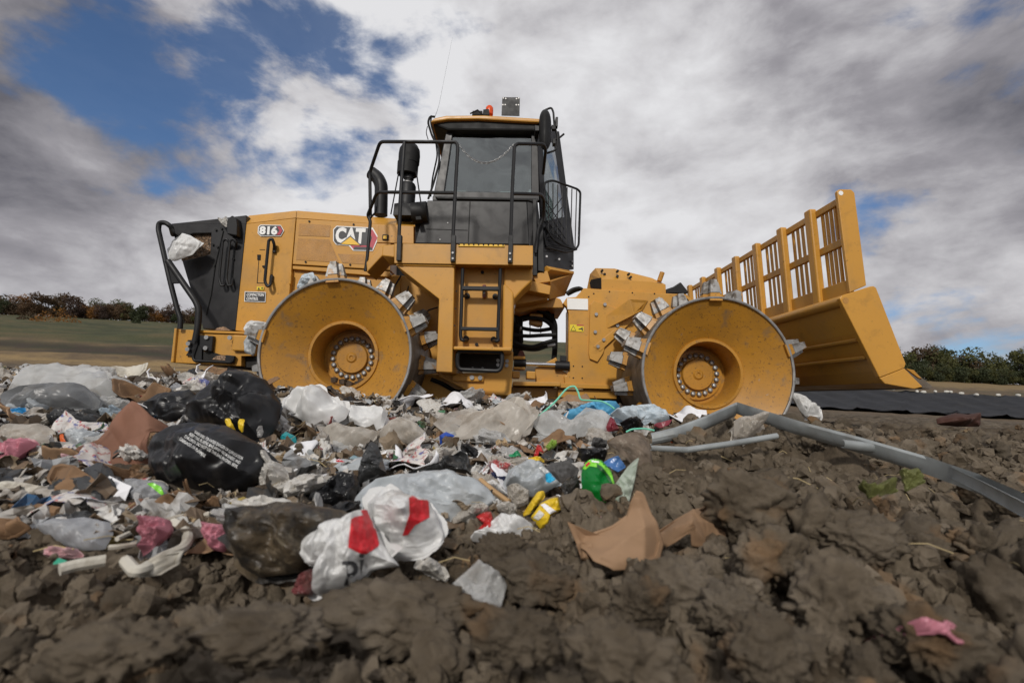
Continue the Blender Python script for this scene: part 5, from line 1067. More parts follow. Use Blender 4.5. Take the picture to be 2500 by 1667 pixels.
for k, (q, w) in enumerate(((T1((25, 495), (120, 460), (225, 452), (225, 500), (120, 530)), 'leftmost and largest'), (T1((320, 465), (420, 478), (405, 512), (340, 505)), 'second from the left'), (T1((498, 485), (560, 472), (612, 470), (602, 500), (540, 508)), 'third from the left'), (T1((705, 540), (760, 545), (812, 572), (800, 604), (720, 595)), 'right one, lowest of the four'))):
    item('blue_scrap', 'bright blue plastic scrap at the back left, ' + w, 'plastic scrap', q, 'blue', .025, .6, .015, 4, Y=3.0 - .1*k)
item('orange_straw', 'orange plastic strip standing in the left litter', 'plastic strip', T1((472, 672), (512, 665), (562, 788), (528, 795)), 'orangep', .008, .2, .004, 2, Y=2.2)
item('foam_board', 'long pale foam board jutting in from the left edge', 'foam board', T1((-40, 1080), (60, 1062), (180, 1065), (405, 1108), (345, 1195), (150, 1190), (-40, 1185)), 'foam', .035, .6, .008, 1.6, Y=1.7)
item('silver_bag', 'silver grey bag with a white print behind the orange strip', 'plastic bag', T1((520, 695), (580, 655), (650, 640), (820, 650), (800, 720), (700, 810), (560, 780)), 'grey_film', .05, .7, .02, 3, Y=2.45)
item('sock', 'small olive green rag left of the red brown sack', 'rag', T1((572, 580), (640, 572), (700, 590), (742, 632), (660, 640), (595, 615)), 'olivec', .035, .5, .01, 3, Y=2.85)
item('plastic_bag', 'clear bag with a red print behind the red brown sack', 'plastic bag', T1((830, 430), (880, 390), (960, 375), (1070, 400), (1075, 435), (960, 485), (850, 475)), 'clear_film', .06, .6, .03, 4, Y=3.2)
item('plastic_bag', 'pale blue crumpled bag just left of the red brown sack top', 'plastic bag', T1((810, 495), (880, 460), (960, 455), (1025, 480), (960, 540), (850, 530)), 'paleblue', .05, .6, .03, 4, Y=2.95)
item('dark_cloth', 'heap of dark cloth in the litter left of the red brown sack', 'cloth', T1((350, 540), (470, 500), (640, 500), (850, 540), (900, 600), (760, 660), (500, 660), (380, 600)), 'charcoal', .07, .8, .04, 4, Y=2.9)
# --- left front
item('storage_lid', 'translucent grey plastic box crushed flat at the left front', 'plastic box', T4((315, 730), (430, 640), (690, 608), (900, 655), (935, 750), (870, 885), (690, 885), (480, 830)), 'frost', .035, .8, .012, 1.5, Y=1.36)
strand('white_tube', 'long white plastic tube pointing right at the left front', 'tube', T4((1370, 640), (1460, 612), (1600, 592), (1845, 586)), 'foam', .008, 1.48)
strand('broken_rim', 'white broken bucket rim curving around pink plastic', 'bucket rim', T4((1420, 655), (1500, 700), (1550, 790), (1500, 875), (1340, 935), (1200, 1030), (1110, 1060), (1030, 970)), 'foam', .012, [1.5, 1.46, 1.4, 1.36, 1.33, 1.3, 1.3, 1.32], 8)
item('plastic_flap', 'cream plastic flap hanging under the broken bucket rim', 'plastic flap', T4((1010, 1020), (1120, 1010), (1300, 930), (1430, 880), (1400, 1000), (1310, 1085), (1100, 1115)), 'foam', .01, .3, .02, 2, Y=1.28)
item('pink_bag', 'muddy pink film inside the broken bucket rim', 'plastic bag', T4((1150, 700), (1300, 605), (1400, 640), (1395, 750), (1250, 870), (1160, 935), (1190, 820)), 'pink', .05, .6, .025, 3.5, Y=1.42)
item('pink_ball', 'crumpled pink plastic ball beside the muddy black bag', 'plastic ball', T4((1655, 740), (1720, 668), (1850, 675), (1885, 720), (1850, 900), (1750, 885)), 'pink', .05, .5, .015, 3, Y=1.45)
item('muddy_bag', 'black bag soaked in mud left of the red lettered bags', 'trash bag', [(557, 1300), (575, 1255), (620, 1240), (680, 1225), (760, 1232), (850, 1250), (866, 1290), (790, 1340), (735, 1395), (640, 1410), (590, 1385)], 'mud_bag', .12, .5, .03, 2.6, Y=1.42)
item('teal_card', 'small teal plastic card lying flat on the soil edge', 'card', T4((400, 1030), (482, 945), (548, 965), (478, 1032)), pmat('teal_card', (.03, .30, .19), .4), .003, .8, .002, 1, Y=1.20, sharp=0)
strand('paper_roll', 'pale rolled paper lying beside the teal card', 'paper roll', T4((490, 1042), (620, 1005), (865, 965)), 'foam', .0125, [1.19, 1.22, 1.26])
for k, q in enumerate((T4((900, 745), (1040, 690), (1190, 672)), T4((960, 790), (1080, 735), (1180, 730)), T4((890, 860), (1000, 850), (1110, 830)))):
    strand('plastic_strip', 'white plastic slat left of the pink film, %s of three' % ('top', 'middle', 'bottom')[k], 'plastic strip', q, 'foam', .006, 1.38, 6)
strand('cardboard_tube', 'brown cardboard tube at the left edge of the front', 'cardboard tube', T4((-60, 480), (200, 520), (490, 570)), 'cardboard', .013, [1.5, 1.52, 1.55])
item('cardboard_piece', 'brown cardboard corner at the left edge below the tube', 'cardboard', T4((-50, 625), (150, 605), (242, 690), (100, 760), (-50, 790)), 'cardboard', .014, .6, .02, 1.6, Y=1.36)
item('cardboard_piece', 'layered brown cardboard edge at the lower left edge', 'cardboard', T4((-50, 870), (80, 830), (170, 830), (190, 880), (60, 960), (-50, 960)), 'cardboard', .014, .6, .02, 2, Y=1.27)
item('plastic_scrap', 'muddy pink and brown scrap under the crushed plastic box', 'plastic scrap', T4((360, 900), (470, 860), (640, 870), (690, 930), (520, 960), (400, 950)), 'palepink', .03, .6, .02, 3, Y=1.28)
item('black_sheet', 'dark plastic sheet behind the crushed plastic box', 'plastic sheet', T4((280, 640), (520, 590), (780, 590), (900, 640), (600, 680), (330, 720)), 'charcoal', .03, .8, .02, 2, Y=1.52)
# --- centre
item('white_bag', 'large clean white bag in front of the rear drum', 'plastic bag', T2((180, 400), (230, 300), (280, 230), (340, 190), (560, 172), (660, 260), (760, 350), (830, 400), (800, 480), (700, 535), (480, 565), (330, 460)), 'white_bag', .12, .7, .045, 1.2, Y=3.1, fine=.22)
item('white_sheet', 'folded white plastic sheet right of the large white bag', 'plastic sheet', T2((750, 350), (900, 352), (1030, 358), (1070, 343), (1180, 390), (1207, 440), (1150, 600), (1090, 612), (990, 560), (830, 520)), 'white_bag', .03, .7, .04, 1.2, Y=3.0, fine=.25)
item('plastic_bag', 'dusty taupe film below the folded white sheet', 'plastic bag', T2((570, 600), (700, 555), (950, 555), (1110, 610), (1060, 720), (900, 760), (720, 750), (600, 700)), 'taupe_film', .05, .9, .022, 2, Y=2.7, fine=.7)
item('plastic_bag', 'bubble of clear dusty film right of the folded white sheet', 'plastic bag', T2((1080, 650), (1150, 560), (1300, 490), (1450, 505), (1560, 600), (1610, 690), (1400, 720), (1200, 750)), 'taupe_film', .08, .8, .018, 1.8, Y=2.75, fine=.6)
item('plastic_sheet', 'biggest dusty taupe film draped over the middle of the heap', 'plastic sheet', T3((-90, 640), (-30, 560), (120, 430), (450, 360), (560, 280), (640, 248), (700, 268), (780, 420), (800, 520), (760, 620), (600, 710), (450, 690), (250, 660), (0, 690)), 'taupe_film', .07, 1.2, .045, 2.0, Y=2.9, folds=.4, fine=1.1)
for k, q in enumerate((T2((175, 650), (230, 600), (320, 645), (335, 720), (270, 755), (195, 725)), T2((155, 770), (270, 765), (250, 835), (165, 835)))):
    item('teal_bottle', ('round teal plastic bottle end beside the tall black bag', 'smaller teal plastic piece under the round teal bottle')[k], 'bottle', q, 'teal', .06, .3, .004, 2, Y=2.4 - .1*k)
item('red_tube', 'dark red plastic tube lying in the left centre litter', 'tube', T2((518, 742), (545, 735), (685, 840), (650, 865)), 'maroon', .025, .3, .003, 2, Y=2.3)
item('carton', 'white and red drink carton beside the upright charcoal plastic', 'carton', T2((668, 890), (740, 858), (820, 900), (862, 908), (780, 1005), (700, 985)), 'paper', .045, .4, .012, 2, Y=2.08)
onto(bpy.data.objects['carton'], patch(T2((690, 872), (740, 862), (825, 908), (800, 918), (740, 900)), 2.06), 'bag_red', 'red_print')
item('black_plastic', 'upright folded charcoal plastic in the middle of the heap', 'plastic sheet', T2((910, 1140), (918, 960), (970, 820), (1040, 688), (1110, 730), (1150, 850), (1195, 1000), (1060, 1060)), 'charcoal', .05, .3, .03, 2.2, Y=1.95)
item('black_plastic', 'long charcoal plastic trailing behind the grey blue bag', 'plastic sheet', T2((1180, 1000), (1500, 965), (1650, 950), (1780, 860), (1900, 775), (1965, 800), (2015, 1035), (1850, 990), (1600, 1020), (1300, 1040)), 'charcoal', .05, .6, .03, 2.5, Y=2.05)
item('dirty_paper', 'muddy white paper wad behind the long charcoal plastic', 'paper', T2((1510, 890), (1650, 770), (1760, 745), (1850, 770), (1800, 840), (1640, 955), (1530, 935)), 'dirty_white', .05, .6, .03, 4, Y=2.15)
item('cobalt_plastic_piece', 'cobalt blue plastic cap on the edge of the big taupe film', 'cap', T2((1695, 640), (1760, 603), (1855, 640), (1750, 690), (1735, 735), (1700, 725)), 'cobalt', .035, .4, .006, 2, Y=2.5)
item('brown_disc', 'dark brown oval lid left of the cobalt cap', 'lid', T2((1425, 660), (1500, 638), (1650, 680), (1695, 722), (1600, 722), (1450, 702)), pmat('brown_plastic', (.075, .055, .04), .3), .02, .5, .003, 2, Y=2.5)
item('dark_trim', 'black strip of plastic trim under the dark brown oval lid', 'trim', T2((1320, 760), (1600, 712), (1640, 745), (1560, 800), (1380, 800)), 'charcoal', .02, .5, .004, 2, Y=2.35)
item('white_tissue', 'ragged white film right of the warning bag', 'plastic bag', T2((-10, 860), (10, 780), (60, 790), (80, 870), (200, 920), (280, 1065), (160, 1160), (110, 1245), (-10, 1250), (-20, 1060)), 'dirty_white', .06, .5, .035, 4.5, Y=1.95)
item('wood_chunk', 'reddish brown bark slab lying in the left centre litter', 'wood', T2((255, 900), (310, 878), (560, 960), (592, 1000), (540, 1028), (350, 985)), 'redwood', .03, .5, .008, 3, Y=2.05)
strand('plate_edge', 'white curved plate edge under the bark slab', 'plate', T2((150, 930), (280, 950), (420, 1025), (520, 1050), (690, 1000)), 'paper', .008, [2.02, 2.0, 1.97, 1.97, 2.0])
strand('metal_hose', 'grey metal hose bending above the bark slab', 'hose', T2((60, 690), (200, 715), (300, 770), (420, 768), (480, 820), (515, 900)), 'galv', .011, [2.2, 2.2, 2.18, 2.16, 2.14, 2.1])
item('dark_heap', 'black plastic tangle left of the grey blue bag', 'plastic sheet', T2((560, 1200), (660, 1060), (780, 1000), (910, 1020), (925, 1140), (870, 1330), (620, 1360), (420, 1340), (480, 1250)), 'black_bag', .07, .7, .03, 2.6, Y=1.78, folds=.2, fine=.7)
item('dirty_paper', 'soiled white paper lying left of the black tangle', 'paper', T2((100, 1240), (180, 1180), (380, 1130), (440, 1100), (470, 1150), (340, 1240), (160, 1270)), 'dirty_white', .03, .7, .03, 3.5, Y=1.75)
item('wood_chip', 'orange brown wood chip at the left of the black tangle', 'wood', T2((0, 1270), (60, 1245), (240, 1255), (250, 1300), (200, 1345), (140, 1300), (20, 1290)), 'wood', .02, .6, .008, 3, Y=1.68)
strand('straw_stalk', 'dry straw stalk crossing in front of the black tangle', 'stalk', T2((245, 1385), (340, 1310), (450, 1232)), 'straw', .004, 1.62, 5)
gb_ = item('grey_bag', 'big grey blue bag spread under the red lettered white bags', 'plastic bag', T5((852, 600), (890, 380), (960, 300), (1060, 215), (1250, 185), (1400, 190), (1700, 166), (1780, 230), (1910, 240), (2000, 320), (2055, 405), (1900, 500), (1875, 680), (1720, 755), (1640, 830), (1400, 830), (1100, 740)), 'grey_film', .08, .8, .028, 3.6, Y=1.45, fix=True, fine=1.5, folds=.25, res=(160, 40))
wbag = item('white_bag', 'left white shopping bag with red print and the letters pi', 'shopping bag', T5((415, 805), (480, 720), (650, 608), (870, 550), (940, 490), (1000, 475), (1050, 600), (1120, 760), (1200, 870), (1260, 940), (1020, 980), (900, 1100), (600, 1185), (545, 1165), (600, 1030), (640, 960), (490, 925)), 'white_bag', .10, .55, .022, 3.0, Y=1.22, res=(160, 40))
onto(wbag, patch(T5((865, 560), (900, 540), (1000, 520), (1060, 610), (1095, 760), (1085, 785), (1040, 765), (1010, 780), (985, 850), (955, 820), (970, 740), (905, 715), (900, 790), (925, 835), (840, 790), (850, 690)), 1.2), 'bag_red', 'red_print')
onto(wbag, patch(T5((945, 490), (990, 475), (1020, 545), (1005, 560), (965, 530)), 1.2), 'bag_red', 'red_print')
text_on(wbag, 'pi', T5((800, 1035))[0], T5((985, 1020))[0], 58, 1.2, pmat('grey_print', (.07, .07, .075), .5), .02)
rbag = item('white_bag', 'front white shopping bag with one bold red corner print', 'shopping bag', T5((1000, 440), (1060, 370), (1130, 300), (1190, 265), (1250, 300), (1300, 345), (1380, 370), (1500, 405), (1580, 560), (1628, 690), (1600, 790), (1480, 880), (1300, 905), (1200, 885), (1080, 725), (1030, 590)), 'white_bag', .10, .5, .020, 2.6, Y=1.17, res=(160, 40))
onto(rbag, patch(T5((1340, 385), (1365, 362), (1420, 400), (1500, 405), (1508, 545), (1390, 610), (1330, 690), (1285, 698), (1310, 620), (1345, 520), (1400, 470)), 1.15), 'bag_red', 'red_print')
onto(rbag, patch(T5((1270, 475), (1300, 465), (1320, 520), (1310, 555), (1285, 530)), 1.15), pmat('faint_print', (.55, .53, .54), .5), 'faint_print')
item('red_strip', 'curled red and white plastic strip on the grey blue bag', 'plastic strip', T5((1880, 545), (1950, 500), (2010, 495), (2028, 560), (2020, 630), (1960, 700), (1885, 665), (1950, 600)), 'red', .03, .3, .012, 2, Y=1.42)
item('white_scrap', 'soiled white film curl above the red strip', 'plastic scrap', T5((1815, 485), (1880, 440), (1960, 425), (2005, 470), (1960, 510), (1870, 520)), 'dirty_white', .03, .5, .015, 3, Y=1.45)
item('grey_plastic', 'smooth grey white film lying right of the red strip', 'plastic bag', T5((1800, 740), (1900, 690), (2000, 590), (2090, 515), (2200, 560), (2360, 610), (2350, 740), (2100, 770)), 'white_bag', .06, .8, .018, 2.4, Y=1.42)
item('white_scrap', 'white film tip poking out below the front shopping bag', 'plastic scrap', T5((1385, 960), (1500, 865), (1590, 920), (1665, 1050), (1640, 1075), (1520, 1010)), 'dirty_white', .04, .5, .02, 3, Y=1.14)
item('red_ball', 'small red and clear film ball left of the pi letters', 'plastic scrap', T5((385, 1150), (460, 1005), (540, 968), (585, 1030), (545, 1190), (420, 1195)), 'maroon', .04, .4, .015, 3, Y=1.08)
strand('cord', 'yellow green cord loop left of the white shopping bag', 'cord', T5((275, 870), (305, 905), (350, 920), (410, 915), (455, 890)), 'yelgreen', .007, 1.22, 6)
item('clear_bag', 'clear crumpled bag lying on the soil in front', 'plastic bag', T5((1695, 1090), (1800, 990), (1905, 905), (2000, 960), (2110, 1000), (2145, 1100), (2085, 1310), (1900, 1300), (1780, 1190)), 'clear_film', .025, .9, .022, 2.2, Y=1.0, fine=1.1)
# --- right of centre
item('blue_bag', 'light blue bag behind the clear film, left of front drum', 'plastic bag', T3((1072, 480), (1080, 440), (1150, 410), (1250, 345), (1450, 328), (1630, 350), (1580, 420), (1500, 460), (1350, 470), (1150, 520)), 'skyblue', .10, .6, .03, 3, Y=3.2)
item('clear_bag', 'clear white film spread in front of the light blue bag', 'plastic bag', T3((765, 510), (830, 450), (900, 408), (1050, 450), (1100, 530), (1200, 470), (1300, 410), (1450, 385), (1530, 450), (1490, 600), (1300, 640), (1120, 690), (900, 660)), 'clear_film', .09, .8, .03, 3, Y=2.9, folds=.6)
item('patterned_bag', 'pale blue and white bag against the front drum', 'plastic bag', T3((1515, 445), (1590, 390), (1680, 355), (1950, 358), (2060, 420), (2098, 495), (1900, 560), (1700, 520)), 'paleblue', .12, .6, .03, 3.5, Y=3.15)
item('box', 'red topped carton corner below the pale blue bag', 'carton', T3((1460, 605), (1500, 520), (1530, 456), (1565, 480), (1620, 595)), 'maroon', .04, .4, .01, 2, Y=2.8)
item('black_bag', 'small black bag knot below the pale blue bag', 'trash bag', T3((1615, 515), (1700, 478), (1765, 472), (1855, 520), (1835, 575), (1680, 600)), 'black_bag', .07, .5, .03, 3.5, Y=2.8)
item('maroon_scrap', 'maroon plastic flap tucked behind the bent metal strip', 'plastic scrap', T3((1925, 555), (1980, 518), (2118, 488), (2085, 545), (2000, 570)), 'maroon', .01, .5, .01, 2, Y=2.9)
strand('mint_strap', 'mint green packing strap arching up from the clear film', 'strap', T3((765, 515), (860, 440), (1000, 318), (1100, 200), (1140, 172), (1190, 165), (1225, 230), (1240, 300), (1320, 302), (1450, 310), (1520, 345), (1570, 385)), 'mint', .006, [2.95, 3.0, 3.05, 3.1, 3.12, 3.12, 3.1, 3.08, 3.1, 3.12, 3.1, 3.05], 6, clampY=False)
strand('mint_strap', 'short mint green strap end by the small black bag', 'strap', T3((1680, 605), (1730, 578), (1850, 570), (1950, 590)), 'mint', .005, 2.72, 6)
bo = item('green_bottle', 'crushed green soda bottle lying bottom up', 'bottle', T3((1250, 1010), (1262, 950), (1300, 880), (1360, 853), (1450, 878), (1540, 980), (1575, 1110), (1570, 1190), (1540, 1305), (1480, 1335), (1420, 1348), (1330, 1312), (1285, 1250), (1256, 1150)), 'bottle', .075, .25, .007, 1.6, Y=1.58, back=1.6)
onto(bo, patch(T3((1262, 955), (1300, 885), (1360, 856), (1450, 880), (1535, 980), (1572, 1110), (1568, 1180), (1540, 1120), (1490, 1010), (1420, 945), (1330, 930), (1290, 965)), 1.55), 'lime_print', 'bottle_label', .002)
onto(bo, patch(T3((1400, 905), (1450, 935), (1530, 1040), (1555, 1110), (1535, 1105), (1470, 1000), (1400, 940)), 1.55), pmat('dark_green_print', (.02, .10, .03), .4), 'label_band', .004)
onto(bo, patch(T3((1290, 920), (1320, 890), (1340, 900), (1300, 940)), 1.55), 'bag_red', 'label_dot', .005); onto(bo, patch(T3((1350, 875), (1420, 885), (1425, 900), (1350, 890)), 1.55), 'white_print', 'label_stripe', .005)
item('white_strip', 'greenish white film strip standing right of the green bottle', 'plastic strip', T3((1570, 1110), (1640, 1010), (1700, 930), (1790, 845), (1805, 860), (1780, 950), (1755, 1110), (1700, 1310), (1600, 1300), (1500, 1380), (1560, 1250)), pmat('greenish_film', (.50, .56, .48), .4, film=.3), .03, .4, .02, 2.5, Y=1.6, folds=1.4)
lb = item('label_bag', 'grey white bag with a bright blue label', 'plastic bag', T3((518, 1120), (570, 1010), (640, 930), (720, 880), (850, 898), (960, 1000), (1055, 1105), (950, 1160), (800, 1245), (740, 1195), (640, 1160)), 'grey_film', .10, .6, .018, 2.4, Y=1.68)
onto(lb, patch(T3((905, 1010), (950, 990), (1008, 1055), (950, 1090), (915, 1080)), 1.65), 'cyan_print', 'blue_label'); onto(lb, patch(T3((845, 945), (885, 930), (940, 985), (905, 1005)), 1.65), 'white_print', 'white_label')
item('felt_piece', 'dark grey felt piece behind the blue labelled bag', 'felt', T3((885, 955), (960, 900), (1120, 878), (1235, 960), (1205, 1035), (1060, 1095)), 'felt', .04, .6, .015, 2, Y=1.85)
item('dark_cloth', 'dark crumpled rag left of the green bottle', 'cloth', T3((1050, 1120), (1120, 1040), (1200, 1030), (1240, 1120), (1230, 1260), (1180, 1330), (1110, 1260)), 'charcoal', .05, .5, .03, 4, Y=1.66)
item('candy_box', 'torn yellow candy carton flap, left of two', 'carton', T3((655, 1425), (740, 1310), (780, 1250), (830, 1178), (900, 1158), (912, 1222), (840, 1300), (760, 1390)), 'yellowp', .02, .4, .012, 2, Y=1.52)
cb = item('candy_box', 'torn yellow candy carton with a pale panel, right of two', 'carton', T3((765, 1420), (860, 1290), (960, 1238), (1030, 1228), (1055, 1350), (960, 1410), (930, 1505), (860, 1535), (820, 1480)), 'yellowp', .03, .4, .012, 2, Y=1.46)
onto(cb, patch(T3((790, 1425), (850, 1350), (900, 1390), (840, 1450)), 1.44), 'yelpanel', 'pale_panel'); onto(cb, patch(T3((860, 1300), (900, 1285), (1010, 1360), (950, 1390)), 1.44), 'paper', 'pale_panel')
strand('wood_stick', 'split wooden stick beside the grey blue bag', 'stick', T3((285, 1062), (400, 1160), (560, 1275)), 'wood', .009, [1.72, 1.66, 1.6], 6)
item('foam_piece', 'white foam piece lying behind the split wooden stick', 'foam', T3((325, 1085), (400, 1058), (500, 1130), (565, 1240), (480, 1180)), 'white_bag', .025, .5, .006, 2, Y=1.72)
item('clear_cup', 'crushed muddy clear cup left of the blue labelled bag', 'cup', T3((535, 1140), (590, 1105), (650, 1098), (755, 1170), (745, 1290), (640, 1335), (555, 1235)), 'taupe_film', .05, .4, .025, 4, Y=1.6)
item('clear_cup', 'pale crushed cup rim beside the yellow cartons', 'cup', T3((435, 1300), (500, 1270), (620, 1290), (640, 1370), (560, 1410), (460, 1370)), 'dirty_white', .04, .5, .02, 4, Y=1.5)
item('printed_wrapper', 'crumpled wrapper of many colours above the blue labelled bag', 'wrapper', T3((305, 970), (360, 898), (520, 888), (650, 925), (560, 1000), (400, 1020)), 'multi', .04, .6, .03, 4, Y=1.9)
item('navy_cloth', 'navy blue cloth under the wrapper of many colours', 'cloth', T3((335, 1045), (390, 990), (450, 1040), (545, 1050), (500, 1110), (380, 1095)), 'navy', .03, .6, .02, 3, Y=1.82)
item('plastic_scrap', 'flat green plastic scrap in the middle of the heap', 'plastic scrap', T3((555, 825), (650, 785), (680, 830), (570, 850)), 'greenp', .008, .6, .01, 2, Y=2.1)
item('plastic_scrap', 'upright red plastic scrap in the middle of the heap', 'plastic scrap', T3((795, 845), (830, 728), (865, 728), (895, 812), (850, 790), (835, 845)), 'red', .012, .3, .01, 2, Y=2.1)
item('plastic_scrap', 'flat yellow plastic scrap in front of the upright red one', 'plastic scrap', T3((735, 850), (800, 840), (900, 855), (905, 875), (760, 885)), 'yellowp', .01, .6, .01, 2, Y=2.0)
item('plastic_scrap', 'lime green and white wrapper above the yellow scrap', 'wrapper', T3((905, 745), (970, 675), (1015, 690), (1020, 735), (940, 790)), 'lime', .025, .5, .02, 3, Y=2.2)
item('muddy_board', 'mud caked dark board standing right of the green bottle', 'board', T3((1500, 715), (1590, 640), (1740, 600), (1830, 608), (1900, 680), (1925, 830), (1935, 1000), (1890, 1090), (1790, 1010), (1700, 880), (1600, 790)), 'speck', .025, .5, .02, 1.8, Y=1.85)
item('black_box', 'black plastic box open at the front above the green bottle', 'box', T3((1215, 765), (1330, 755), (1450, 755), (1505, 800), (1470, 880), (1250, 890)), 'black_bag', .06, .4, .004, 1.5, Y=1.9)
item('picture_card', 'blue printed card right of the black plastic box', 'card', T3((1455, 895), (1520, 860), (1600, 838), (1685, 930), (1600, 995), (1540, 965)), pmat('blue_card', (.045, .13, .32), .3, var=.5, vscale=9, dirt=[((.28, .27, .27), .5, .66, 4, .8)]), .012, .5, .01, 1.5, Y=1.75)
item('grey_clump', 'dark lint clump on top of the black plastic box', 'rag', T3((1340, 740), (1360, 665), (1420, 655), (1500, 690), (1490, 760)), 'felt', .04, .4, .02, 4, Y=1.98)
item('chip_bag', 'blue and white snack bag under the bent metal strip', 'snack bag', T3((2100, 625), (2170, 590), (2310, 588), (2330, 650), (2240, 705), (2140, 695)), pmat('blue_white_wrapper', (.03, .06, .26), .3, var=.2, dirt=[((.7, .7, .7), .55, .6, 4, .9)]), .04, .5, .02, 3, Y=2.35)
item('chip_bag', 'orange and yellow snack bag left of the blue snack bag', 'snack bag', T3((2040, 600), (2110, 615), (2195, 690), (2120, 715), (2070, 670)), pmat('yellow_red_wrapper', (.62, .42, .02), .3, dirt=[((.45, .04, .02), .5, .58, 6, .9)]), .03, .5, .02, 3, Y=2.3)
LIFT[0] = .09
kp = item('kraft_paper', 'large brown kraft paper torn and folded on the front soil', 'kraft paper', T6((600, 585), (790, 650), (860, 625), (1000, 590), (1110, 520), (1150, 388), (1230, 398), (1350, 560), (1450, 690), (1420, 820), (1300, 910), (1130, 960), (1000, 985), (830, 930), (780, 800)), 'kraft', .006, .95, .026, 1.6, Y=1.38, ragged=.01)
item('kraft_paper', 'creased brown kraft paper on the right, tucked under a clod', 'kraft paper', T6((1360, 570), (1460, 548), (1600, 518), (1800, 398), (2020, 325), (2035, 640), (1900, 700), (1780, 780), (1640, 780), (1600, 720), (1470, 755), (1380, 650)), 'kraft', .006, .85, .035, 2.0, Y=1.40, ragged=.01)
item('kraft_paper', 'shaded brown kraft flap hanging at the left of the torn paper', 'kraft paper', T6((690, 760), (820, 752), (835, 915), (740, 905)), 'kraft', .005, .1, .01, 1.5, Y=1.24)
item('pink_paper', 'pale pink paper lying under the torn kraft paper', 'paper', T6((670, 585), (850, 552), (960, 535), (1045, 560), (900, 610), (760, 612)), 'palepink', .006, .9, .02, 2, Y=1.52)
LIFT[0] = .15
item('pink_petals', 'muddy pink paper lying in the soil at lower right', 'paper', T8((1595, 850), (1700, 800), (1800, 860), (1850, 820), (1960, 850), (2055, 945), (1960, 965), (1800, 905)), 'pink', .015, .7, .02, 3, Y=.92)
item('cabbage_leaf', 'wilted yellow green leaf on the soil, front one', 'leaf', T7((935, 1005), (1010, 930), (1250, 945), (1325, 1010), (1100, 1035)), 'cabbage', .02, .8, .03, 3, Y=1.5)
item('cabbage_leaf', 'wilted yellow green leaf behind the front leaf, under the metal strip', 'leaf', T7((1290, 860), (1360, 820), (1450, 830), (1510, 950), (1400, 1000)), 'cabbage', .02, .6, .03, 3, Y=1.68)
item('white_bag', 'white bag squeezed out behind the front drum', 'plastic bag', T7((440, 200), (480, 195), (545, 232), (590, 290), (640, 310), (695, 405), (560, 395), (505, 335)), 'white_bag', .08, .5, .03, 3.5, Y=4.5)
item('rusty_box', 'dark rusty metal box half buried in the soil at right', 'metal box', T7((1630, 405), (1790, 362), (1900, 375), (1980, 350), (1995, 475), (1800, 475), (1640, 460)), 'rust', .12, .2, .02, 1.5, Y=4.6)
item('taupe_bag', 'dusty film wad below the front drum', 'plastic bag', T7((-30, 430), (100, 390), (200, 385), (240, 420), (180, 490), (80, 560), (-30, 560)), 'taupe_film', .08, .6, .03, 3, Y=2.85)
LIFT[0] = .05
# --- caught on the machine
item('white_bag', 'white bag caught on the rear guard bars', 'plastic bag', C1((178, 490), (230, 400), (300, 315), (375, 338), (470, 395), (450, 440), (390, 505), (240, 562), (186, 545)), 'white_bag', .08, .1, .025, 2.2, Y=5.0)
item('white_bag', 'white bag lying on the tooth left of the rear drum', 'plastic bag', C1((830, 1150), (860, 1100), (900, 1075), (1035, 1092), (1010, 1180), (860, 1188)), 'white_bag', .07, .2, .015, 2.2, Y=4.35)
item('white_bag', 'dusty grey bag draped over the tooth left of the rear drum', 'plastic bag', C1((836, 1265), (880, 1190), (985, 1185), (945, 1290), (930, 1385), (850, 1360)), 'grey_film', .05, .1, .03, 2.5, Y=4.33)
item('white_paper', 'crumpled white paper wedged beside the top tooth of the rear drum', 'paper', C1((1296, 800), (1310, 745), (1340, 680), (1440, 655), (1465, 715), (1410, 770), (1330, 810)), 'paleblue', .05, .2, .03, 4, Y=4.4)
item('white_paper', 'white paper caught on top of the black rear cowl', 'paper', C1((605, 185), (650, 192), (690, 168), (708, 215), (690, 268), (655, 255)), 'dirty_white', .04, .2, .03, 4, Y=5.15)
LIFT[0] = .15
# --- the bent metal strip
def metal_strip(name, label, pts, Ys, w0, w1, lean0, lean1, dip):
    P = [at(p[0], p[1], min(y, ground_hit(p[0], p[1] + 25).y + .05)) for p, y in zip(pts, Ys)]; loops = []; n = len(P); mb = MB(); Q = []
    for i in range(n-1):
        for k in range(6): Q.append((P[i].lerp(P[i+1], k/6), (i + k/6)/(n-1)))
    Q.append((P[-1], 1.0))
    for p, t in Q:
        w = w0 + (w1-w0)*t; ln = lean0 + (lean1-lean0)*t; a = Vector((.05, math.cos(ln), -math.sin(ln))); b = Vector((0, math.sin(ln), math.cos(ln)))
        sec = [(0, .012), (.008, 0), (.25, -dip*.8), (.5, -dip), (.75, -dip*.8), (.99, 0), (1, .012)]
        top = [p + a*(s*w) + b*h for s, h in sec]; loops.append([tuple(q) for q in top] + [tuple(q - b*.003) for q in reversed(top)])
    mb.sm = True; mb.loft(loops); c = sum((Vector(v) for v in mb.V), Vector())/len(mb.V); mb.V = [tuple(Vector(v)-c) for v in mb.V]
    o = mb.obj(name, M['galv'], sharp=30); o.location = c; tag(o, label, 'metal strip')
metal_strip('metal_strip', 'long bent galvanised strip peaking before the front drum, upper arm running right', [(1800, 986), (1835, 997), (1960, 1035), (2100, 1072), (2260, 1118), (2400, 1165), (2540, 1225)], [2.75, 2.7, 2.55, 2.3, 2.0, 1.75, 1.5], .085, .06, .5, .95, .012)
metal_strip('metal_strip', 'left arm of the bent galvanised strip, sloping down toward the muddy board', [(1590, 1060), (1650, 1046), (1720, 1020), (1770, 998), (1800, 985)], [2.2, 2.35, 2.5, 2.65, 2.76], .05, .09, 1.25, .9, .02)
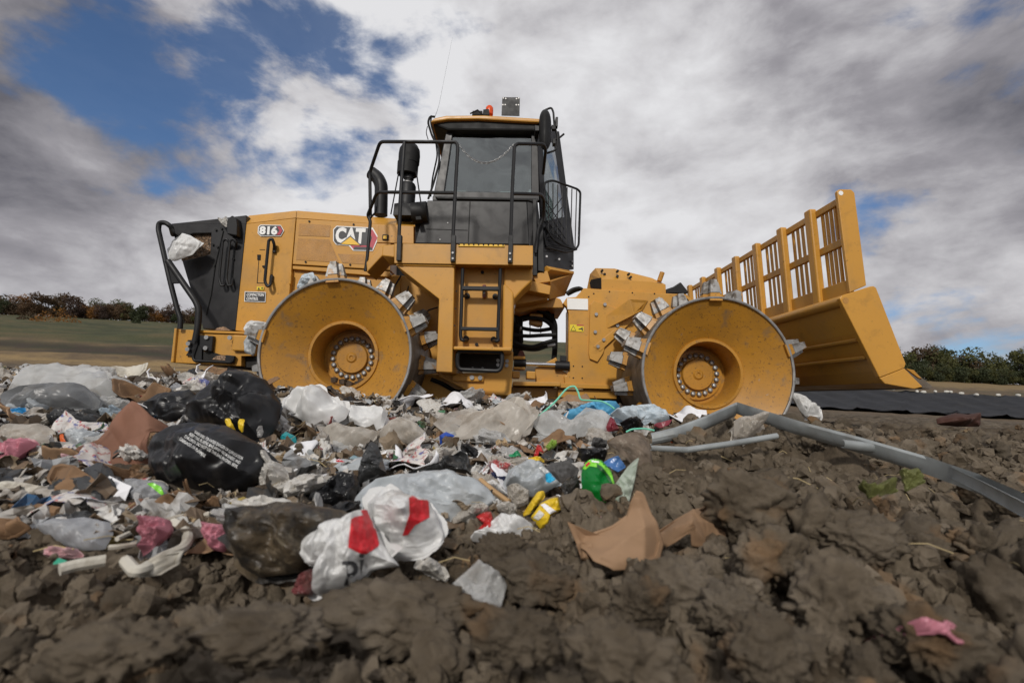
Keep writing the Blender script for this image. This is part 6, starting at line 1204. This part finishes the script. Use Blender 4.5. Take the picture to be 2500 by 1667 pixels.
metal_strip('metal_strip', 'lower thin galvanised edge between the muddy board and the soil heap', [(1590, 1090), (1680, 1094), (1780, 1080), (1900, 1060)], [2.15, 2.25, 2.4, 2.6], .018, .018, 1.2, 1.2, .004)
metal_strip('metal_strip', 'lower galvanised edge under the long strip at right', [(2060, 1075), (2160, 1086), (2280, 1120), (2400, 1175), (2540, 1245)], [2.2, 2.05, 1.85, 1.66, 1.45], .03, .04, 1.3, 1.4, .006)

# ------------------------------------------------------------------ loose litter, clods and crumbs
def short(l):
    for sep_ in (' printed', ' with', ' standing', ' lying', ' in front', ' behind', ' below', ' right of', ' left of', ' beside', ' on ', ' at ', ' draped', ' under', ' above', ' against', ' spread', ' torn', ' caught', ' in the', ' tucked', ' next', ' along', ' sloping', ' jutting', ' pointing', ' curling', ' crossing', ' inside', ' poking', ' touching', ' between', ' just', ' resting', ' leaning', ' trailing', ' from', ', ', ' hanging', ' half', ' squeezed', ' open ', ' soaked', ' crushed', ' wedged', ' near', ' left', ' nearest', ' peaking'):
        i = l.find(sep_)
        if i > 6: l = l[:i]
    return l
def whereabouts(p):
    x, y = project(p); best = min(HEROES, key=lambda h: (h[0]-x)**2 + ((h[1]-y)*1.6)**2); dx, dy = x-best[0], (y-best[1])*1.6
    w = ('right of' if dx > 0 else 'left of') if abs(dx) > abs(dy) else ('in front of' if dy > 0 else 'behind')
    far = '' if math.hypot(dx, dy) < 150 else 'well '
    return '%s%s the %s' % (far, w, short(best[2]))
TAKEN = {}
def unique(base, p, size):
    for l in ('%s %s' % (base, whereabouts(p)), '%s %s %s' % (size, base, whereabouts(p))):
        if len(l.split()) > 16: l = l.replace(' well ', ' ')
        if len(l.split()) > 16: l = l.replace('brown soil', 'soil')
        l = ' '.join(l.split()[:16])
        if l not in TAKEN: TAKEN[l] = 1; return l
    return l
def surf(x, y):
    x = np.asarray(x, float); y = np.asarray(y, float); tm = trash_mask(x, y)
    return ground(x, y) + rough(x, y, tm), tm
def rotm(r):
    q = r.normal(size=4); q /= np.linalg.norm(q); w, x, y, z = q
    return np.array([[1-2*(y*y+z*z), 2*(x*y-z*w), 2*(x*z+y*w)], [2*(x*y+z*w), 1-2*(x*x+z*z), 2*(y*z-x*w)], [2*(x*z-y*w), 2*(y*z+x*w), 1-2*(x*x+y*y)]])
PAL = [((.68, .67, .65), 24), ((.50, .47, .43), 18), ((.30, .23, .155), 13), ((.17, .115, .07), 12), ((.10, .07, .045), 9), ((.03, .03, .03), 10), ((.35, .36, .37), 7), ((.05, .14, .28), 1.1), ((.30, .05, .045), 1.2), ((.06, .18, .09), .8), ((.45, .34, .08), .8), ((.40, .24, .25), 1.0), ((.26, .40, .46), 1.0), ((.5, .36, .2), 4)]
pc = np.array([p[0] for p in PAL]); pw = np.array([p[1] for p in PAL]); pw = pw/pw.sum()
def sample(n, r, y0, y1, u0, u1, want, clear=.03):
    out_ = []
    while len(out_) < n:
        y = np.exp(r.uniform(math.log(y0), math.log(y1), 4000)); u = r.uniform(u0, u1, 4000); x = u*y
        z, tm = surf(x, y); v = np.stack([x, y, z - EYE], 1); dz = v @ np.array(FW); qx = 1250 + FPX*(v @ np.array(RT))/dz; qy = 833.5 - FPX*(v @ np.array(UP))/dz - clear*FPX/y
        free = np.ones(len(x), bool)
        for bx0, bx1, by0, by1, hY in HBOX: free &= ~((qx > bx0) & (qx < bx1) & (qy > by0) & (qy < by1 - 8) & (y < hY + .02))
        k = ((tm > .5) & free) if want == 'trash' else ((tm < .4) if want == 'soil' else np.ones(len(x), bool))
        out_ += list(zip(x[k], y[k], z[k]))
    return out_[:n]
def grid(n):
    g = np.linspace(-.5, .5, n); X, Yg = np.meshgrid(g, g); V = np.stack([X.ravel(), Yg.ravel(), np.zeros(n*n)], 1)
    F = np.array([(i*n+j, i*n+j+1, (i+1)*n+j+1, (i+1)*n+j) for i in range(n-1) for j in range(n-1)]); return V, F
def litter(name, label, n, smin, smax, seed, film):
    r = np.random.default_rng(seed); V0, F0 = grid(6); VV = []; FF = []; CC = []
    for k, (x, y, z) in enumerate(sample(n, r, 1.15, 6.8, -1.5, .52, 'trash')):
        s = smin + (smax-smin)*r.random()**2.2; kind = r.random(); asp = r.uniform(.35, 1.6)
        if kind < .10: asp = r.uniform(.05, .14)
        V = V0*np.array([s*asp, s, 0])
        c = np.abs(V @ (rotm(r)[0]*r.uniform(8, 30)/max(s, .02)*.05))
        V[:, 2] = s*.38*tri(V[:, 0]/s*r.uniform(1, 3)+r.random()*2 + .6*V[:, 1]/s) * r.uniform(.2, 1) + s*.25*tri(V[:, 1]/s*r.uniform(1, 3.5)+r.random()*2)*r.uniform(.2, 1)
        V[:, :2] += r.normal(0, s*.045, (len(V), 2))
        t = r.normal(0, .5, 2); Rm = rotm(r) if r.random() < .22 else np.array(Matrix.Rotation(r.uniform(0, 6.28), 3, 'Z') @ Matrix.Rotation(t[0], 3, 'X') @ Matrix.Rotation(t[1], 3, 'Y'))
        V = V @ Rm.T + np.array([x, y, z + s*.16 + .02*r.random()])
        VV.append(V); FF.append(F0 + k*len(V0)); col = pc[r.choice(len(pc), p=pw)]*r.uniform(.7, 1.1); CC.append(np.tile(np.append(np.clip(col, 0, .8), 1), (len(V0), 1)))
    me = mesh_np(name, np.vstack(VV), np.vstack(FF), False)
    ca = me.color_attributes.new('tint', 'FLOAT_COLOR', 'POINT'); ca.data.foreach_set('color', np.vstack(CC).astype(np.float32).ravel())
    mt, t, b, o = newmat(name + '_material'); a = t.nodes.new('ShaderNodeAttribute'); a.attribute_name = 'tint'
    tcn = t.nodes.new('ShaderNodeTexCoord'); kk = tramp(t, tnoise(t, tcn.outputs['Object'], 16, 5, .6), .45, .66, 0, .75)
    c = tmix(t, kk, a.outputs['Color'], (.13, .095, .062)); t.links.new(c, b.inputs['Base Color']); b.inputs['Roughness'].default_value = .5
    tr = t.nodes.new('ShaderNodeBsdfTranslucent'); t.links.new(c, tr.inputs[0]); mx = t.nodes.new('ShaderNodeMixShader'); mx.inputs[0].default_value = film; t.links.new(b.outputs[0], mx.inputs[1]); t.links.new(tr.outputs[0], mx.inputs[2]); t.links.new(mx.outputs[0], o.inputs[0])
    me.materials.append(mt); ob = link(bpy.data.objects.new(name, me)); so = ob.modifiers.new('thick', 'SOLIDIFY'); so.thickness = .0015
    tag(ob, label, 'litter', None, 'stuff')
litter('loose_litter', 'loose scraps of paper and film all over the heap', 6500, .018, .075, 21, .12)
litter('larger_litter', 'larger crumpled scraps mixed into the heap', 1000, .05, .12, 22, .15)

# medium scraps one could count
SHAPES = {}
def scrap_mesh(kind, seed, mat):
    r = np.random.default_rng(seed)
    if kind == 'bag':
        n = 40; m_ = 20; th = np.linspace(0, 2*math.pi, n, endpoint=False); V = []
        for i in range(m_+1):
            ph = math.pi*i/m_; V.append(np.stack([np.sin(ph)*np.cos(th), np.sin(ph)*np.sin(th)*.8, np.full(n, np.cos(ph)*.55)], 1))
        V = np.vstack(V); k = crumple(V, seed, 1.9) ; V = V*(1 + .34*k + .16*crumple(V, seed+3, 4.6, 3) + .22*fbm(V*1.1+seed, 3))[:, None]*.5
        F = np.array([(i*n+j, (i+1)*n+j, (i+1)*n+(j+1) % n, i*n+(j+1) % n) for i in range(m_) for j in range(n)])
    else:
        V, F = grid(22); V = V*np.array([1, .7+.3*r.random(), 1]); k = crumple(V, seed, 1.8 if kind == 'card' else 2.8); V[:, 2] = crease(V[:, :2], seed, 9, .006)*(.20 if kind == 'card' else .28) + .06*k + .12*fbm(V*1.3+seed, 2)
        V[:, :2] *= (1 + .22*fbm(V*2.2+seed, 3))[:, None]
    me = mesh_np('scrap', V, F); me.materials.append(M[mat]); me.set_sharp_from_angle(angle=R(28)); return me
KINDS_ = [('plastic_scrap', 'bag', 'dirty_white', 'soiled white film scrap'), ('plastic_scrap', 'bag', 'taupe_film', 'dusty taupe film scrap'), ('plastic_scrap', 'bag', 'charcoal', 'charcoal film scrap'), ('paper_scrap', 'sheet', 'paper', 'white paper scrap'), ('cardboard_scrap', 'card', 'cardboard', 'brown cardboard scrap'), ('kraft_scrap', 'sheet', 'kraft', 'light brown paper scrap'), ('plastic_scrap', 'bag', 'grey_film', 'grey blue film scrap'), ('plastic_scrap', 'bag', 'clear_film', 'clear film scrap'), ('wrapper_scrap', 'sheet', 'multi', 'printed wrapper scrap'), ('plastic_scrap', 'bag', 'black_bag', 'black film scrap')]
rs = np.random.default_rng(77); SM = [[scrap_mesh(k[1], 300+10*i+j, k[2]) for j in range(3)] for i, k in enumerate(KINDS_)]
for k, (x, y, z) in enumerate(sample(270, rs, 1.3, 6.2, -1.3, .5, 'trash', .05)):
    i = int(rs.choice(len(KINDS_), p=[.20, .14, .05, .13, .12, .08, .07, .11, .06, .04])); nm, sh, mt_, tx = KINDS_[i]
    o = link(bpy.data.objects.new(nm, SM[i][rs.integers(3)])); s = rs.uniform(.06, .19)*(.8 + .2*y)
    if sh != 'bag': so = o.modifiers.new('thick', 'SOLIDIFY'); so.thickness = .02
    o.location = (x, y, z + s*.10); o.scale = (s*1.25, s, s*.75); o.rotation_euler = (rs.normal(0, .35), rs.normal(0, .35), rs.uniform(0, 6.28))
    u = x/y; where = ('at the left of' if u < -.35 else ('at the right of' if u > .12 else 'in the middle of')) + (' the front of the heap' if y < 2.1 else (' the heap' if y < 3.4 else ' the back of the heap by the wheels'))
    tag(o, unique(tx, o.location, 'small' if s < .1 else 'larger'), 'scrap', '%ss among the litter' % tx)

# clods
CLOD_MAT = None
def clod_mesh(seed, sub, rough_=1.0, asp=(1, .85, .8)):
    bm = bmesh.new(); bmesh.ops.create_icosphere(bm, subdivisions=sub, radius=.5); V = np.array([v.co[:] for v in bm.verts]); U = V*np.array(asp); bm.verts.index_update(); F = np.array([[v.index for v in f.verts] for f in bm.faces]); bm.free()
    V = V*np.array([1, .85, .8]); r = np.random.default_rng(seed)
    base = .32*fbm(U*1.6+seed, 2) + .12*crumple(U, seed, 1.7, 4) + .17*fbm(U*4.0+seed, 5, .66)
    if sub > 3: base = base + .06*fbm(U*13+seed, 3, .7) - .20*np.clip(fbm(U*4.5+seed*2, 3, .6, True)-.15, 0, 1)
    V = V*(1 + base*rough_)[:, None]
    me = mesh_np('clod', V, F, sub > 2); me.materials.append(ground_clod); return me
mt, t, b, o = newmat('clod_soil'); tcn = t.nodes.new('ShaderNodeTexCoord'); oi = t.nodes.new('ShaderNodeObjectInfo')
gm = t.nodes.new('ShaderNodeNewGeometry'); v = gm.outputs['Position']
c = tmix(t, tramp(t, tnoise(t, v, 7, 7, .65), .3, .7), (.054, .041, .027), (.140, .113, .082)); c = tmix(t, tramp(t, tnoise(t, v, 3.3, 4), .52, .72, 0, .6), c, (.165, .138, .107)); c = tmix(t, tramp(t, tnoise(t, v, 5, 3), .58, .70, 0, .6), c, (.17, .095, .042))
hv = t.nodes.new('ShaderNodeHueSaturation'); t.links.new(c, hv.inputs['Color']); t.links.new(tramp(t, oi.outputs['Random'], 0, 1, .7, 1.3), hv.inputs['Value']); c = hv.outputs[0]
t.links.new(c, b.inputs['Base Color']); b.inputs['Roughness'].default_value = .93; b.inputs['Specular IOR Level'].default_value = .2
bn = t.nodes.new('ShaderNodeBump'); bn.inputs['Strength'].default_value = .7; bn.inputs['Distance'].default_value = .012; t.links.new(tnoise(t, v, 60, 8, .7), bn.inputs['Height']); t.links.new(bn.outputs[0], b.inputs['Normal'])
ground_clod = mt
HERO = [  # (pixel of the centre, depth, width px, height px, label)
 ((960, 1515), .94, 440, 180, 'broad rounded clod in front of the white shopping bags'), ((1850, 1225), 1.22, 250, 210, 'tall pointed clod at the right edge of the creased kraft paper'),
 ((1690, 1450), .95, 250, 170, 'pale clod in front of the creased kraft paper'), ((1895, 1370), 1.0, 200, 180, 'pale smooth clod below the tall pointed clod'),
 ((1310, 1420), 1.02, 230, 130, 'dark clod touching the torn kraft paper at its left'), ((2080, 1500), .85, 320, 260, 'big dark clod at lower right left of the pink paper'),
 ((1520, 1610), .62, 270, 170, 'blurred clod at the bottom edge right of centre'), ((1880, 1600), .68, 230, 170, 'blurred clod at the bottom edge under the big dark clod'),
 ((1260, 1560), .72, 230, 140, 'blurred clod at the bottom edge near the middle'), ((2120, 1320), 1.15, 260, 150, 'brown flat clod right of the pale smooth clod'),
 ((1230, 1350), 1.12, 150, 110, 'small dark clod right of the clear bag'), ((640, 1560), .70, 320, 120, 'blurred low clod at the bottom left of centre'),
 ((2300, 1580), .75, 250, 200, 'dark clod at the lower right below the pink paper'),
 ((1570, 1480), .85, 170, 140, 'clod between the pale clod and the blurred clod'), ((1790, 1500), .84, 150, 120, 'crumbly clod right of the pale clod'),
 ((1590, 1180), 1.75, 120, 90, 'crumbly clod right of the mud caked board'), ((1900, 1060), 2.5, 150, 90, 'clod on the crest of the soil heap under the metal strip'),
 ((1720, 1100), 2.2, 120, 80, 'clod on the slope of the soil heap left of its crest'), ((260, 1600), .62, 300, 140, 'dark blurred clod at the bottom left corner')]
for k, (p, Yd, w, h, lb_) in enumerate(HERO):
    o = link(bpy.data.objects.new('clod', clod_mesh(500+k, 5, 1.0, (w/max(w, h)*1.15, .95*w/max(w, h), h/max(w, h)*1.15)))); c_ = at(p[0], p[1], Yd); sx = w*Yd/FPX; sz = h*Yd/FPX
    o.location = (c_.x, c_.y + sx*.15, c_.z - sz*.04); o.scale = (sx, sx*.85, sz*1.15); o.rotation_euler = (0, 0, .3*math.sin(k*3)); tag(o, lb_, 'clod', 'big clods of soil'); HEROES.append((p[0], p[1], lb_))
CM = [clod_mesh(700+k, 4) for k in range(9)]; rc = np.random.default_rng(31)
KEEP = [P_ for P_ in POLYS if sum(p[0] for p in P_)/len(P_) > 1150 and max(p[1] for p in P_) > 1150] + [P_ for P_, h in zip(POLYS, HEROES) if 'clear crumpled bag' in h[2] or 'metal' in h[2]] + [[(1590, 1040), (1590, 1110), (1800, 985)], [(1800, 985), (2500, 1250)]][:1]
def put_clods(n, y0, y1, u0, u1, s0, s1):
    for x, y, z in sample(n*2, rc, y0, y1, u0, u1, 'soil'):
        q = project((x, y, z)); s = (s0 + (s1-s0)*rc.random()**2); up_ = s*FPX/y
        if n <= 0: break
        if any(min(p[0] for p in P_)-up_*.5 < q[0] < max(p[0] for p in P_)+up_*.5 and min(p[1] for p in P_) < q[1] < max(p[1] for p in P_)+up_*.8 for P_ in KEEP): continue
        n -= 1
        o = link(bpy.data.objects.new('clod', CM[rc.integers(9)]))
        o.location = (x, y, z + s*.20); o.scale = (s*rc.uniform(.8, 1.3), s*rc.uniform(.8, 1.3), s*rc.uniform(.65, 1.0)); o.rotation_euler = tuple(rc.uniform(0, 6.28, 3)); u = x/y
        tag(o, unique('lump of brown soil', o.location, 'small' if s < .09 else 'larger'), 'clod', 'lumps of broken soil')
put_clods(150, .55, 3.0, .14, 1.15, .06, .19); put_clods(60, .5, 1.2, -1.0, .2, .05, .12); put_clods(50, 2.2, 4.5, .5, 1.1, .05, .16)
def crumbs(name, label, n, y0, y1, u0, u1, smin, smax, seed, want='soil', mat=None):
    r = np.random.default_rng(seed); bm = bmesh.new(); bmesh.ops.create_icosphere(bm, subdivisions=2, radius=.5); V0 = np.array([v.co[:] for v in bm.verts]); bm.verts.index_update(); F0 = np.array([[v.index for v in f.verts] for f in bm.faces]); bm.free()
    protos = [V0*(1 + .55*fbm(V0*2.0+s*9.1, 3) + .42*crumple(V0, s, 2.6, 3))[:, None] for s in range(8)]; VV = []; FF = []
    for k, (x, y, z) in enumerate(sample(n, r, y0, y1, u0, u1, want)):
        s = (smin + (smax-smin)*r.random()**3)*(.55 + .45*min(y, 2.5)); VV.append((protos[r.integers(8)]*s*r.uniform(.7, 1.3, 3)) @ rotm(r).T + np.array([x, y, z + s*.15])); FF.append(F0 + k*len(V0))
    me = mesh_np(name, np.vstack(VV), np.vstack(FF), False); me.materials.append(mat or ground_clod); tag(link(bpy.data.objects.new(name, me)), label, 'soil crumbs', None, 'stuff')
crumbs('soil_crumbs', 'small crumbs of soil covering the near ground and the heap', 11000, .42, 4.2, -1.1, 1.2, .007, .050, 41)
crumbs('soil_in_litter', 'crumbs of soil fallen among the litter', 900, 1.1, 3.2, -1.0, .4, .010, .045, 43, 'trash')
def stalks(n, seed):
    r = random.Random(seed); mb = MB(); rr_ = np.random.default_rng(seed)
    for x, y, z in sample(n, rr_, 1.15, 5.0, -1.2, 1.1, 'any'):
        L = r.uniform(.03, .11); a = r.uniform(0, 6.28); d = Vector((math.cos(a)*L, math.sin(a)*L, r.uniform(-.1, .35)*L)); p = Vector((x, y, z + .02)); mb.tube([tuple(p), tuple(p + d*.5 + Vector((0, 0, .01))), tuple(p + d)], r.uniform(.0007, .0016), 4)
    o = mb.obj('dry_stalks', M['straw']); tag(o, 'dry stalks and twigs strewn over litter and soil', 'stalks', None, 'stuff')
stalks(260, 3)

bpy.context.view_layer.update(); same = {}; cand = [o for o in COL.objects if o.parent is None and o.get('group') and ('lumps' in o['group'] or 'among the litter' in o['group'])]
for rnd in range(3):
    same = {}
    for o in cand: same.setdefault(o['label'], []).append(o)
    for l, os_ in same.items():
        if len(os_) > 1:
            w_ = l.split(', ')[0].split(); l2 = ' '.join(w_ if len(w_) < 13 else [q for q in w_ if q not in ('well', 'larger', 'small', 'brown', 'biggest')][:12])
            if rnd == 0:
                for o in os_: o['label'] = l2
            elif rnd == 1: count_off(os_, l2 + ', %s such from left')
